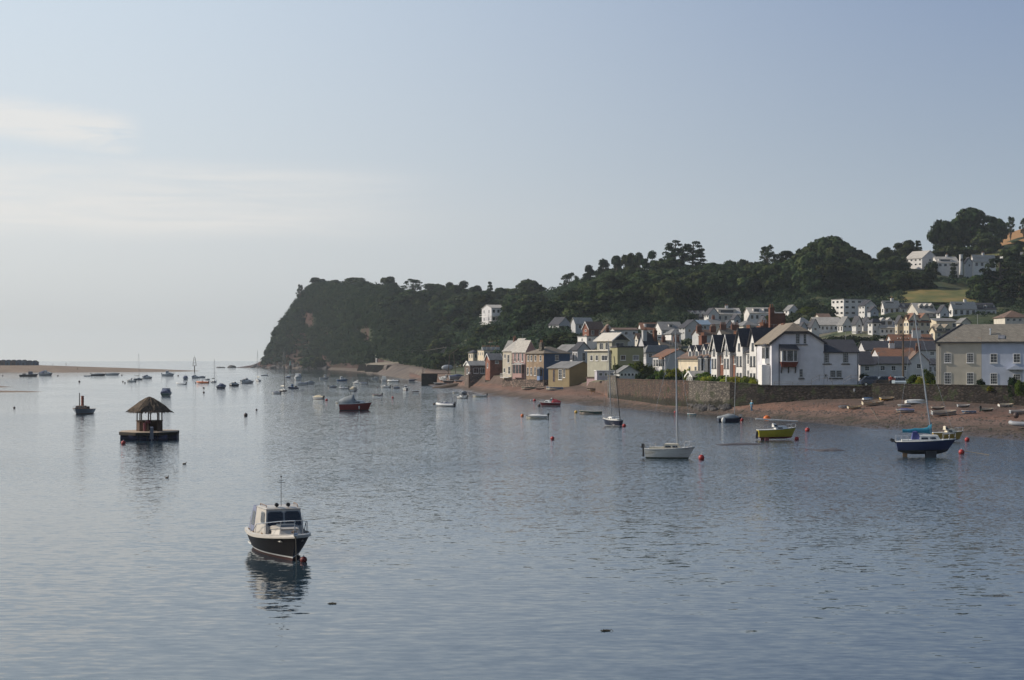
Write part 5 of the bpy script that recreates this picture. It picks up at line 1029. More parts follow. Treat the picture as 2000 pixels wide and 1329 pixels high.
# right wing
g2 = House('house_wing', 'low white two-storey wing with a dark tiled roof joined to the large gabled house', 1608, 1609.5, 1677, 754, 688, 232.0, TH, depth=7.0); g2.walls(RLW); g2.gable('x', 23*232/F, SLD, .3, ovg=.15)
g2.wpx('F', 1609.5, 689.5, 1619.5, 709, bars=(2, 3), frame=RGR); g2.wpx('F', 1646, 689.5, 1657, 709, bars=(2, 3), frame=RGR); g2.wpx('F', 1621, 723.5, 1632, 737.5, bars=(2, 2), frame=RGR); g2.wpx('F', 1633, 723.5, 1644, 737.5, bars=(2, 2), frame=RGR); g2.wpx('F', 1597.5+12.5, 731, 1604+11, 737, bars=(0, 0), frame=RGR)
for a_, b_, y_ in ((1606, 1624, 710.8), (1643, 1660, 710.8), (1619, 1646, 739)): b = MB(); b.box((g2.lx(a_), -.14, g2.zat(y_+1.6)), (g2.lx(b_), -.01, g2.zat(y_))); b.build('sill', DTRIM, g2.e)
# the terrace going away: facades face the water (face L); each house starts where the last one ends
TT = R(14); ea = Vector((-sin(TT), cos(TT), 0)); C0 = Vector((.1645*240, 240, 0))
def trow(label, s0, s1, ztop, wm, roof, rise, rm, depth=9.5, name='terraced_house', zb=4.4, **k):
    p = C0+ea*s0; px = 1000+F*p.x/p.y; yb = HY-(zb-H)*F/p.y; ye = HY-(ztop-H)*F/p.y
    h_ = House(name, label, px-20, px, px+40, yb, ye, p.y, 14, depth=s1-s0, width=depth); h_.walls(wm); h_.gable(roof, rise, rm, .25, ovg=.1); return h_
def gablet(h_, y, w_, ht, wm, rm, zb, out=.55, timber=False, trim=None):
    """tall gabled bay rising through the eaves on the water side, with stacked bay windows"""
    z = h_.h; trim = trim or TRIM; b = MB(); b.box((-out, y-w_/2, zb), (.0, y+w_/2, z+ht)); b.box((0, y-w_/2, z-.3), (3.2, y+w_/2, z+ht)); b.add([(-out, y-w_/2, z+ht), (-out, y+w_/2, z+ht), (-out, y, z+ht+w_*.95), (3.2, y-w_/2, z+ht), (3.2, y+w_/2, z+ht), (3.2, y, z+ht+w_*.95)], [(0, 1, 2), (3, 5, 4)])
    o = b.build('gabled_bay', wm, h_.e); r = MB()
    for sg in (1, -1):
        A, B_ = Vector((-out-.3, y+sg*(w_/2+.22), z+ht-.3)), Vector((-out-.3, y, z+ht+w_*.95+.06)); D = Vector((4.6, 0, 0)); t_ = Vector((0, 0, .13)); r.hexa([A, B_, B_+D, A+D, A+t_, B_+t_, B_+D+t_, A+D+t_])
    r.build('gable_roof', rm, o); r = MB()
    for sg in (1, -1):
        A, B_ = Vector((-out-.33, y+sg*(w_/2+.24), z+ht-.38)), Vector((-out-.33, y, z+ht+w_*.95-.02)); t_ = Vector((0, 0, .24)); D = Vector((.05, 0, 0)); r.hexa([A, B_, B_+D, A+D, A+t_, B_+t_, B_+D+t_, A+D+t_])
    r.build('bargeboard', DTRIM if not timber else trim, o)
    def wn(yy, zz, ww, hh): c = MB(); c.box((-out-.05, yy-ww/2, zz), (-out+.01, yy+ww/2, zz+hh)); c.build('window', PANE, o); c = MB(); c.box((-out-.09, yy-ww/2-.08, zz-.12), (-out+.01, yy+ww/2+.08, zz-.01)); c.build('sill', DTRIM, o)
    wn(y, z+ht-.9, w_*.3, 1.2); wn(y-w_*.24, z-2.4, w_*.30, 1.6); wn(y+w_*.24, z-2.4, w_*.30, 1.6); wn(y-w_*.24, z-5.2, w_*.3, 1.7); wn(y+w_*.24, z-5.2, w_*.3, 1.7)
    if timber:
        c = MB()
        for q in (-.35, 0, .35): c.box((-out-.04, y+q*w_-.05, z-.2), (-out+.005, y+q*w_+.05, z+ht+w_*.3*(1-abs(q)))); 
        c.box((-out-.045, y-w_/2, z+ht-.1), (-out+.005, y+w_/2, z+ht+.05)); c.build('timber_framing', DTRIM, o)
    return o
t1 = trow('white terraced house with a steep white gable, next left of the large gabled house', 0, 5.6, 9.7, RW, 'y', 2.9, SLD); gablet(t1, 3.4, 2.7, 1.0, RW, SLD, 0); t1.window('L', .9, 3.2, .8, 1.6); t1.window('L', .9, .6, .8, 1.7); t1.chimney(5, 5.5, 1.2, 1.5, .9, 2)
t2 = trow('white terraced house with a steep white gable, second left of the large gabled house', 5.6, 11.2, 9.7, RW, 'y', 2.9, SLD); gablet(t2, 3.4, 2.7, 1.0, RW, SLD, 0); t2.window('L', .9, 3.2, .8, 1.6); t2.window('L', .9, .6, .8, 1.7)
t3 = trow('brick terraced house with black and white timbered gable, right one of two', 11.2, 16.8, 9.3, BRR, 'y', 3.0, SLD); gablet(t3, 3.2, 2.6, .6, RW, SLD, 0, timber=True); t3.window('L', .8, 3.2, .8, 1.6); t3.chimney(4.5, .4, 1.1, 1.6, 1.6, 4)
t4 = trow('brick terraced house with black and white timbered gable, left one of two', 16.8, 22.4, 9.3, BRR, 'y', 3.0, SLD); gablet(t4, 3.2, 2.6, .6, RW, SLD, 0, timber=True); t4.window('L', .8, 3.2, .8, 1.6); t4.chimney(4.5, .4, 1.1, 1.6, 1.3, 4)
t5 = trow('sky blue painted terraced house with pale bay windows', 22.4, 28.6, 8.9, RSKY, 'y', 2.6, SLB); t5.bay('L', .6, 2.2, 0, 4.2, .6, TRIM, SLD, 2); t5.bay('L', 3.6, 5.2, 0, 4.2, .6, TRIM, SLD, 2); t5.dormer(1.6, .3, 1.7, 1.3, -.1, 2, RW, SLD, 'L'); t5.dormer(4.4, .3, 1.7, 1.3, -.1, 2, RW, SLD, 'L'); t5.chimney(4.5, .4, 1.0, 1.5, 1.2, 4)
t6 = trow('cream terraced house with two white-boarded dormers, leftmost of the receding terrace', 28.6, 39, 8.6, RC, 'y', 2.6, SLB); t6.dormer(1.8, .3, 1.8, 1.4, -.1, 2, RW, SLD, 'L'); t6.dormer(5.0, .3, 1.8, 1.4, -.1, 2, RW, SLD, 'L'); t6.window('L', 1.5, 1.2, 1, 1.6); t6.window('L', 4.5, 1.2, 1, 1.6); t6.chimney(4.5, 9.8, 1.0, 1.6, 1.5, 4)
# big brick chimney stack behind the ridge of the terrace
b = hs('house hidden behind the terrace, carrying the biggest brick chimney stack', 1495, 1512, 1560, 700, 655, 262, 10, 'x', 10, BRR, SLD); b.chimney(b.lx(1527), 1.5, 2.0, 1.0, 2.9, 0, base=-1); b.chimney(b.lx(1513), 1.6, .8, .8, 3.9, 2, base=-1); b.chimney(b.lx(1506), 3.2, 1.2, .7, 1.2, 3, base=-1)

# ================= houses in the gap between the white house and the right-hand terrace
hs('white rendered cottage terrace with a dark roof and a red door, behind the parked cars', 1685, 1692, 1777, 752, 711, 262, -2, 'x', 13, RGW, SLD, (4, 2, .8), (), depth=6)
hs('white cottage end with brown roof showing its gable, right of the cottage terrace', 1772, 1774, 1815, 748, 707, 285, -8, 'y', 20, RGW, SLB, (1, 2, .8), chim=[(.5, .1, 3)], depth=10)
hs('cottage with patchy rust brown roof behind the cottage terrace', 1715, 1718, 1790, 712, 697, 292, 0, 'x', 16, RGW, SLR, (), (), depth=7, chim=[(.45, .5, 3, 1.0, RW)])
hs('dark-roofed house just right of the low white wing', 1676, 1680, 1707, 752, 712, 250, 4, 'x', 24, RGW, SLD, (1, 2, .8), (), depth=6)
hs('long dark slate roofed row behind the telegraph pole', 1684, 1690, 1835, 700, 684, 330, 0, 'x', 17, RGW, SLD, (5, 1, 1), (), depth=7)
hs('house with a broad rust red roof and a white chimney stack', 1737, 1744, 1825, 686, 671, 352, 0, 'x', 17, RGW, SLR, (4, 1, 1), (), depth=7, chim=[(.62, .3, 5, 1.9, RW)])
hs('grey-white house with a lean-to dormer left of the rust red roof', 1722, 1726, 1742, 680, 664, 360, 0, 'f', 2, RW, SL, (2, 1, .9), (), depth=4)
hs('small pale house tucked against the left verge of the near terrace', 1806, 1812, 1832, 735, 712, 300, 0, 'x', 10, RGW, SLD, (2, 1, .8), (), depth=6)

# ================= middle group: sage house, grey gable house, garden buildings
m = House('house', 'white cottage with an orange-brown roof and a broad grey-white gable end, behind the garden hedges', 1275, 1299, 1355, 722, 697, 300, 26); m.walls(RGW); m.gable('y', 14*.1, SLR, .25, ovg=.15)
m.bay('L', m.a*.08, m.a*.38, 0, 2.0, .4, RW, SLR, 2); m.window('L', m.a*.62, .5, 1.0, 1.5); m.window('L', m.a*.85, .5, .9, 1.5)
m2 = House('modern_house', 'pale sage modern house with a bright metal upper roof and a dark gabled top storey', 1147, 1189, 1205, 724, 686, 322, 34); m2.walls(RSG); m2.flat(ZINC, .45)
for x0, x1 in ((1153, 1158), (1163.5, 1168.5)): m2.wpx('L', x0, 694, x1, 705, bars=(0, 0), pane=PANE)
m2.wpx('L', 1175, 694, 1187, 705, bars=(1, 0)); m2.window('F', m2.b*.5, m2.h-2.4, m2.b*.6, 1.6)
u3 = House('top_storey', 'dark gabled top storey with bright metal roof standing on the sage house', 1166, 1195, 1226, 690, 664, 326, 34); u3.walls(RSG); bpy.data.objects.remove(u3.e) if False else None
u3.gable('y', 13*326/F, ZINC, .5, ovg=.7, wm=pm('dark_cladding', (.05, .05, .055), .7), verge=TRIM); u3.window('L', u3.a*.3, .7, 1.4, 1.5, bars=(1, 0)); u3.window('L', u3.a*.7, .7, 1.4, 1.5, bars=(1, 0)); u3.window('F', u3.b*.5, .6, 2.2, 1.6, bars=(1, 0))
m4 = hs('flat-roofed olive rendered extension right of the sage house', 1203, 1206, 1257, 716, 679, 316, 8, 'f', 2, ROL, SLD, (), (), depth=7); m4.wpx('F', 1212, 694, 1222, 704, bars=(1, 0)); m4.wpx('F', 1236, 694, 1248, 704, bars=(1, 0), pane=CURT)
hs('grey roofed house between the olive extension and the orange-brown roof', 1256, 1262, 1312, 705, 688, 345, 20, 'h', 14, RGW, SL, (3, 1, .9), (2, 1, .9))
hs('brick-chimneyed house with a steep slate roof behind the olive extension', 1247, 1258, 1284, 690, 672, 360, 30, 'x', 18, RGW, SLD, (1, 1, 1), (), chim=[(.1, .2, 0, 1.1, RGR), (.9, .2, 3)])
hs('dark slate house behind the sage house, showing a shadowed side', 1118, 1128, 1152, 718, 683, 350, 40, 'y', 14, RGW, SLD, (1, 1, 1), (2, 1, 1))
sh = House('summer_house', 'small white summer house with a pale roof standing on the garden wall', 1341, 1353, 1383, 749.5, 735, 262, 22); sh.walls(wallm('grey_boards', (.16, .16, .17)), found=.6); sh.gable('x', .75, ZINC, .3, wm=TRIM, verge=TRIM)
for q in (.18, .5, .82): sh.window('L', sh.a*q, .2, sh.a*.25, 1.0, bars=(1, 2), sill=False)
cs = House('conservatory', 'low conservatory with a grey roof left of the dark round bush', 1207, 1210, 1247, 738, 728, 296, 10, depth=4); cs.walls(RGR, found=.6); cs.gable('y', 1.2, SL, .3); 
for q in (.12, .31, .5, .69, .88): cs.window('F', cs.b*q, .25, cs.b*.16, .65, bars=(0, 0), small=True, sill=False)
fn = House('garden_shed', 'long white lattice-fenced shed above the block hut', 1164, 1166, 1202, 737, 725, 302, 6, depth=3); fn.walls(wallm('lilac_boards', (.40, .38, .42)), found=.6); fn.flat(TRIM, .15, .12)
for q in (.2, .5, .8): fn.window('F', fn.b*q, .2, fn.b*.2, .7, bars=(1, 0), small=True, sill=False)
bl = hs('pinkish block hut with a flat roof on the shingle', 1146, 1169, 1187, 759, 739, 318, 38, 'f', 2, RPP, WOODD, (), (), name='hut', cat='hut')

# ================= waterfront houses, left group
y = House('boathouse', 'mustard yellow single-storey boathouse with a wide gable end', 1071, 1112, 1165, 755, 719.5, 330, 36); y.walls(RY); y.gable('y', 12*330/F, SL, .3, ovg=.25)
y.wpx('L', 1080, 722, 1084, 746, bars=(0, 0), frame=BRR, sill=False); y.wpx('L', 1091, 722, 1098, 742, bars=(1, 3)); y.wpx('L', 1100, 721, 1104, 738, bars=(0, 1))
t = House('riverside_house', 'tan brick house with a bright blue side wall and hipped slate roof', 1028, 1062, 1113, 742, 690, 346, 38); t.walls(BRT); t.hip(13*346/F, SLT)
b = MB(); b.box((.01, -.03, -.1), (t.b+.004, 0, t.h-.02)); b.build('painted_side_wall', RBL, t.e)
for x in (1032, 1038, 1046, 1056): t.wpx('L', x-1.7, 694, x+1.7, 705.5, bars=(0, 1))
for x in (1031, 1037.5): t.wpx('L', x-1.7, 718, x+1.7, 733, bars=(0, 1))
t.wpx('L', 1043.5, 717, 1047, 734, bars=(0, 1)); t.wpx('F', 1084, 694, 1091, 704.5, bars=(1, 1), d0=.035)
t.bay('L', t.ly(1062)+.3, t.ly(1053), t.zat(743), t.zat(721), .8, wallm('bay_blue', (.18, .26, .42)), SL, 2, mid=.38)
t.chimney(t.b*.15, t.a*.35, .8, 1.0, .9, 2, mat=STG)
b = MB(); b.box((-.25, -.25, -6), (t.b, t.a+.5, .02)); b.build('stone_plinth', STN, t.e)
p1 = House('riverside_house', 'pink rendered house with an iron balcony and a big glazed bay', 1001, 1027.5, 1046, 741, 686, 360, 38); p1.walls(RPK); p1.gable('y' if 0 else 'y', 20*360/F, SLL, .25, ovg=.1)
for x in (1006, 1013, 1020.5): p1.wpx('L', x-1.6, 690, x+1.6, 706, bars=(0, 1))
b = MB(); u0, u1 = p1.ly(1022), p1.ly(1004); z0 = p1.zat(711, 0, 2); b.box((-.9, u0, z0), (-.02, u1, z0+.1)); b.box((-.9, u0, z0+.95), (-.86, u1, z0+1.0))
for i in range(13): q = u0+(u1-u0)*i/12; b.box((-.89, q-.012, z0+.1), (-.87, q+.012, z0+.95))
b.build('balcony', GUT, p1.e); p1.bay('L', p1.ly(1024), p1.ly(1005), p1.zat(738, 0, 1), p1.zat(712.5, 0, 1), .7, RPK, TRIM, 3, mid=.33)
p2 = House('riverside_house', 'grey-cream house joined to the left of the pink house, with a small balcony', 982, 1001, 1010, 741, 686, 372, 38, width=8); p2.walls(RG); p2.gable('y', 20*360/F, SLL, .25, ovg=.1); p2.h = p2.h
p2.wpx('L', 985, 692, 988, 700, bars=(0, 0)); p2.wpx('L', 991, 693, 995, 709, bars=(0, 1)); p2.wpx('L', 992.5, 716, 997, 731, bars=(0, 1)); p2.wpx('L', 983.5, 719, 987, 728, bars=(0, 0))
b = MB(); u0, u1 = p2.ly(999), p2.ly(983); z0 = p2.zat(738, 0, 2); b.box((-1.0, u0, z0), (-.02, u1, z0+.1)); b.box((-1.0, u0, z0+1.0), (-.95, u1, z0+1.06))
for i in range(16): q = u0+(u1-u0)*i/15; b.box((-.99, q-.015, z0+.1), (-.96, q+.015, z0+1.0))
b.build('balcony', TRIM, p2.e)
for hh in (p1, p2): b = MB(); b.box((-.15, -.02, -6), (hh.b, hh.a+.02, .02)); b.build('stone_plinth', STN, hh.e)
r1 = House('riverside_house', 'narrow red brick house with white bargeboards rising straight from the shingle', 948, 957, 981, 755, 702.5, 402, 20); r1.walls(BRR); r1.gable('x', 11*402/F, SL, .3, verge=TRIM); r1.wpx('F', 967, 705, 974, 710.5, bars=(1, 0)); r1.window('L', r1.a*.5, r1.h-2.2, .9, 1.3)
b = MB(); b.box((-.08, -.08, -4), (r1.b+.08, r1.a, 1.6)); b.build('stone_plinth', STD, r1.e)
b1 = House('boathouse', 'low stone boathouse with dark windows under a slate roof, left of the red brick house', 914, 918, 949, 757, 714.5, 416, 14, depth=7); b1.walls(STN); b1.gable('x', 8*416/F, SL, .3, verge=TRIM, wm=TRIM)
b1.wpx('F', 925, 719, 935, 729.5, bars=(1, 0), pane=PANE); b1.wpx('F', 938, 719, 946.5, 729.5, bars=(1, 0)); b1.window('L', b1.a*.5, b1.h-2.4, 1.6, 1.7)
# behind them
hs('pink three-storey house with flat parapet at the left end of the village', 877, 884, 931, 717, 682.5, 700, 8, 'f', 2, RPP, SL, (4, 2, 1.1), (1, 2, 1.0), depth=9)
hs('dusky pink low wing right of the pink three-storey house', 920, 922, 940, 715, 684.5, 690, 6, 'f', 2, RPP, SL, (2, 2, 1.0), (), depth=8)
hs('small cream house with dark slate roof right of the pink ones', 915, 924, 934, 706, 689, 560, 30, 'h', 5, RC, SLD, (1, 1, 1), (2, 1, .9))
hs('white and cream parapeted terrace house behind the boathouse', 933, 945, 981, 716, 685, 540, 18, 'f', 2, RC, SL, (4, 2, .9), (3, 2, .9), chim=[(.1, .3, 3, 1.4, RGR), (.35, .3, 3, 1.4, RGR), (.6, .3, 3, 1.4, RGR), (.85, .3, 3, 1.4, RGR)])
hs('house with many chimney pots above the cream parapeted terrace', 955, 962, 986, 692, 679, 590, 20, 'x', 5, RC, SLD, (2, 1, .9), (), chim=[(.05, .4, 4, 1.6, RC), (.5, .4, 4, 1.6, RC), (.95, .4, 4, 1.6, RC)], depth=6)
hs('slate roofed house with a turret-like gable left of the pink house ridge', 986, 1006, 1020, 690, 680, 470, 35, 'y', 14, RPP, SL, (), (1, 1, 1), chim=[(.4, .3, 2)])
hs('slate roofed house behind the pink house, its pale roof end showing', 1003, 1016, 1036, 688, 676, 430, 35, 'y', 14, RPP, SLL, (), (1, 1, 1))
hs('grey-roofed house behind the tan brick and blue one', 1078, 1104, 1146, 716, 690, 380, 36, 'y', 16, RGW, SL, (2, 1, 1), (1, 1, 1))
hs('dark gabled house with a small lit white gable, above the yellow boathouse', 1112, 1122, 1148, 722, 700, 365, 30, 'y', 12, RGW, SLD, (1, 1, 1), ())

# ================= lone house in the woods and valley houses
v = hs('lone white three-storey house among the trees of the ridge', 941, 960, 987, 632, 602, 700, 18, 'x', 7, RGW, SLL, (3, 2, 1.3), (2, 2, 1.5)); b = MB()
for zz in (0, v.h*.5): b.box((-2.2, -2.0, zz-.3), (v.b*.6, 0, zz-.15)); b.box((-2.2, -2.0, zz+.7), (v.b*.6, -1.92, zz+.78)); b.box((-2.2, -2.0, zz-.3), (-2.1, v.a*.8, zz-.15)); b.box((-2.2, -2.0, zz+.7), (-2.12, v.a*.8, zz+.78)); b.box((-2.2, -2, -6), (-2.05, -1.85, zz+.7)); b.box((v.b*.6-.15, -2, -6), (v.b*.6, -1.85, zz+.7))
b.box((-2.1, -1.85, -6), (v.b*.6-.1, -.01, -2.4)); b.build('terrace_balcony', TRIM, v.e)
hs('grey slate house with skylights at the foot of the wood', 1115, 1124, 1158, 648, 632, 520, 24, 'x', 11, RGR, SLL, (2, 1, 1), ())
hs('dark gabled house left of the slate house with skylights', 1072, 1092, 1116, 648, 634, 540, 36, 'y', 14, RGR, SLD, (2, 1, 1), (1, 1, 1))
hs('red brick gabled house with a brown roof below the skylit one', 1138, 1150, 1180, 662, 642, 480, 28, 'x', 13, BRR, SLB, (2, 1, 1), (1, 2, 1), verge=TRIM)
hs('dark gabled house right of the red brick one', 1174, 1178, 1200, 660, 648, 470, 14, 'y', 14, RGR, SLB, (1, 1, 1), ())
hs('white cottages peeping between trees below the brick house', 1139, 1146, 1168, 672, 658, 450, 20, 'f', 2, RW, SL, (2, 1, 1), (1, 1, 1), depth=7)
hs('low dark-roofed terrace above the sage house', 1196, 1200, 1246, 660, 645, 440, 6, 'x', 4, RGR, SLB, (3, 1, 1), (), depth=7)
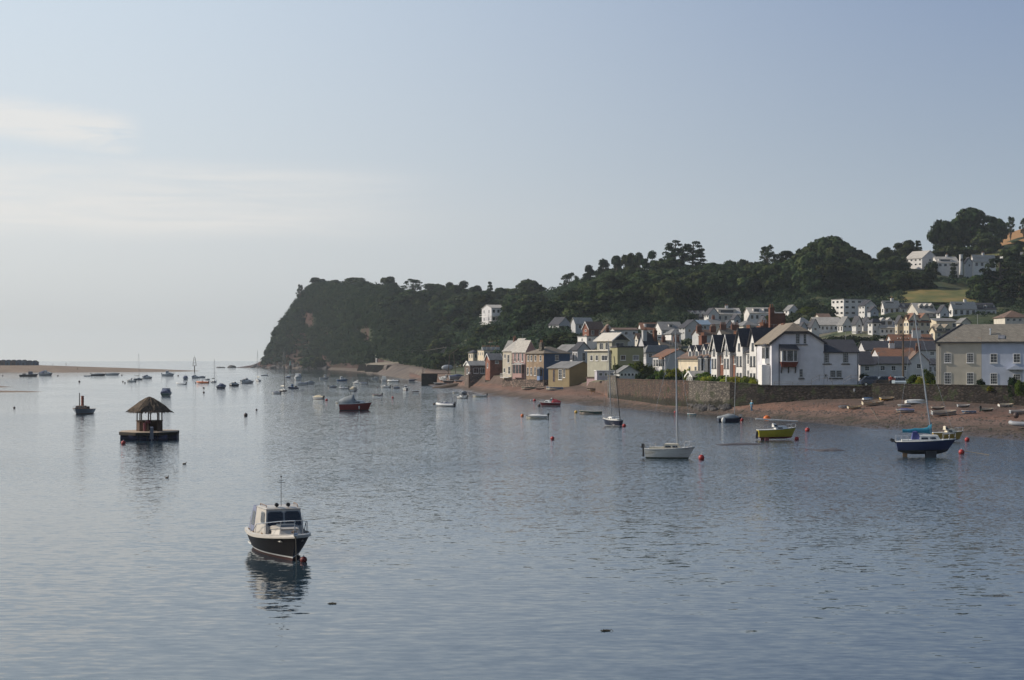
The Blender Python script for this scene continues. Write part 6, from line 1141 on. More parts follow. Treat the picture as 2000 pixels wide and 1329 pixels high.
# ================= hillside houses, left middle
A = [
 ('white chalet house with a glazed dormer, left end of the middle hillside row', 1249, 1253, 1293, 655, 644, 500, 4, 'x', 13, RW, SLR, (3, 1, 1.2), (), dict(depth=8, dorm=[(.5, 1.2, 'F', 4.5, 1.4, .5, False)])),
 ('grey roofed bungalow with a white box dormer, next right of the chalet', 1278, 1292, 1334, 655, 645, 490, 10, 'x', 16, RW, SL, (4, 1, 1.2), (), dict(depth=9, dorm=[(.5, 1.5, 'F', 1.4, 1.2, .6, False)])),
 ('tall white glass-fronted gable house with a dark steep roof', 1326, 1338, 1372, 655, 640, 470, 30, 'y', 15, RGR, SLD, (2, 1, 1), (2, 2, 1.4), {}),
 ('house with a pale blue metal roof between brick chimneys', 1353, 1366, 1388, 648, 634, 480, 22, 'x', 8, RW, pm('pale_blue_roof', (.30, .38, .45), .4, .1, 1), (1, 1, 1), (1, 1, 1), {}),
 ('row of cottages with three white dormers under the dark wood', 1344, 1347, 1380, 629, 622, 560, 4, 'x', 15, RW, SLD, (3, 1, 1), (), dict(depth=8, dorm=[(.17, .6, 'F', 1.8, 1.6, .2), (.5, .6, 'F', 1.8, 1.6, .2), (.83, .6, 'F', 1.8, 1.6, .2)])),
 ('white gabled house right of the three-dormer cottages', 1375, 1384, 1404, 624, 614, 550, 24, 'y', 12, RW, SLD, (1, 1, 1), (2, 1, 1), {}),
 ('large house with a long cream roof and box dormer under the wood', 1397, 1400, 1447, 632, 614, 556, 4, 'x', 12, RW, SLL, (4, 1, 1.2), (), dict(depth=8, dorm=[(.45, .9, 'F', 6.5, 1.3, .3, False)], chim=[(.5, .5, 2, 1, RW)])),
 ('house with small dark gable in front of the long cream roof', 1427, 1434, 1446, 634, 623, 530, 20, 'y', 8, RW, SLD, (1, 1, 1), (), {}),
 ('long white house with a cream roof striped by shadows, right of the longest cream roof', 1460, 1464, 1514, 630, 612, 560, 6, 'x', 11, RW, SLL, (5, 1, 1.2), (), dict(depth=8, dorm=[(.3, .9, 'F', 2.5, 1.3, .3, False), (.7, .9, 'F', 2.5, 1.3, .3, False)])),
 ('small white house with dark pointed gable above the tall chimneys', 1480, 1486, 1500, 640, 630, 470, 22, 'y', 12, RW, SLD, (1, 1, 1), (), {}),
 ('slate roofed house at the left of the brick chimney stacks', 1446, 1452, 1482, 648, 636, 460, 12, 'h', 10, RW, SL, (2, 1, 1), (), dict(depth=8)),
 ('brown roofed house among the chimney stacks of the terrace', 1352, 1366, 1400, 668, 654, 400, 20, 'x', 9, RGR, SLB, (), (), dict(chim=[(.1, .3, 4, 1.4), (.9, .3, 5, 1.6)])),
 ('pale roofed house right of the brick chimneyed brown roof', 1400, 1410, 1452, 668, 652, 380, 16, 'x', 10, RGW, SLT, (), (), dict(chim=[(.15, .4, 5, 1.5), (.7, .4, 5, 2.0)])),
 ('terrace of small pinkish roofs behind the grey-white gable end', 1283, 1292, 1330, 690, 676, 400, 16, 'x', 10, RC, SLT, (2, 1, 1), (), dict(chim=[(.2, .4, 3), (.85, .4, 4, 1.5)])),
 ('low white house with a bright white roof strip under the grey bungalow', 1238, 1242, 1308, 665, 656, 470, 3, 'f', 2, RW, RW, (5, 1, 1.2), (), dict(depth=5)),
 ('twin-gabled little white house at the edge of the wood', 1531, 1541, 1560, 616, 606, 560, 22, 'y', 10, RW, SL, (2, 1, 1), (1, 1, 1), {}),
 ('grey gabled cottage behind the dark garden trees', 1574, 1582, 1604, 612, 604, 580, 20, 'y', 10, RGR, SL, (1, 1, 1), (), {}),
 ('white block of flats with a flat roof, three storeys of windows', 1624, 1648, 1697, 618, 585, 560, 22, 'f', 2, RW, SL, (4, 3, 1.6), (3, 3, 1.6), {}),
 ('tall white gable house with stacked balconies right of the flat-roofed block', 1677, 1689, 1712, 616, 597, 535, 30, 'y', 10, RW, SLD, (2, 2, 1), (2, 2, 2.0), {}),
 ('small dark gabled porch house between two larger ones of the upper row', 1694, 1700, 1716, 618, 608, 520, 20, 'y', 9, RW, SLD, (1, 1, 1), (), {}),
 ('white chalet house with a cream roof, a wide dormer and a bright window', 1721, 1727, 1757, 617, 600, 545, 14, 'x', 12, RW, SLL, (3, 1, 1.4), (1, 1, 1), dict(chim=[(.6, .5, 1, .9, RW)], dorm=[(.4, .7, 'F', 4.5, 1.6, .2, False)])),
 ('dark-roofed house right of the wide-dormered chalet', 1756, 1759, 1790, 616, 602, 545, 6, 'x', 10, RGR, SLD, (3, 1, 1), (), dict(depth=8, dorm=[(.5, .9, 'F', 3, 1.2, .2, False)])),
 ('grey-roofed house with three dark arched dormers', 1783, 1793, 1830, 622, 611, 530, 12, 'x', 19, RW, SLL, (3, 1, 1.2), (), dict(dorm=[(.3, 1.9, 'F', 1.5, 1.2, 1.2), (.58, 1.9, 'F', 1.5, 1.2, 1.2), (.86, 1.9, 'F', 1.5, 1.2, 1.2)], depth=9)),
 ('dark-sided gabled house with a small white gable, right of the three arched dormers', 1829, 1836, 1854, 622, 610, 520, 20, 'y', 14, RW, SLD, (1, 1, 1), (1, 1, 1), {}),
 ('large white house with a cream main roof and a long dark wing roof', 1853, 1861, 1907, 622, 602, 525, 14, 'x', 12, RW, SLL, (4, 1, 1.3), (1, 1, 1), dict(chim=[(.6, .5, 1, .9, RW)], dorm=[(.3, .7, 'F', 3.5, 1.4, .2, False)])),
 ('dark slate wing with four dormers at the right of the large white house', 1903, 1906, 1946, 624, 604, 528, 4, 'x', 12, RGR, SLD, (4, 1, 1.2), (), dict(depth=8, dorm=[(.25, .9, 'F', 3, 1.2, .2, False), (.75, .9, 'F', 3, 1.2, .2, False)])),
 ('bungalow with a brown hipped roof and a glazed front at the right edge', 1960, 1963, 2010, 632, 620, 470, 4, 'h', 14, RW, SLB, (4, 1, 1.6), (), dict(depth=9)),
 ('white dormer bungalow between the cream striped roof and the little twin-gabled house', 1508, 1511, 1532, 629, 619, 545, 4, 'x', 9, RW, SL, (3, 1, 1), (), dict(depth=7)),
 ('low bungalow half hidden in shrubs under the block of flats', 1598, 1601, 1623, 629, 621, 530, 4, 'x', 8, RW, SLB, (3, 1, 1), (), dict(depth=7)),
 ('cottage with a steep dark gable just right of the biggest brick stack', 1558, 1563, 1577, 652, 640, 440, 18, 'y', 10, RW, SLD, (1, 1, 1), (1, 1, 1), {}),
 ('grey slate house tucked behind the blue metal roof', 1384, 1390, 1412, 645, 634, 495, 14, 'x', 10, RW, SL, (2, 1, 1), (), dict(depth=7, chim=[(.5, .5, 3)])),
 ('small gabled house between the slate roofs below the longest cream roof', 1412, 1418, 1432, 645, 635, 485, 20, 'y', 9, RW, SLD, (1, 1, 1), (1, 1, 1), {}),
 ('brown tiled cottage beside the low dark-roofed terrace above the sage house', 1240, 1246, 1268, 672, 661, 420, 14, 'x', 9, RW, SLB, (2, 1, 1), (1, 1, 1), dict(chim=[(.8, .5, 3)])),
 ('slate roofed cottage with a tall chimney left of the low dark-roofed terrace', 1180, 1186, 1202, 668, 657, 430, 18, 'x', 9, RW, SL, (2, 1, 1), (1, 1, 1), dict(chim=[(.2, .5, 3)])),
 ('grey cottage above the white strip-roofed house', 1306, 1311, 1330, 662, 652, 450, 12, 'h', 9, RW, SL, (2, 1, 1), (), dict(depth=6)),
 ('pale house end behind the dark villa gardens right of the tan hipped villa', 1604, 1608, 1624, 640, 630, 500, 14, 'y', 8, RW, SLD, (1, 1, 1), (1, 1, 1), {}),
 # lower row
 ('white gabled villa with a tan hipped roof, left end of the lower hillside row', 1550, 1562, 1583, 640, 632, 470, 26, 'h', 12, RW, SLL, (2, 1, 1), (2, 1, 1), {}),
 ('white gable end with dark roof right of the tan hipped villa', 1579, 1585, 1600, 650, 638, 455, 24, 'y', 14, RW, SLD, (1, 1, 1), (1, 1, 1), {}),
 ('long low white house with a pale tiled roof in the lower hillside row', 1591, 1594, 1645, 650, 635, 470, 4, 'x', 15, RW, SLL, (6, 1, 1.4), (), dict(depth=9)),
 ('white house with steep twin dark gables right of the long low one', 1636, 1646, 1664, 654, 634, 460, 24, 'y', 15, RW, SL, (2, 2, 1), (2, 1, 1), {}),
 ('white house with two tall gables lit on the left sides', 1664, 1672, 1684, 656, 632, 445, 28, 'y', 14, RW, SLD, (1, 2, 1), (2, 2, 1), {}),
 ('white house with a steep black roof behind a lit tall gable', 1680, 1686, 1704, 656, 634, 450, 20, 'y', 14, RW, SLD, (1, 2, 1), (1, 2, 1), {}),
 ('white corner house with a shallow hipped roof and round-topped window', 1695, 1704, 1724, 656, 630, 440, 26, 'h', 8, RW, SLD, (2, 2, 1), (1, 2, 1), {}),
 ('white house with flat glazed front and two little dormers above', 1716, 1719, 1753, 656, 641, 440, 3, 'x', 14, RW, SLL, (4, 1, 1.6), (), dict(depth=8, dorm=[(.25, 1.2, 'F', 1.7, 1.3, .8), (.62, 1.2, 'F', 1.7, 1.3, .8)])),
 ('narrow cream gable house with a dark pointed roof right of the glazed front', 1748, 1753, 1766, 656, 630, 435, 26, 'y', 13, RC, SLD, (1, 2, 1), (1, 2, 1), {}),
 ('cream house with an orange roof and twin dark gables', 1765, 1775, 1817, 657, 628, 430, 16, 'x', 12, RC, SLR, (4, 2, 1.0), (2, 2, 1), dict(dorm=[(.25, -.02, 'F', 3.4, .5, .0), (.75, -.02, 'F', 3.4, .5, .0)])),
 ('pale house with three small square windows under grey roofs, right of the orange one', 1819, 1829, 1870, 646, 628, 440, 12, 'x', 6, RC, SL, (3, 1, 1.1), (), dict(depth=8)),
 ('cream cottage with little dark gables below the three square windows', 1815, 1826, 1858, 664, 648, 400, 16, 'x', 9, RC, SLT, (2, 1, 1), (1, 1, 1), dict(dorm=[(.3, .1, 'F', 2, .9, .0), (.8, .1, 'F', 2, .9, .0)])),
 ('grey-roofed cottage partly behind the verge of the near terrace', 1868, 1878, 1896, 640, 630, 420, 20, 'y', 8, RW, SL, (1, 1, 1), (), {}),
 # upper houses
 ('upper hillside white house with two small dormers, leftmost of the highest row', 1768, 1801, 1831, 521, 504, 665, 34, 'y', 15, RW, SLL, (1, 2, 1.2), (4, 2, 1.2), {}),
 ('upper hillside white house with a pale roof, left of the round tower', 1826, 1831, 1873, 525, 513, 660, 6, 'x', 12, RW, SLL, (4, 1, 1.6), (), dict(depth=8, chim=[(.6, .5, 1, .9, RW)], dorm=[(.4, .8, 'F', 6, 1.2, .2, False)])),
 ('small dark gabled house between the round tower and the right upper house', 1882, 1886, 1900, 525, 514, 655, 20, 'y', 11, RGR, SLD, (1, 1, 1), (), {}),
 ('upper hillside white house with a cream roof and a dark gable, right of the tower', 1895, 1902, 1945, 526, 510, 655, 12, 'x', 12, RW, SLL, (4, 1, 1.4), (1, 1, 1), dict(chim=[(.5, .5, 1, .9, RW)], dorm=[(.3, .8, 'F', 5, 1.3, .2, False)])),
 ('low grey-roofed bungalow at the top right edge of the hill', 1962, 1966, 2012, 508, 500, 680, 3, 'x', 8, RGR, SL, (4, 1, 1.6), (), dict(depth=8)),
]
RW2 = wallm('ivory_render', (.52, .48, .42)); RW3 = wallm('cool_grey_render', (.40, .41, .43))
for i_, (lab, xl, xc, xr, yb, ye, Y, th, rf, rp, wm, rm, fw, lw, kw) in enumerate(A):
    if wm is RW and 'white' not in lab: wm = (RW2, RW3)[i_ % 2]
    hs(lab, xl, xc, xr, yb, ye, Y, th, rf, rp, wm, rm, fw, lw, **kw)
# round white tower
e = empty('round_tower', 'round white tower between the upper hillside houses', 'tower', PX(1877, 519, 656)); b = MB(); b.tube((0, 0, -4), (0, 0, 4.4), .78, .72, 18); b.build('wall', RW, e); b = MB(); b.tube((0, 0, 4.4), (0, 0, 4.6), .88, .8, 18); b.build('roof', TRIM, e)
for a_ in (-1.9, -1.3): b = MB(); b.M = Matrix.Rotation(a_+1.57, 4, 'Z'); b.box((-.18, -.80, 1.8), (.18, -.7, 2.9)); b.build('window', PANE, e)

def aerial(h_, x, y, z, ht=1.8):
    b = MB(); b.tube((x, y, z), (x, y, z+ht), .025, n=5); b.tube((x-.5, y, z+ht-.1), (x+.5, y, z+ht-.1), .018, n=4)
    for q in range(6): b.tube((x-.45+q*.18, y-.25, z+ht-.1), (x-.45+q*.18, y+.25, z+ht-.1), .012, n=4)
    b.build('tv_aerial', ALU, h_.ro)
for h_, fx, fy in ((t2, .5, .3), (t4, .5, .6), (t6, .5, .5), (g2, .8, .5), (h, .9, .5), (m, .5, .8), (t, .15, .6), (p1, .5, .6)): aerial(h_, h_.b*fx, h_.a*fy, h_.h+h_.rise*.9)
for h_ in (t1, t2, t3, t4, t5, t6):
    b = MB(); b.box((-.42, .05, h_.h-.34), (-.30, h_.a-.05, h_.h-.24)); b.build('gutter', GUT, h_.e); h_.pipe('L', h_.a-.12, 0, h_.h-.3)
for h_ in (p1, p2): h_.pipe('L', .15, 0, h_.h-.1)
for h_ in (g2,): h_.pipe('F', h_.b-.15, 0, h_.h-.1)
# ------------------------------------------------------------- the boats, far to near; (style, label, x left, x right, waterline row, heading, options)
def N(*a, **k): return boat(*a, **k)
AW = [ANTI, WHITE, WHITE, CREAM, WHITE]; AN = [ANTI, WHITE, NAVY, WHITE, WHITE]; AB = [ANTIB, WHITE, BLUE, WHITE, WHITE]; AK = [ANTI, WHITE, BLACKP, CREAM, WHITE]; AG = [ANTIB, WHITE, GREYP, WHITE, WHITE]; AGR = [ANTIB, WHITE, GREENP, WHITE, WHITE]; AR = [ANTIB, WHITE, RED, WHITE, WHITE]
N('work', 'low dark workboat at the left end of the moorings under the beach huts', 38, 75, 736, 8, mats=AK, cm=CANVB, fbk=.7, ch=.075)
N('cuddy', 'dark cabin boat moored beside the low workboat near the spit', 76, 104, 734.3, -8, mats=AG, canopy=CANVB, ob=True)
N('dinghy', 'tiny tender astern of the long covered boat near the spit', 164, 177, 735.6, 5, mats=AG)
N('covered', 'long low motor boat under a grey-blue cover near the spit, left of a similar one', 178, 207, 734.8, 3, canopy=CANVG, fbk=.7, mats=AK, ob=True, th=.08)
N('covered', 'long low motor boat with a pale cover near the spit, right of a similar one', 206, 234, 733.5, 3, canopy=CANVG, fbk=.7, th=.07)
N('cuddy', 'small white cabin boat with black outboard, left of the tall-masted yacht', 246, 266, 746.6, 170, ob=True)
N('yacht', 'grey-hulled yacht with a tall mast moored off the spit', 260, 280, 742.5, 20, mats=AG, mh=9.7)
N('cruiser', 'white cabin cruiser with dark windows right of the yacht off the spit', 279, 298, 740, 12, canopy=CANVB, ob=True)
N('cruiser', 'white cabin boat close under the bare end of the spit', 316, 341, 735, 10, ob=True)
N('cruiser', 'dark-screened boat seen stern on, left of the beacon', 355, 370, 742, 100, mats=AG, canopy=CANVB)
N('rib', 'small white inflatable with an outboard, below the stern-on boat', 344, 364, 751.7, 172, mats=[ANTI, WHITE, WHITE, TUBEG], ob=True, console=False)
N('cruiser', 'white boat with navy canopy just below the beacon', 374, 391, 739.3, 15, canopy=CANVB)
N('covered', 'boat under a dark cover right of the beacon', 388, 402, 738.6, 10, canopy=CANVB)
N('rib', 'orange-trimmed white inflatable with crew seats', 384, 408, 749, 175, mats=[ANTI, WHITE, BUOYO, WHITE], ob=True)
N('cuddy', 'small dark-screened boat behind the orange inflatable', 400, 411, 742.6, 30, mats=AG)
N('yacht', 'small grey yacht with a bare mast left of the navy covered cruiser', 411, 425, 747.3, 60, mats=AG, mh=7.8)
N('covered', 'navy boat under a tall navy canopy seen stern on', 424, 444, 759.3, 78, mats=AN, canopy=CANVB, th=.27, peak=.3)
N('cruiser', 'white and black cruiser with two figures of gulls on the roof', 448, 470, 754.3, 55, mats=AK, canopy=CANVG)
N('cruiser', 'white motor cruiser with a high wheelhouse left of the ketch-rigged yacht', 470, 497, 749, 20, canopy=CANVG, ch=.125, ob=True)
N('yacht', 'white yacht with the tallest mast, moored off the rocks of the headland', 494, 513, 745.2, 120, mh=11)
N('dinghy', 'tiny tender drifting near the headland rocks', 510, 524, 734.6, 4, mats=AG)
N('yacht', 'dark-hulled cream-decked ketch with a dark mast', 543, 565, 765, -40, mats=AK, mh=11.0, mm=DKALU)
N('covered', 'small white boat with navy cover and a yellow fender', 530, 549, 770, 165, canopy=CANVB, ob=True)
N('work', 'blue fishing boat with an open wheelhouse', 561, 584, 760, 200, mats=AB, cm=MIDBLUE)
N('cuddy', 'small blue boat with a white round hatch, before the headland shore', 558, 570, 739, 80, mats=AB, cm=MIDBLUE)
N('cruiser', 'large white motor cruiser with flybridge among the middle moorings', 571, 593, 743, 100, ch=.15, canopy=CANVG)
N('covered', 'white boat with dark canopy below the large motor cruiser', 579, 600, 753, 190, canopy=CANVB, ob=True)
N('covered', 'boat under a grey-blue peaked cover right of the motor cruiser', 594, 616, 751, 10, canopy=CANVG, th=.2)
N('work', 'white wheelhouse boat lying off the dark headland shore', 623, 643, 741, 12, ch=.14)
N('covered', 'boat under a faded blue cover behind the cream-covered boat', 641, 659, 758, 25, canopy=CANVG, ob=True, th=.18)
N('cruiser', 'pale blue cabin boat left of the quay moorings', 657, 680, 745, 14, mats=[ANTI, WHITE, MIDBLUE, WHITE, WHITE])
N('rib', 'grey open boat with a figure-like outboard left of the white cuddy', 662, 681, 760.5, 172, mats=[ANTI, WHITE, TUBEG, WHITE], ob=True)
N('cuddy', 'white day boat with a cream canopy beyond the red fishing boat', 682, 702, 765, 78, canopy=CANVC, ch=.14)
N('cruiser', 'white speedboat lying across the moorings in front of the quay end', 687, 707, 750, 160, fbk=.8)
N('covered', 'dark-covered boat with outboard beside the white speedboat', 701, 718, 751.5, 172, canopy=CANVB, ob=True)
N('dinghy', 'small dark tender close to the pebble shore', 711, 722, 742.5, 20, mats=AK)
N('cuddy', 'small white boat close to the pebble shore', 725, 740, 741, 8)
N('dinghy', 'red-striped open boat with an outboard, alone in mid channel', 726, 746, 773.8, 175, mats=[ANTI, RED, WHITE, CREAM, RED], ob=True)
N('cruiser', 'white cruiser with stacked wheelhouse, moored behind a smaller white one', 743, 757, 745, 95, ch=.15)
N('cuddy', 'white cuddy boat in front of the stacked wheelhouse cruiser', 742, 763, 758, 165, ob=True)
N('rib', 'long white inflatable with black outboard near the shingle point', 757, 779, 746, 174, mats=[ANTI, WHITE, WHITE, TUBEG], ob=True)
N('covered', 'small boat with dark cover left of the stern-on wheelhouse boat', 767, 783, 759.5, 20, canopy=CANVB, ob=True)
N('work', 'white wheelhouse boat seen bow on near the quay', 785, 800, 763, -85, ch=.13)
N('dinghy', 'little pinkish tender alone off the quay wall', 805, 819, 766, 5, mats=[ANTI, WHITE, MAROON, CREAM], tarpm=CANVG)
N('covered', 'blue boat drawn close under the quay wall', 798, 815, 744.6, 5, mats=AB, canopy=CANVB, th=.05)
N('cruiser', 'dark wheelhouse boat in the left middle water seen stern on', 312, 339, 774, 96, mats=AGR, canopy=CANVB, ch=.12)
N('covered', 'white boat under a cream pleated cover with an outboard', 607, 635, 780, 150, canopy=CANVC, ob=True, th=.2, peak=.3)
N('dinghy', 'white tender lying behind the stern of the red fishing boat', 654, 674, 788.5, 170, ob=True)
N('rib', 'dark inflatable with a steel arch and black console', 850, 890, 794.5, 160, mats=[ANTI, WHITE, WHITE, RUB], ob=True, arch=True, tarpm=CANVB)
N('cuddy', 'small white boat with outboard in front of the grey covered boat', 890, 914, 779, 155, ob=True)
N('dinghy', 'white inflatable tender left of the grey covered boat', 883, 898, 768, 170)
N('covered', 'grey covered boat at the edge of the shingle below the boathouse', 895, 917, 771, 60, mats=AG, canopy=CANVG, th=.22)
N('dinghy', 'white open boat with a tilted black outboard off the boathouse beach', 922, 951, 776, 172, ob=True, mats=AW)
N('dinghy', 'white open dinghy with pale cover, beside an orange-red buoy', 1026, 1070, 818.5, 174, ob=True, tarpm=WHITE, mats=[WEED, WHITE, WHITE, CREAM, NAVY])
N('dinghy', 'small white tender behind the maroon cabin boat', 1036, 1049, 782.5, 10)
N('dinghy', 'dark green open boat near the shingle, beside a yellow buoy', 1131, 1176, 809.5, 178, mats=[ANTIB, GREENP, GREENP, DECKW, CREAM])
N('cuddy', 'maroon cabin boat with a red canopy off the tan brick house', 1053, 1096, 794, 172, mats=[ANTI, WHITE, MAROON, WHITE, WHITE], canopy=CANVR, ch=.12)
N('dinghy', 'teal dinghy afloat at the beach edge', 1341, 1360, 811, 150, mats=[ANTIB, TEAL, TEAL, CREAM, WHITE])
# red fishing boat with a grey sloping cover
e, h, z = N('cuddy', 'red fishing boat with a grey tent cover and white foredeck', 661, 727, 801.5, 6, mats=[ANTIB, RED, RED, WHITE, WHITE], fbk=1.15, ch=.10, name='fishing_boat')
tarp(e, h, CANVG, 0, .52, 1.5, .98, 'canvas_cover'); b = MB(); b.tube((-.6, 0, z+1.2), (-1.2, 0, z+2.9), .035, n=6); b.build('signal_mast', DKALU, e)
b = MB(); q = h.at(.62, .9); b.ell((q.x, -q.y-.12, .45), (.12, .12, .3), 8, 6); b.build('fender', WHITE, e)
# grey yawl with tan furled sail, bow towards us, far left
e, h, z = N('work', 'grey clinker boat with a short mast and furled tan sail, bow towards us', 142, 179, 808.5, -94, mats=[ANTIB, TIMB, GREYP, TIMB, TIMB], name='sailing_boat', br=.4, cm=TIMB, ch=.055, L=6.4)
b = MB(); b.tube((.9, -.1, z), (.9, -.1, z+2.5), .09, .07, 8); b.build('mast', DKALU, e)
b = MB(); b.loft([[Vector((.7+.1*cos(q), .28+(.16+.06*(i % 2))*cos(q), z+.5+i*.38+.0*q)) if 0 else Vector((.7+.18*cos(q), .3+(.2+.05*(i % 2))*sin(q), z+.5+i*.22)) for q in [2*pi*j/8 for j in range(8)]] for i in range(8)], sm=True); b.build('furled_sail', TAN, e)
# navy yacht with two dark spars
e, h, z = N('yacht', 'navy-hulled yacht with cream decks, left of the white yacht', 1173, 1219, 832.5, 132, mats=[ANTIB, WHITE, NAVY, CREAM, WHITE], heel=-4, fbk=2.3, mh=9.6, mt=.55, boom=False)
b = MB(); b.tube((-1.5, .1, z), (-1.1, .2, z+8.0), .06, .05, 6); b.build('mizzen_mast', DKALU, e)
# white yacht
e, h, z = N('yacht', 'white yacht with stained waterline and tall mast, nearest to the garden wall', 1257, 1359, 895.5, -12, mats=[WEED, WEED, pm('stained_white_hull', (.60, .58, .54), .5, .1, 2.2, col2=(.22, .19, .13), thr=(.52, .7), stretch=(.5, .5, 3)), CREAM, WHITE], mh=9.6, mt=.66, fbk=1.35, cm=CREAM, boom=False, br=.32)
outboard(e, h, False, .9)
# covered yacht, dark
e, h, z = N('covered', 'dark blue dayboat under a pale grey cover with a thin mast', 1401, 1450, 825, 4, mats=[ANTIB, NAVY, NAVY, WHITE, NAVY], canopy=CANVG, th=.17, heel=3)
b = MB(); b.tube((.6, 0, z), (.75, 0, z+8.6), .05, .035, 6); b.build('mast', ALU, e)
b = MB(); b.ell((-1.1, -1.05, .35), (.28, .22, .4), 10, 8); b.build('fender', WHITE, e)
# yellow boat drying out on bilge keels, spars lashed on top
e, h, z = N('cuddy', 'yellow boat with a long white spar lashed fore and aft, standing just aground', 1479, 1556, 860, 3, lift=.42, mats=[MAROON, MAROON, YELLOW, WHITE, WHITE], name='sailing_boat', ch=.075, fbk=1.0, wl=-.12, trim=-1)
b = MB(); b.tube((-h.L*.56, -.25, z+1.12), (h.L*.54, -.25, z+.78), .075, .06, 8); b.build('lowered_mast', WHITE, e)
b = MB(); b.ell((-1.0, .1, z+1.15), (.38, .28, .3), 10, 8); b.build('fender', BUOYO, e)
b = MB(); b.box((-1.5, -1.12, -.75), (-1.1, -.95, -.1)); b.box((-1.5, .95, -.75), (-1.1, 1.12, -.1)); b.build('bilge_keel', MAROON, e)
b = MB(); b.hexa([Vector(v) for v in ((-h.L/2-.25, -.04, -.2), (-h.L/2, -.04, -.25), (-h.L/2, .04, -.25), (-h.L/2-.25, .04, -.2), (-h.L/2-.15, -.04, .55), (-h.L/2+.1, -.04, .6), (-h.L/2+.1, .04, .6), (-h.L/2-.15, .04, .55))]); b.build('rudder', NAVY, e)
# ochre cabin boat behind the blue yacht
e, h, z = N('cuddy', 'ochre-hulled cabin boat with cream cabin, aground at the water edge', 1819, 1882, 863, 3, lift=.38, mats=[ANTIB, OCHRE, OCHRE, CREAM, WHITE], cm=CREAM, wm=CREAM, ch=.10, wl=-.1)
# blue yacht standing on its keels
e, h, z = N('yacht', 'blue-hulled bilge-keel yacht with teal sail cover, standing on its keels', 1749, 1868, 893, -10, lift=.78, mats=[ANTIB, ANTIB, BLUE, WHITE, WHITE], mh=10.6, mt=.61, cover=CANVT, hood=CANVK, fbk=.85, wl=-.20, br=.33, drk=1.5, bz=.4, trim=-1.2, lean=.10)
for sg in (1, -1):
    b = MB(); b.hexa([Vector((x_, sg*(y_), z_)) for x_, y_, z_ in ((0, .62, -1.0), (.75, .62, -1.0), (.75, .72, -1.0), (0, .72, -1.0), (-.1, .42, -.25), (.85, .42, -.25), (.85, .6, -.25), (-.1, .6, -.25))]); b.build('bilge_keel', ANTIB, e)
b = MB(); b.box((-h.L/2+.55, -.05, -1.1), (-h.L/2+.95, .05, .1)); b.build('rudder', TIMB, e); outboard(e, h, True, .8)

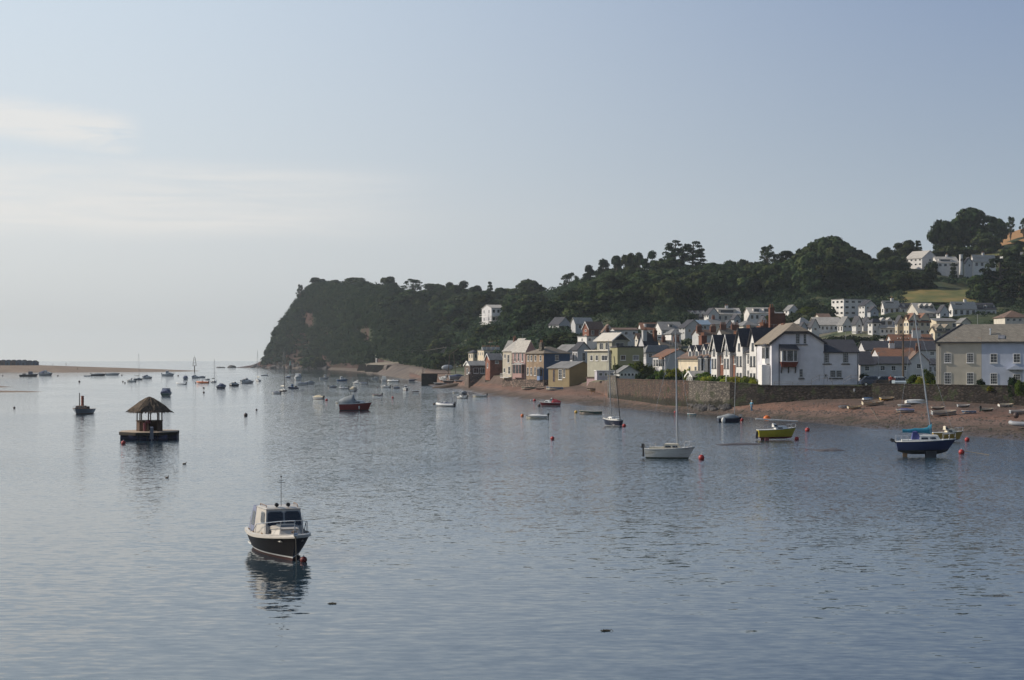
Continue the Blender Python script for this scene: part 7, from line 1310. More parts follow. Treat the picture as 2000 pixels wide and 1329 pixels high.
# ------------------------------------------------------------- nearest boat: black-hulled cabin cruiser, bow towards us
def hero():
    Y = 66.9; px = 549; hd = R(-90+19)
    e = empty('cabin_cruiser', 'black-hulled cabin cruiser with cream wheelhouse, the nearest boat, bow towards us', 'boat', ((px-1000)/F*Y, Y, 0), hd)
    L = 6.5; h = Hull(L, 2.45, .80, 1.10, .42, .84, .13, .26, wl=.13, n=25)
    h.mesh([pm('dark_red_bottom', (.045, .010, .010), .8), WHITE, pm('satin_black', (.008, .007, .009), .5, .1, 3, spec=.10), CREAM, paint('gelcoat_ivory', (.46, .42, .37), .4)], parent=e, deck=paint('deck_ivory', (.52, .47, .40), .5))
    IV = paint('gelcoat_ivory', (.46, .42, .37), .4)
    # moulded deck edge standing above the hull
    b = MB()
    for sg in (1, -1):
        rg = []
        for i in range(25):
            p = h.at(i/24, 1); p = Vector((p.x, max(p.y, .0)*sg, p.z)); o_ = Vector((0, .035*sg, 0)); rg.append([p+o_+Vector((0, 0, -.07)), p+o_+Vector((0, 0, .05)), p-Vector((0, .09*sg if p.y else 0, 0))+Vector((0, 0, .09)), p-Vector((0, .13*sg if p.y else 0, 0))+Vector((0, 0, -.02))])
        b.loft(rg, sm=False)
    b.build('rubbing_strake', IV, e)
    fc = frus(-.35, 2.45, 1.0, .50, .80, 1.26, 0, .55, .12); cabin(e, fc, IV, name='fore_cabin')
    for f in 'SP': win(e, fc, f, .30, .58, .46, .80)
    b = MB(); b.hexa(frus(.95, 1.75, .42, .36, 1.28, 1.42, .05, .12, .04)); b.build('deck_hatch', pm('grey_hatch', (.12, .14, .16), .3), e)
    ws = frus(-1.25, .95, .98, .86, .85, 1.98, .12, .42, .12); cabin(e, ws, IV, name='wheelhouse')
    BZ = pm('window_frame_grey', (.20, .21, .22), .5)
    for u0, u1 in ((.04, .485), (.52, .965)):
        fr = win(e, ws, 'F', u0-.015, u1+.015, .37, .95, BZ, .012, 'window_frame'); win(fr, ws, 'F', u0+.01, u1-.01, .40, .92, GLASS, .022, 'pane')
    for f in 'SP':
        fr = win(e, ws, f, .52 if f == 'S' else .1, .90 if f == 'S' else .48, .45, .9, BZ, .012, 'window_frame'); win(fr, ws, f, .55 if f == 'S' else .13, .87 if f == 'S' else .45, .49, .87, GLASS, .022, 'pane')
    # canvas aft enclosure
    cv = frus(-2.75, -1.22, .98, .98, .84, 1.98, .75, .0, .12); cabin(e, cv, pm('blue_grey_canvas', (.14, .16, .24), .7, .2, 2, bump=.02), roof=False, name='canvas_enclosure'); 
    win(e, cv, 'S', .25, .9, .25, .8, GLASS, .01); win(e, cv, 'P', .1, .75, .25, .8, GLASS, .01)
    # roof rails
    b = MB()
    for sg in (1, -1): b.path([(-.95, .74*sg, 2.04), (-.9, .74*sg, 2.14), (.2, .68*sg, 2.14), (.25, .68*sg, 2.04)], .018, 6)
    b.build('roof_rail', TIMB, e)
    # aerial and lamps on the roof
    b = MB(); b.tube((-.1, .02, 2.0), (-.1, .02, 3.35), .016, .010, 6); b.tube((-.1, -.14, 3.1), (-.1, .18, 3.1), .012, n=5); b.tube((-.1, -.08, 3.2), (-.1, .12, 3.2), .012, n=5); b.ell((-.1, .02, 3.36), (.04, .04, .04), 8, 6); b.build('aerial', DKALU, e)
    for yy in (-.25, .25):
        b = MB(); b.tube((.3, yy, 2.03), (.3, yy, 2.14), .02, n=6); b.tube((.22, yy, 2.17), (.38, yy, 2.17), .085, n=12); b.build('spotlight', RUB, e)
    # pulpit
    b = MB(); T0 = [.50, .68, .86, .975]; top = {1: [], -1: []}
    for sg in (1, -1):
        for t, hh in zip(T0, (.42, .52, .60, .62)):
            p = h.at(t, 1); a = Vector((p.x, (p.y-.08)*sg, p.z+.05)); u = a+Vector((.05, -.05*sg, hh)); b.tube(a, u, .014, n=6); top[sg].append(u)
        p = h.at(.40, 1); top[sg].insert(0, Vector((p.x, (p.y-.08)*sg, p.z+.05)))
        b.path(top[sg], .017, 6)
    b.tube(top[1][-1], top[-1][-1], .017, n=6); b.build('pulpit_rail', STEEL, e)
    b = MB()
    for sg in (1, -1):
        p = h.at(.34, 1); b.tube((p.x, (p.y-.05)*sg, p.z), (p.x, (p.y-.05)*sg, p.z+.75), .014, n=6)
    b.build('stanchion', STEEL, e)
    b = MB(); tip = h.at(1, 1); b.box((tip.x-.45, -.09, tip.z+.03), (tip.x+.10, .09, tip.z+.09)); b.tube((tip.x+.03, -.08, tip.z+.11), (tip.x+.03, .08, tip.z+.11), .05, n=8); b.build('bow_roller', STEEL, e)
    b = MB(); b.tube((tip.x+.06, 0, tip.z+.1), (tip.x+.08, .03, -.2), .02, n=6); b.build('mooring_rope', ROPE, e)
    b = MB(); b.tube((tip.x-.32, .0, tip.z+.02), (tip.x-.32, 0, tip.z+.22), .05, n=8); b.tube((tip.x-.32, -.12, tip.z+.16), (tip.x-.32, .12, tip.z+.16), .025, n=6); b.build('samson_post', TIMB, e)
    for x_ in (-2.2, -.6, .9):
        for sg in (1, -1):
            p = h.at((x_+L/2)/L, 1); c = MB(); c.box((x_-.12, (p.y-.1)*sg-.02, p.z+.09), (x_+.12, (p.y-.1)*sg+.02, p.z+.13)); c.box((x_-.03, (p.y-.1)*sg-.02, p.z), (x_+.03, (p.y-.1)*sg+.02, p.z+.1)); c.build('cleat', TIMB, e)
    p = h.at(.18, .55); b = MB(); b.box((p.x-.45, -p.y-.05, p.z-.03), (p.x+.35, -p.y+.02, p.z+.04)); b.build('side_fender_strip', WHITE, e)
    return e
hero()
mooring(593, 1097, 14, pm('dull_red_buoy', (.13, .012, .012), .6), 'dull red buoy pressed against the bow of the black-hulled cabin cruiser')

# ------------------------------------------------------------- floating bar: thatched shelter on a raft
THATCH = pm('thatch', (.105, .072, .046), .95, .45, 1.6, bump=.10, bscale=9, col2=(.05, .037, .026), stretch=(3, 3, .8))
BAMBOO = pm('brown_boards', (.085, .045, .026), .85, .35, 2.5, stretch=(5, 5, .4), bump=.02)
def tiki():
    Y = 162.6; x = (292-1000)/F*Y; e = empty('floating_bar', 'thatched open-sided bar on a floating raft with blue float drums', 'floating bar', (x, Y, 0), R(8))
    def octo(a, b_, c, z): return [Vector((p[0], p[1], z)) for p in ((-a, -c), (-a+.0, c), (-a+c*.9, b_), (a-c*.9, b_), (a, c), (a, -c), (a-c*.9-.5, -b_), (-a+c*.9+.5, -b_))]
    b = MB(); b.loft([octo(2.97, 3.32, 1.52, .80), octo(3.0, 3.35, 1.55, .85)]); b.build('deck', DECKW, e)
    b = MB(); b.loft([octo(2.98, 3.33, 1.53, .52), octo(2.98, 3.33, 1.53, .796)]); b.build('deck_beam', pm('wet_timber', (.022, .016, .012), .9), e)
    for px_ in (-2.4, -1.4, -.4, .6, 1.6, 2.5):
        for yy in (-2.6, -1.3, 0.0, 1.3, 2.6):
            if abs(px_) > 2 and yy: yy *= .5
            c = MB(); c.tube((px_-.45, yy, .22), (px_+.45, yy, .22), .34, n=12); c.build('float_drum', pm('float_blue', (.010, .014, .05), .6), e)
    b = MB(); n = 8; r = 1.32
    P = lambda k, rr, z: Vector((rr*cos(2*pi*(k+.5)/n), rr*.9*sin(2*pi*(k+.5)/n), z))
    for k in range(n):
        if k == 6: continue
        a, c = P(k-.5, r, .86), P(k+.5, r, .86); d = (c-a); nrm = Vector((d.y, -d.x, 0)).normalized()*.05
        b.hexa([a, c, c-nrm, a-nrm, a+Vector((0, 0, 1.05)), c+Vector((0, 0, 1.05)), c-nrm+Vector((0, 0, 1.05)), a-nrm+Vector((0, 0, 1.05))])
    b.build('wall_panel', BAMBOO, e)
    b = MB(); b.loft([[P(k, r-.12, 1.92) for k in range(n)], [P(k, r+.17, 1.92) for k in range(n)], [P(k, r+.17, 1.98) for k in range(n)], [P(k, r-.12, 1.98) for k in range(n)]], caps=False); b.build('counter_top', WOODD, e)
    for k in range(n):
        c = MB(); c.tube(P(k+.5, r-.02, .86), P(k+.5, r-.05, 3.25), .065, n=7); c.build('post', WOODD, e)
    # thatched hipped roof, ragged eave
    b = MB(); rings = []
    for f, z in ((1.0, 2.95), (.98, 3.08), (.72, 3.55), (.42, 4.02), (.2, 4.32), (.04, 4.46)):
        ring = []
        for k in range(48):
            a = 2*pi*k/48; sq = 1/max(abs(cos(a)), abs(sin(a)))**.75; q = 2.0*sq*f*(1+random.uniform(-.05, .05)); ring.append(Vector((q*cos(a+.35), q*.95*sin(a+.35), z+(random.uniform(-.13, .05) if f > .95 else random.uniform(-.03, .03)))))
        rings.append(ring)
    inner = [Vector((p.x*.9, p.y*.9, p.z+.02)) for p in rings[0]]; b.loft([inner]+rings, caps=True, sm=False)
    b.build('thatched_roof', THATCH, e)
    V, Q = leafquads(np.array([[random.uniform(.3, 1)*2.0*1.12*cos(a), random.uniform(.3, 1)*2.0*1.06*sin(a), 0] for a in np.linspace(0, 6.28, 5)]), np.array([[0, 0, 1.]]*5), .01)
    b = MB()
    for k in range(900):      # straws hanging over the eaves and along the hips
        a = random.uniform(0, 2*pi); f = random.choice((1, 1, random.uniform(.1, 1))); sq = 1/max(abs(cos(a)), abs(sin(a)))**.75; q = 2.0*sq*f; z = 2.98+(1-f)*1.52; p = Vector((q*cos(a+.35), q*.95*sin(a+.35), z+.03)); d = Vector((cos(a+.35), sin(a+.35), -.85))*random.uniform(.15, .42); s_ = Vector((-sin(a+.35), cos(a+.35), 0))*.07
        b.add([p-s_, p+s_, p+d+Vector((0, 0, random.uniform(0, .12)))], [(0, 1, 2)])
    b.build('thatch_fringe', THATCH, e)
    b = MB(); b.hexa([Vector(v) for v in ((.35, -3.6, .15), (.75, -3.6, .15), (.75, -3.4, .15), (.35, -3.4, .15), (.40, -3.6, 1.35), (.7, -3.6, 1.35), (.7, -3.38, 1.45), (.40, -3.38, 1.45))]); b.tube((.55, -3.5, -.3), (.55, -3.5, .3), .08, n=6); b.build('outboard_motor', pm('outboard_grey', (.10, .11, .14), .4), e)
    b = MB(); b.tube((-.35, -1.5, .9), (-.35, -1.5, 1.75), .16, n=8); b.ell((-.05, -1.2, 1.9), (.3, .2, .18), 8, 6); b.box((-.5, -1.5, 1.72), (.25, -1.2, 1.78)); b.build('bar_stool', MAROON, e)
    c = MB(); c.tube((-2.85, -.6, .7), (-2.75, -1.0, -.1), .03, n=5); c.build('mooring_chain', STEEL, e)
tiki()
mooring(241, 867, 9, BUOYR, 'red mooring buoy under the left end of the thatched raft')

# ------------------------------------------------------------- buoys
for px, py, d, mt, lab in (
    (480, 812, 7.5, BUOYD, 'brown buoy with a pale top, alone between the grey boat and the red fishing boat'), (501, 801, 4, BUOYD, 'small dark buoy above and right of the brown one'),
    (398, 767, 4, BUOYD, 'dark buoy below another, under the orange-trimmed inflatable'), (398, 758, 3.4, BUOYD, 'dark buoy above another, under the orange-trimmed inflatable'),
    (638, 782, 5, BUOYR, 'small red buoy right of the cream-covered boat'), (767, 777, 4.4, BUOYR, 'red buoy alone right of the red-striped open boat'), (738, 757, 3, BUOYD, 'small dark buoy left of the white cuddy boat'),
    (1079, 858, 8, BUOYR, 'bright red buoy alone in open water left of the white yacht'), (1020, 813, 6.5, BUOYO, 'orange-red buoy at the bow of the white open dinghy'), (1044, 783, 6, BUOYR, 'bright red buoy between the white tender and the maroon cabin boat'),
    (1053, 793, 6, BUOYD, 'brownish buoy at the bow of the maroon cabin boat'), (1125, 806, 6.5, BUOYY, 'yellow-brown buoy beside the dark green open boat'), (1219, 833, 7.5, BUOYR, 'red buoy at the stern of the navy yacht'),
    (1319, 806, 5.5, BUOYR, 'small red buoy near the shingle left of the teal dinghy'), (1370, 897, 12, BUOYR, 'large dark red buoy moored at the bow of the white yacht'), (1449, 822, 7, BUOYR, 'red buoy touching the bow of the dark covered dayboat'),
    (1577, 842, 9.5, BUOYR, 'red buoy in clear water right of the yellow boat'), (1556, 859, 9, BUOYR, 'red buoy under the bow of the yellow boat'), (1878, 886, 11.5, BUOYR, 'large red buoy with a trailing rope right of the blue yacht'), (1889, 861, 9.5, BUOYR, 'red buoy at the bow of the ochre cabin boat'),
    (848, 790, 4.5, BUOYD, 'dark buoy at the bow of the dark inflatable'), (113, 734, 3, BUOYD, 'tiny dark buoy off the spit right of the cabin boat'), (238, 733, 3, BUOYD, 'tiny dark buoy right of the covered boats off the spit'), (348, 734, 3, BUOYD, 'tiny dark buoy left of the stern-on boat'),
    (155, 746, 4, BUOYD, 'dark buoy alone in the water off the spit'), (240, 745.5, 3, BUOYD, 'left one of two tiny buoys beside the small white cabin boat'), (244, 748, 3, BUOYD, 'right one of two tiny buoys beside the small white cabin boat'), (28, 797, 4.4, BUOYD, 'dark buoy near the left edge of the water'),
    (382, 748, 2.6, BUOYD, 'tiny buoy at the left end of the orange-trimmed inflatable'), (5, 734, 2.6, BUOYD, 'tiny buoy at the left edge below the beach huts'), (1000, 740, 0, None, '')):
    if d: mooring(px, py, d, mt, lab)
def rope(name, label, pts, r):
    b = MB(); b.path(pts, r, 5); o = b.build(name, ROPE); tag(o, label, 'rope'); return o
q = PX(1878, 889, WY(887)); ps = [(q.x+.15+1.7*t_, q.y-.1-2.0*t_+.3*sin(3*t_), .25*(1-t_)+.03) for t_ in [i/9 for i in range(10)]]; rope('rope', 'weedy rope trailing on the water from the large red buoy', ps, .035)
def duck(px, py, label):
    Y = WY(py); b = MB(); b.ell((0, 0, .03), (.15, .075, .07), 10, 7); b.tube((.10, 0, .05), (.14, 0, .14), .03, .022, 7); b.ell((.155, 0, .155), (.042, .03, .03), 8, 6); b.tube((.18, 0, .15), (.225, 0, .145), .012, .005, 5); b.add([(-.11, -.04, .04), (-.11, .04, .04), (-.21, 0, .09)], [(0, 1, 2)])
    o = b.build('duck', pm('duck_feathers', (.10, .075, .055), .9, .4, 12), loc=((px-1000)/F*Y, Y, 0), rz=random.uniform(-.5, .5)); tag(o, label, 'duck')
duck(360, 907, 'brown duck swimming right of the other one, below the thatched raft'); duck(326, 934, 'brown duck swimming left of and nearer than the other one')
def weed(px, py, s_, label):
    Y = WY(py); b = MB()
    for i in range(26):
        a_ = random.uniform(0, 6.28); q = random.random()**.6*s_; b.path([(q*cos(a_), q*sin(a_)*.5, 0), (q*cos(a_)+random.uniform(-.06, .06), q*sin(a_)*.5+.02, random.uniform(.015, .05)), (q*cos(a_)+random.uniform(-.12, .12), q*sin(a_)*.5, 0)], .008, 4)
    b.ell((0, 0, 0), (s_*.5, s_*.22, .018), 10, 4, jit=.3); o = b.build('seaweed', pm('seaweed', (.07, .055, .03), .8, .3, 8), loc=((px-1000)/F*Y, Y, .003)); tag(o, label, 'seaweed')
weed(1182, 1233, .17, 'small clump of floating weed in the near water right of centre'); weed(650, 1180, .12, 'small wisp of floating weed right of the reflection of the black-hulled cruiser')

# ------------------------------------------------------------- boats drawn up on the right-hand beach and on the left shingle
def ashore(px0, px1, py, phi, label, mats, heel=10, style='dinghy', up=False, L=None, **k):
    p = ghit((px0+px1)/2, py); a = R(phi); wd = (px1-px0)*p.y/F; L = L or wd/(abs(cos(a))+.36*abs(sin(a)))
    if up:
        e = empty('upturned_dinghy', label, 'dinghy', (p.x, p.y, p.z+L*.14), a); e.rotation_euler = (R(180+heel), 0, a); h = Hull(L, L*.36, L*.11, L*.17, .06*L, .72, .1, .33, wl=-.01, n=11); h.mesh(mats, parent=e, openb=True); return e
    e, h, z = boat(style, label, px0, px1, 0, phi, mats=mats, loc=Vector((p.x, p.y, p.z+.05*L)), L=L, heel=heel, **k); return e
W_ = [WHITE, WHITE, WHITE, CREAM, TIMB]; G_ = [GREYP, GREYP, GREYP, DECKW, WHITE]; B_ = [MIDBLUE, WHITE, MIDBLUE, CREAM, WHITE]; O_ = [CREAM, OCHRE, CREAM, DECKW, TIMB]; K_ = [ANTIB, GREENP, GREENP, DECKW, CREAM]; T_ = [TIMB, TIMB, TIMB, DECKW, CREAM]
ashore(1634, 1662, 798, 205, 'white dinghy tilted on its side, leftmost on the right-hand beach', W_, 25)
ashore(1654, 1684, 799.5, 12, 'cream dinghy with olive stripe beside the tilted white one', [CREAM, OCHRE, CREAM, DECKW, OCHRE], 12)
ashore(1683, 1728, 793, 5, 'long cream rowing boat in the left part of the beached boats', O_, 14)
ashore(1683, 1710, 781.5, 20, 'upturned pale blue dinghy near the sea wall, leftmost of the upper row', [MIDBLUE, WHITE, WHITE, CREAM, WHITE], 0, up=True)
ashore(1716, 1749, 783, 18, 'orange-cream rowing boat near the sea wall', [CREAM, BUOYO, OCHRE, DECKW, CREAM], 16)
ashore(1725, 1744, 775, 30, 'white bow of a small boat peeping above the orange-cream one', W_, 10)
ashore(1767, 1812, 789, 8, 'long white upturned boat below the telegraph pole wall', [WHITE, WHITE, WHITE, CREAM, WHITE], -6, up=True)
ashore(1753, 1779, 796, 170, 'small white and grey tender above the blue covered boat', G_, 14)
ashore(1750, 1785, 807.5, 178, 'grey boat with a rumpled blue tarpaulin', [GREYP, GREYP, GREYP, DECKW, WHITE], 5, tarpm=CANVK)
ashore(1818, 1846, 801, 8, 'dark wooden boat behind the long grey clinker boat', [MAROON, WOODD, WOODD, DECKW, CREAM], 12)
ashore(1819, 1869, 812.5, 3, 'long grey-green clinker boat, the largest of the beached row', [GREENP, GREYP, GREYP, DECKW, CREAM], 10)
ashore(1869, 1895, 796, 6, 'white and grey dinghy with a high white bow, upper row', G_, 14)
ashore(1878, 1906, 808.5, 176, 'pale blue-grey dinghy right of the long grey-green boat', B_, 10)
ashore(1914, 1942, 804, 12, 'dark green dinghy with a black outboard propped on its stern', K_, 12, ob=True, up=False)
ashore(1948, 1982, 795.5, 12, 'long white dinghy near the wall, right part of the upper row', W_, 15)
ashore(1972, 2012, 809.5, 2, 'grey flat-sided boat cut by the right edge of the picture', G_, 6)
ashore(1972, 2034, 838, 176, 'grey inflatable boat with outboard on the wet shingle at the right edge', [GREYP, GREYP, TUBEG, RUB, WHITE], 0, style='rib', ob=True, console=False)
p = ghit(1983, 826); b = MB(); b.ell((0, 0, .1), (.33, .33, .36), 14, 10); o = b.build('fender', BUOYD, loc=(p.x-.0, p.y-.2, p.z+.75)); tag(o, 'dark ball fender on the stern of the grey inflatable boat', 'fender')
ashore(1018, 1048, 762, 178, 'dark upturned boat on the shingle below the blue bay window', [ANTIB, GREENP, GREENP, DECKW, CREAM], 6)
ashore(1046, 1064, 761.5, 3, 'small maroon boat lying between two others below the yellow house', [MAROON, MAROON, MAROON, DECKW, CREAM], 6)
ashore(1066, 1100, 763, 176, 'pale blue-grey boat on the slip below the yellow house', B_, 6)
ashore(1146, 1172, 764, 176, 'long dark boat on the shingle below the pinkish block hut', [WOODD, WOODD, WOODD, DECKW, WOODD], 4)
# laid-up boats heaped on the slip before the quay
for i, (a, c, y_, ph, mt, st, lb) in enumerate(((846, 880, 753, 176, AG, 'flat', 'old grey punt lowest on the slip before the quay wall'), (862, 905, 750, 170, AK, 'flat', 'long dark barge on the slip before the quay wall'), (855, 885, 745, 165, AW, 'cuddy', 'white boat laid up on the slip, bow to the left'), (876, 912, 743, 12, AG, 'covered', 'grey covered boat laid up on the slip beside the boathouse'), (886, 914, 747, 168, AB, 'flat', 'flat blue boat laid up beside the boathouse wall'))):
    ashore(a, c, y_, ph, lb, mt, 6, style=st)

def chain(label, px0, py0, px1, py1):
    a, c = ghit(px0, py0), ghit(px1, py1); rope('mooring_chain', label, [a.lerp(c, i/8)+Vector((0, .25*sin(i*1.3), .06+ground(1000+F*(a.lerp(c, i/8)).x/(a.lerp(c, i/8)).y, (a.lerp(c, i/8)).y)-a.lerp(c, i/8).z)) for i in range(9)], .03)
chain('dark mooring chain lying on the sand right of the blue tarpaulin boat', 1788, 806, 1822, 808); chain('mooring chain on the sand between the grey-green boat and the right edge', 1940, 817, 1998, 813); chain('rusty mooring chain down the sand below the cream rowing boat', 1700, 797, 1716, 822)
# ------------------------------------------------------------- walls along the shore
def wallrun(label, pts, zt, thick, mat, name='sea_wall', cope=None, zb=-1.2, cat='wall'):
    """pts: (column, distance, top height)"""
    e = empty(name, label, cat); b = MB(); c = MB()
    for (p0, Y0, t0), (p1, Y1, t1) in zip(pts[:-1], pts[1:]):
        A = Vector(((p0-1000)/F*Y0, Y0, 0)); B_ = Vector(((p1-1000)/F*Y1, Y1, 0)); d = (B_-A).normalized(); n = Vector((-d.y, d.x, 0))
        if n.y < 0: n = -n
        n *= thick; q = [A, B_, B_+n, A+n]; b.hexa([v+Vector((0, 0, zb)) for v in q]+[v+Vector((0, 0, t)) for v, t in zip(q, (t0, t1, t1, t0))])
        q2 = [A-n*.12, B_-n*.12, B_+n*1.1, A+n*1.1]; c.hexa([v+Vector((0, 0, t+.004)) for v, t in zip(q2, (t0, t1, t1, t0))]+[v+Vector((0, 0, t+.16)) for v, t in zip(q2, (t0, t1, t1, t0))])
    b.build('masonry', mat, e); c.build('coping', cope or mat, e); return e
bp = lambda px: float(np.interp(px, cpx, CY[:, 2]))
wallrun('long dark sea wall below the near terrace and the parked cars', [(2300, 186.5, 4.9), (2040, 196.5, 4.9), (1960, 200.5, 4.88), (1880, 205.5, 4.86), (1800, 211.5, 4.85), (1704, 219.5, 4.85)], 0, .55, STD)
wallrun('dark sea wall with railings below the large white gabled house', [(1704, 219.6, 4.5), (1600, 224.0, 4.45), (1507, 228.0, 4.4), (1478, 229.4, 4.4)], 0, .6, STD)
wallrun('shadowed garden wall left of the large white gabled house', [(1478, 229.5, 4.5), (1450, 231.5, 4.7), (1425, 233.2, 4.75)], 0, .6, STD)
wallrun('grey stone corner of the garden wall with rubble at its foot', [(1425, 233.3, 4.8), (1386, 236.6, 4.85), (1345, 243.5, 4.9)], 0, .6, STG)
wallrun('red rubble garden wall above the shingle, left of the grey stone corner', [(1345, 243.6, 4.9), (1300, 251, 4.9), (1250, 268, 4.75), (1204, 284, 4.7)], 0, .6, STR)
wallrun('short grey rubble wall end right of the block hut', [(1204, 284.1, 5.1), (1187, 290, 5.3)], 0, .6, STG)
wallrun('stone foot wall under the shingle-side houses', [(1066, 347.5, 2.7), (1030, 358, 2.7), (1002, 371, 2.7), (982, 381, 2.6)], 0, .5, STN)
wallrun('dark quay wall jutting out left of the boathouse', [(912, 440, 3.55), (905, 498, 3.55), (862, 500, 3.55), (823, 500, 3.55)], 0, .8, STD, name='quay_wall', cope=STR)
# promenade wall with buttresses and fence, far left of the village
e = wallrun('long promenade wall with dark buttresses under the green slope', [(876, 760, 5.9), (800, 800, 6.6), (740, 870, 6.3), (708, 985, 5.2)], 0, .8, wallm('pale_concrete', (.20, .18, .15)), name='promenade_wall', zb=1)
for px, Y, wd in ((713, 960, 9), (728, 880, 8), (743, 855, 7), (765, 825, 6), (785, 802, 6)):
    X = (px-1000)/F*Y; b = MB(); b.hexa([Vector((X+a, Y-4+c, z)) for a, c, z in ((-wd/2, -3, 1), (wd/2, -3, 1), (wd/2, 4, 1), (-wd/2, 4, 1), (-wd*.35, 0, 5), (wd*.35, 0, 5), (wd*.35, 4, 5), (-wd*.35, 4, 5))]); b.build('buttress', STD, e)
e = empty('fence', 'tall palings fence along the promenade at the foot of the green slope', 'fence'); b = MB()
for i in range(90):
    px = 782+(872-782)*i/89; Y = 806-(px-782)*.45; z = ground(px, Y); b.box(((px-1000)/F*Y-.09, Y+1, z), ((px-1000)/F*Y+.09, Y+1.12, z+5.2))
for z_ in (2.0, 5.0): b.hexa([Vector(((px-1000)/F*(806-(px-782)*.45), 807.2-(px-782)*.45+c, ground(px, 806-(px-782)*.45)+z_+d)) for d in (0, .15) for px, c in ((782, 0), (872, 0), (872, .1), (782, .1))])
b.build('palings', pm('grey_wood', (.16, .15, .13), .9), e)
for px, lab in ((736, 'white kiosk-like post at the left end of the promenade'), (864, 'white post at the right end of the promenade fence')):
    Y = 790 if px > 800 else 900; z = ground(px, Y); e = empty('marker_post', lab, 'post', ((px-1000)/F*Y, Y, z)); b = MB(); b.tube((0, 0, -1), (0, 0, 7.5 if px > 800 else 6.5), .8, .6, 10); b.build('post', RW, e); b = MB(); b.ell((0, 0, 7.6 if px > 800 else 6.6), (.9, .9, .5), 10, 6); b.build('cap', RW, e)
# cars on the quay, hazy distance
def car(label, px, py, Y, rz, col, name='parked_car', L=4.1, z=None):
    p = PX(px, py, Y) if z is None else Vector(((px-1000)/F*Y, Y, z)); e = empty(name, label, 'car', p, R(rz), 'parked cars'); m = paint('car_'+col[0], col[1], .25)
    b = MB(); prof_ = [(-2.0, .35), (-2.02, .75), (-1.85, .93), (-1.0, 1.0), (1.15, .95), (1.85, .78), (2.02, .55), (2.0, .3)]; k = L/4.1
    b.loft([[Vector((x*k, sy*(.80 if zz < .9 else .76), zz)) for x, zz in prof_] for sy in (-1, -.97, .97, 1)]); b.build('body', m, e)
    b = MB(); b.hexa([Vector(v) for v in ((-1.75*k, -.74, .95), (1.05*k, -.74, .93), (1.05*k, .74, .93), (-1.75*k, .74, .95), (-1.25*k, -.58, 1.42), (.35*k, -.58, 1.42), (.35*k, .58, 1.42), (-1.25*k, .58, 1.42))]); b.build('glazing', PANE, e)
    b = MB(); b.hexa([Vector(v) for v in ((-1.3*k, -.6, 1.42), (.4*k, -.6, 1.42), (.4*k, .6, 1.42), (-1.3*k, .6, 1.42), (-1.2*k, -.53, 1.48), (.25*k, -.53, 1.48), (.25*k, .53, 1.48), (-1.2*k, .53, 1.48))]); b.build('roof', m, e)
    for x_ in (-1.3*k, 1.3*k):
        for s_ in (-1, 1): c = MB(); c.tube((x_, s_*.66, .31), (x_, s_*.83, .31), .31, n=14); w_ = c.build('wheel', RUB, e); c = MB(); c.tube((x_, s_*.80, .31), (x_, s_*.84, .31), .18, n=10); c.build('rim', STEEL, w_)
    for s_ in (-1, 1): c = MB(); c.box((1.93*k, s_*.62-.12, .6), (2.04*k, s_*.62+.12, .74)); c.build('headlight', TRIM, e)
    return e
car('silver-blue parked car behind the sea wall beside the telegraph pole', 1755, 0, 221, 84, ('silver_blue', (.35, .42, .48)), z=4.42)
car('dark blue parked car behind the sea wall left of the silver-blue one', 1706, 0, 228, 0, ('dark_blue', (.03, .04, .07)), z=4.42)
car('dark parked car half hidden right of the dark blue one', 1734, 0, 227, 3, ('black', (.02, .02, .025)), z=4.42)
for i, px in enumerate((905, 914, 899)): car(('white car parked on the quay before the pink house', 'silver car parked right on the quay before the pink house', 'dark car parked on the quay left of the white one')[i], px, 0, 620+i*9, 10*i, (('white_q', (.6, .6, .6)), ('silver_q', (.4, .42, .44)), ('dark_q', (.03, .03, .04)))[i], z=3.95)

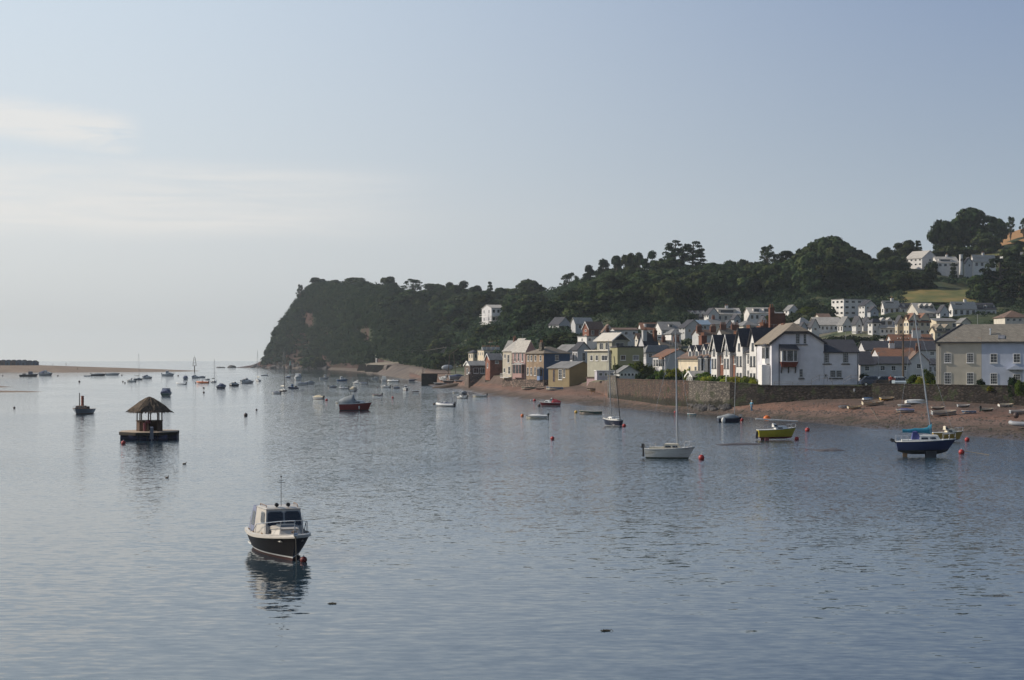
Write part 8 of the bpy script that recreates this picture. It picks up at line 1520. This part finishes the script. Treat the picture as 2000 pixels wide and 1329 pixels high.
# ------------------------------------------------------------- people (skin modifier bodies)
def person(label, loc, rz, shirt, trous, hgt=1.72, pose='stand', hat=None):
    e = empty('person', label, 'person', loc, rz); k = hgt/1.72
    def skin(name, pts, edges, rad, mat):
        me = bpy.data.meshes.new(name); me.from_pydata([tuple(Vector(p)*k) for p in pts], edges, []); o = bpy.data.objects.new(name, me); C.objects.link(o); o.parent = e
        m = o.modifiers.new('skin', 'SKIN'); sv = me.skin_vertices if me.skin_vertices else None
        if not sv:
            import bmesh; bm = bmesh.new(); bm.from_mesh(me); bm.verts.layers.skin.verify(); bm.to_mesh(me); bm.free(); sv = me.skin_vertices
        for v, r_ in zip(sv[0].data, rad): v.radius = (r_*k, r_*k)
        sv[0].data[0].use_root = True; s2 = o.modifiers.new('sub', 'SUBSURF'); s2.levels = 1; s2.render_levels = 1; me.materials.append(mat); return o
    st = .16 if pose == 'walk' else .02; w_ = .10
    P = [(0, 0, .92), (0, 0, 1.15), (0, 0, 1.38), (0, .0, 1.50), (.01, 0, 1.60), (.02, 0, 1.68),  # spine, neck, head
         (0, w_, .86), (st, w_*1.1, .48), (-.02+st*.6, w_*1.1, .07), (.12+st*.6, w_*1.2, .03), (0, -w_, .86), (-st*.6, -w_*1.1, .48), (-.1-st*.9, -w_*1.1, .09), (.02-st*.8, -w_*1.2, .03),
         (0, .19, 1.38), (-st, .25, 1.12), (-st+.06, .25, .90), (-st+.08, .24, .80), (0, -.19, 1.38), (st, -.25, 1.12), (st+.1, -.24, .92), (st+.13, -.23, .82)]
    E = [(0, 1), (1, 2), (2, 3), (3, 4), (4, 5), (0, 6), (6, 7), (7, 8), (8, 9), (0, 10), (10, 11), (11, 12), (12, 13), (2, 14), (14, 15), (15, 16), (16, 17), (2, 18), (18, 19), (19, 20), (20, 21)]
    rd = [.13, .125, .14, .055, .085, .075, .09, .065, .042, .03, .09, .065, .042, .03, .06, .045, .035, .03, .06, .045, .035, .03]
    skin('body', P, E, rd, SKIN); skin('shirt', [(0, 0, .90), (0, 0, 1.15), (0, 0, 1.385), (0, 0, 1.45), (0, .20, 1.38), (-st, .255, 1.13), (0, -.20, 1.38), (st, -.255, 1.13)], [(0, 1), (1, 2), (2, 3), (2, 4), (4, 5), (2, 6), (6, 7)], [.16, .15, .16, .08, .08, .06, .08, .06], shirt)
    skin('trousers', [(0, 0, .95), (0, w_, .86), (st, w_*1.1, .48), (-.02+st*.6, w_*1.1, .13), (0, -w_, .86), (-st*.6, -w_*1.1, .48), (-.1-st*.9, -w_*1.1, .15)], [(0, 1), (1, 2), (2, 3), (0, 4), (4, 5), (5, 6)], [.15, .11, .085, .065, .11, .085, .065], trous)
    b = MB(); b.ell(Vector((-.015, 0, 1.665))*k, (.105*k, .092*k, .10*k), 10, 7); b.build('hair' if not hat else 'hat', hat or HAIR, e); return e
SKIN = pm('skin', (.40, .24, .17), .6); HAIR = pm('hair', (.06, .04, .03), .8)
CT = lambda n, c: pm('cloth_'+n, c, .9, .15, 6)
p = ghit(1468, 805.5); person('person in a light blue jacket and white cap walking at the water edge', p, R(200), CT('sky', (.12, .30, .42)), CT('blue', (.08, .20, .32)), pose='walk', hat=CT('cap', (.5, .48, .45)))
person('person in a red top standing behind the sea wall beside the silver-blue car', Vector((.2465*222.5, 222.5, 4.43)), R(-90), CT('redtop', (.45, .06, .05)), CT('dk', (.03, .03, .05)))
def sp(px, Y, z): return Vector(((px-1000)/F*Y, Y, z))
person('dark-clothed walker on the crest of the sand spit, right of the beach huts', sp(129, 1004, 3.9), 0, CT('dk', (.03, .03, .05)), CT('dk', (.03, .03, .05)), hgt=1.9)
person('tiny distant figure on the sand spit nearest to the beach huts', sp(103, 1000, 3.85), 0, CT('dk', (.03, .03, .05)), CT('dk', (.03, .03, .05)), hgt=1.3)
person('distant figure low on the sand spit slope, right of the walker on the crest', sp(152, 968, 1.5), 0, CT('dk', (.03, .03, .05)), CT('dk', (.03, .03, .05)), hgt=1.7)
p = ghit(812, 737) if False else sp(814, 498.5, 3.55); person('dark-clothed person at the end of the quay', sp(826, 500, 3.72), 0, CT('dk', (.03, .03, .05)), CT('dk', (.03, .03, .05)), hgt=1.7)
# dog on the shingle
p = ghit(1158, 770); e = empty('dog', 'tan dog standing on the shingle left of the red rubble garden wall', 'dog', p, R(185))
def skin2(name, pts, edges, rad, mat, par):
    import bmesh
    me = bpy.data.meshes.new(name); me.from_pydata(pts, edges, []); bm = bmesh.new(); bm.from_mesh(me); bm.verts.layers.skin.verify(); bm.to_mesh(me); bm.free()
    o = bpy.data.objects.new(name, me); C.objects.link(o); o.parent = par; o.modifiers.new('skin', 'SKIN'); s_ = o.modifiers.new('sub', 'SUBSURF'); s_.render_levels = 1
    for v, r_ in zip(me.skin_vertices[0].data, rad): v.radius = (r_, r_)
    me.skin_vertices[0].data[0].use_root = True; me.materials.append(mat)
skin2('body', [(-.28, 0, .5), (0, 0, .49), (.28, 0, .5), (.42, 0, .62), (.55, 0, .66), (.68, 0, .63), (-.45, 0, .6), (-.55, 0, .72), (.27, .09, .3), (.28, .09, .02), (.27, -.09, .3), (.30, -.09, .02), (-.30, .09, .3), (-.36, .09, .2), (-.32, .09, .02), (-.30, -.09, .3), (-.36, -.09, .2), (-.34, -.09, .02), (.52, .06, .76), (.52, -.06, .76)],
      [(0, 1), (1, 2), (2, 3), (3, 4), (4, 5), (0, 6), (6, 7), (2, 8), (8, 9), (2, 10), (10, 11), (0, 12), (12, 13), (13, 14), (0, 15), (15, 16), (16, 17), (4, 18), (4, 19)],
      [.13, .12, .15, .09, .08, .045, .035, .02, .045, .028, .045, .028, .06, .035, .028, .06, .035, .028, .025, .025], pm('dog_fur', (.34, .20, .10), .9, .2, 10), e)

# ------------------------------------------------------------- poles, railings, beacon, beach huts
POLE = pm('pole_wood', (.09, .065, .045), .9, .2, 2)
e = empty('telegraph_pole', 'tall brown telegraph pole behind the parked cars', 'pole', sp(1764, 224, 4.4)); b = MB(); b.tube((0, 0, -.5), (0, 0, 7.9), .15, .11, 8); b.build('pole', POLE, e); b = MB(); b.box((-.9, -.06, 6.9), (.9, .06, 7.02)); b.box((-.5, -.06, 7.4), (.5, .06, 7.5)); b.build('crossarm', POLE, e)
for q in (-.8, -.4, .4, .8): b = MB(); b.tube((q, 0, 7.02), (q, 0, 7.18), .045, n=6); b.build('insulator', TRIM, e)
e = empty('street_lamp', 'thin grey lamp post in front of the white cottage terrace', 'lamp', sp(1716, 236, 4.4)); b = MB(); b.tube((0, 0, 0), (0, 0, 5.0), .06, .045, 8); b.build('post', ALU, e); b = MB(); b.box((-.12, -.35, 4.95), (.12, .1, 5.08)); b.build('lamp_head', ALU, e)
e = empty('flagpole', 'white flagpole in the hedge garden left of the large white house', 'flagpole', sp(1418, 240, 4.5)); b = MB(); b.tube((0, 0, 0), (0, 0, 6.5), .055, .035, 8); b.ell((0, 0, 6.55), (.08, .08, .08), 8, 6); b.build('pole', TRIM, e); b = MB(); b.tube((.1, 0, 5.6), (.65, 0, 4.4), .04, n=6); b.tube((.1, 0, 5.6), (-.5, 0, 5.9), .03, n=6); b.build('yard', TRIM, e)
def railing(label, pts, ht, n):
    e = empty('railing', label, 'railing'); b = MB()
    tot = list(zip(pts[:-1], pts[1:]))
    for (A, B_) in tot:
        A, B_ = Vector(A), Vector(B_)
        for z_ in (ht, ht*.5): b.tube(A+Vector((0, 0, z_)), B_+Vector((0, 0, z_)), .028, n=5)
        k = max(1, int((B_-A).length/n))
        for i in range(k+1): q = A.lerp(B_, i/k); b.tube(q, q+Vector((0, 0, ht)), .028, n=5)
    b.build('rail', pm('galvanised', (.12, .12, .13), .5, metal=.3), e); return e
railing('grey railing along the dark wall in front of the large white house', [sp(1512, 228.6, 4.55), sp(1585, 225.4, 4.6)], 0.5, 2.2)
railing('railing of the steps climbing to the low white wing, left flight', [sp(1585, 225.3, 4.6), sp(1600, 224.8, 5.2), sp(1616, 224.2, 5.2), sp(1626, 223.6, 4.6)], .9, 1.2)
railing('railing of the steps at the right end of the low white wing', [sp(1648, 222.8, 4.6), sp(1662, 222.2, 5.2), sp(1675, 221.6, 5.2)], .9, 1.2)
e = empty('notice_board', 'small white notice on the sea wall below the corner of the low white wing', 'sign', sp(1669, 221.3, 4.0)); b = MB(); b.box((-.22, -.28, -.2), (.22, -.24, .2)); b.build('panel', TRIM, e)
# garden steps / slipway ramp before the wall
e = empty('stone_steps', 'stone slip running down the face of the dark wall below the white house', 'steps', sp(1520, 227.2, 1.7)); b = MB()
for i in range(10): b.box((.2+i*.75, -1.1, -.6), (.2+(i+1)*.75, .2, .25+i*.24))
b.build('steps', STD, e)
# lattice beacon on the spit
e = empty('beacon', 'lattice harbour beacon with an open triangular top standing at the tip of the spit', 'beacon', sp(380, 985, .3)); b = MB(); b.tube((0, 0, -1), (0, 0, 3.6), .32, .28, 8); b.box((-1.1, -1.1, 3.6), (1.1, 1.1, 3.85)); b.build('pile', POLE, e); b = MB()
for a_, c_ in ((-1, -1), (1, -1), (1, 1), (-1, 1)): b.tube((a_*1.0, c_*1.0, 3.8), (a_*.35, c_*.35, 9.0), .09, n=5)
for z_, r_ in ((5.6, .78), (7.4, .55), (9.0, .35)): b.path([(-r_, -r_, z_), (r_, -r_, z_), (r_, r_, z_), (-r_, r_, z_), (-r_, -r_, z_)], .07, 5)
b.tube((0, 0, 9), (0, 0, 10.2), .08, n=5); b.build('lattice', POLE, e)
e = empty('channel_marker', 'green conical channel marker post off the foot of the headland', 'beacon', sp(567, 1290, -.5)); b = MB(); b.tube((0, 0, -1), (0, 0, 3.4), 1.3, .9, 8); b.build('base', STD, e); b = MB(); b.tube((0, 0, 3.4), (0, 0, 7.6), .9, .25, 8); b.build('cone', pm('marker_green', (.10, .20, .20), .6), e)
# beach huts on the spit
HUTC = [('brown', (.10, .07, .06)), ('slate_blue', (.06, .09, .13)), ('dark_brown', (.08, .06, .055)), ('navy', (.05, .07, .11)), ('blue_grey', (.08, .11, .15)), ('charcoal', (.05, .06, .08)), ('deep_blue', (.05, .08, .13))]
place = ('leftmost in the row', 'second from the left', 'third from the left', 'fourth from the left', 'fifth from the left', 'second from the right end', 'at the right end, side wall showing')
for i in range(10):
    px = 66-(i)*10.3
    if i > 6: px = 66-i*10.3
    cname, cc = HUTC[(6-i) % 7]; lab = ('dark beach hut on the sand spit, '+place[6-i]) if i < 7 else 'dark beach hut beyond the left edge'
    hgt = 2.3 if i < 2 else 2.7; e = empty('beach_hut', lab, 'beach hut', sp(px, 1006, 3.9), R(-4), 'beach huts on the spit'); b = MB(); b.box((-1.7, 0, -.6), (1.7, 4.5, hgt)); b.add([(-1.7, 0, hgt), (1.7, 0, hgt), (0, 0, hgt+1.1), (-1.7, 4.5, hgt), (1.7, 4.5, hgt), (0, 4.5, hgt+1.1)], [(0, 1, 2), (3, 5, 4)]); b.build('wall', pm('hut_'+cname, cc, .8), e)
    b = MB(); b.hexa([Vector(v) for v in ((-1.85, -.2, hgt-.1), (0, -.2, hgt+1.1), (0, 4.7, hgt+1.1), (-1.85, 4.7, hgt-.1), (-1.85, -.2, hgt+.02), (0, -.2, hgt+1.22), (0, 4.7, hgt+1.22), (-1.85, 4.7, hgt+.02))]); b.hexa([Vector(v) for v in ((1.85, -.2, hgt-.1), (0, -.2, hgt+1.1), (0, 4.7, hgt+1.1), (1.85, 4.7, hgt-.1), (1.85, -.2, hgt+.02), (0, -.2, hgt+1.22), (0, 4.7, hgt+1.22), (1.85, 4.7, hgt+.02))]); b.build('roof', SLD, e)
    b = MB(); b.box((-.5, -.05, 0), (.5, .02, 1.9)); b.build('door', DTRIM, e)
# mast crane thing on the quay and posts
e = empty('derrick', 'spindly crane posts standing on the quay left of the boathouse', 'crane', sp(882, 500, 3.6)); b = MB(); b.tube((-1.1, 0, 0), (-.6, 0, 6.2), .14, n=6); b.tube((1.3, 0, 0), (.6, 0, 7.0), .12, n=6); b.tube((-.6, 0, 6.2), (2.2, 0, 8.2), .08, n=6); b.build('posts', POLE, e)
e = empty('satellite_dish', 'pale round dish-like float stored on the quay before the pink house', 'dish', sp(874, 560, 4.0)); b = MB(); b.ell((0, 0, 1.2), (2.2, .7, 1.1), 14, 8); b.build('dish', GREYP, e); b = MB(); b.tube((0, 0, -.3), (0, 0, 1), .15, n=6); b.build('stand', POLE, e)
e = empty('mooring_post', 'tall dark mooring post with a white top at the left corner of the boathouse', 'post', sp(916.5, 412, 0)); b = MB(); b.tube((0, 0, -1), (0, 0, 4.4), .3, .26, 8); b.build('pile', WOODD, e); b = MB(); b.ell((0, 0, 4.6), (.35, .35, .35), 10, 7); b.build('cap', TRIM, e)
# slip / old timber hulk before the quay
e = empty('slipway', 'dark timber slip carrying laid-up boats beside the quay wall', 'slipway', sp(868, 447, 0)); b = MB(); X0 = sp(846, 452, 0).x; X1 = sp(914, 430, 0).x; xm = sp(868, 447, 0).x
b.hexa([Vector(v) for v in ((X0-xm, -4, -.5), (X1-xm, -6, -.5), (X1-xm, 20, -.5), (X0-xm, 12, -.5), (X0-xm, -3.5, .15), (X1-xm, -5.5, 2.1), (X1-xm, 20, 2.3), (X0-xm, 12, .25))]); b.build('ramp', WOODD, e)

# ------------------------------------------------------------- garden planting
def plant(kind, px, top, Y, hgt, wid, label, name='bush', cat='bush'): return tree(kind, px, top, Y, hgt, wid, label, name=name, cat=cat)
PL = [('bush0', 1202, 712, 305, 3.0, 3.6, 'yellow-green bush beside the sage house'), ('bush1', 1216, 708, 306, 3.2, 4.0, 'bright green bush in front of the olive extension'), ('bush0', 1238, 704, 304, 3.4, 4.6, 'large dark green bush right of the olive extension'), ('bush1', 1262, 702, 303, 3.6, 5.6, 'largest leafy bush left of the orange-brown roofed cottage'),
 ('darkbush0', 1250, 723, 292, 2.8, 2.4, 'dark round clipped bush beside the conservatory'), ('darkbush1', 1276, 727, 282, 2.6, 3.2, 'dark green bush under the orange-brown roofed cottage'), ('bush0', 1290, 718, 280, 2.4, 2.4, 'spiky-topped small palm-like bush before the cottage windows'), ('darkbush0', 1306, 730, 272, 2.6, 3.4, 'dark hedge bush left of the summer house'), ('darkbush1', 1322, 731, 268, 2.6, 3.2, 'second dark hedge bush left of the summer house'),
 ('lime0', 1317, 714, 276, 2.2, 4.4, 'yellow-green rounded bush above the dark hedge'), ('lime1', 1355, 713, 272, 1.9, 3.8, 'yellow-green bush behind the summer house roof'), ('bush1', 1340, 716, 275, 2.0, 3.6, 'green bush between two yellow-green ones'), ('bush0', 1374, 722, 262, 2.0, 4.0, 'leafy green hedge right behind the summer house'),
 ('lime0', 1384, 731, 252, 1.7, 3.0, 'yellow-green hedge bush right of the summer house'), ('bush1', 1402, 731, 249, 1.7, 3.0, 'green hedge bush left of the flagpole'), ('lime1', 1421, 731, 247, 1.8, 3.0, 'yellow-green hedge bush at the flagpole'), ('lime0', 1440, 731, 244, 1.8, 3.0, 'yellow-green hedge bush right of the flagpole'), ('bush0', 1458, 730, 242, 1.9, 2.8, 'taller green hedge bush at the right end of the hedge'), ('lime1', 1470, 736, 240, 1.4, 1.8, 'low yellow-green hedge end bush'), ('bush1', 1486, 738, 238, 1.4, 1.4, 'small green bush against the white bay'),
 ('darkbush0', 1689, 722, 240, 2.9, 1.9, 'dark bush at the right corner of the low white wing'), ('darkbush1', 1729, 739, 240, 1.5, 1.9, 'dark round bush left of the parked cars'), ('bush0', 1783, 726, 222, 2.4, 2.3, 'green bush right of the telegraph pole'), ('lime0', 1797, 731, 220, 1.8, 1.8, 'yellow-green bush right of the telegraph pole bush'), ('bush1', 1816, 716, 224, 3.2, 2.2, 'tall dark green shrub against the left side of the near terrace'), ('gorse0', 1806, 745, 215, .9, 1.6, 'low pinkish-yellow flower bed by the sea wall'),
 ('bush0', 1787, 744, 216, 1.0, 3.0, 'low brownish shrub bed by the sea wall'), ('lime1', 1898, 748, 206, .8, 1.3, 'small yellow-green shrub before the grey-cream house'), ('darkbush0', 1917, 732, 207, 1.9, 1.3, 'dark climbing shrub between the grey-cream and pale blue houses'), ('bush1', 1876, 750, 207, .5, .8, 'tiny plant before the grey-cream house'), ('darkbush1', 1978, 727, 200, 2.2, 1.6, 'dark climbing shrub at the porch'), ('bush0', 1992, 736, 198, 1.6, 1.6, 'round leafy shrub right of the porch'), ('lime0', 1935, 753, 202, .5, 1.6, 'low yellow-green border before the pale blue house'),
 ('gorse1', 1618, 588, 600, 5, 5.5, 'bright yellow flowering tree left of the white block of flats'), ('bush0', 1604, 597, 585, 5, 9, 'dark green bushy tree left of the yellow flowering one'), ('bush1', 1575, 596, 560, 5.5, 11, 'large dark garden tree above the villa roofs'), ('bush0', 1500, 612, 520, 3.5, 6, 'green garden bush among the upper roofs'), ('darkbush0', 1995, 755, 200, .6, 1, 'small dark pot plant at the right edge')]
for kd, px, top, Y, h_, wd, lab in PL: plant(kd, px, top, Y, h_, wd, lab)
# ------------------------------------------------------------- haze
b = MB(); b.box((-6500, -6500, -3.2), (6500, 6500, 112))
hm = bpy.data.materials.new('haze'); hm.use_nodes = True; t = NT(hm.node_tree); t.n.clear()
pv = t.node('ShaderNodeVolumePrincipled'); pv.inputs['Density'].default_value = 0.000095; pv.inputs['Color'].default_value = (.84, .92, 1, 1); pv.inputs['Anisotropy'].default_value = .2
o = t.node('ShaderNodeOutputMaterial'); t.link(pv.outputs[0], o.inputs['Volume'])
ho = b.build('haze', hm, kind='stuff'); ho['label'] = 'thin morning haze over the estuary'; ho['category'] = 'haze'
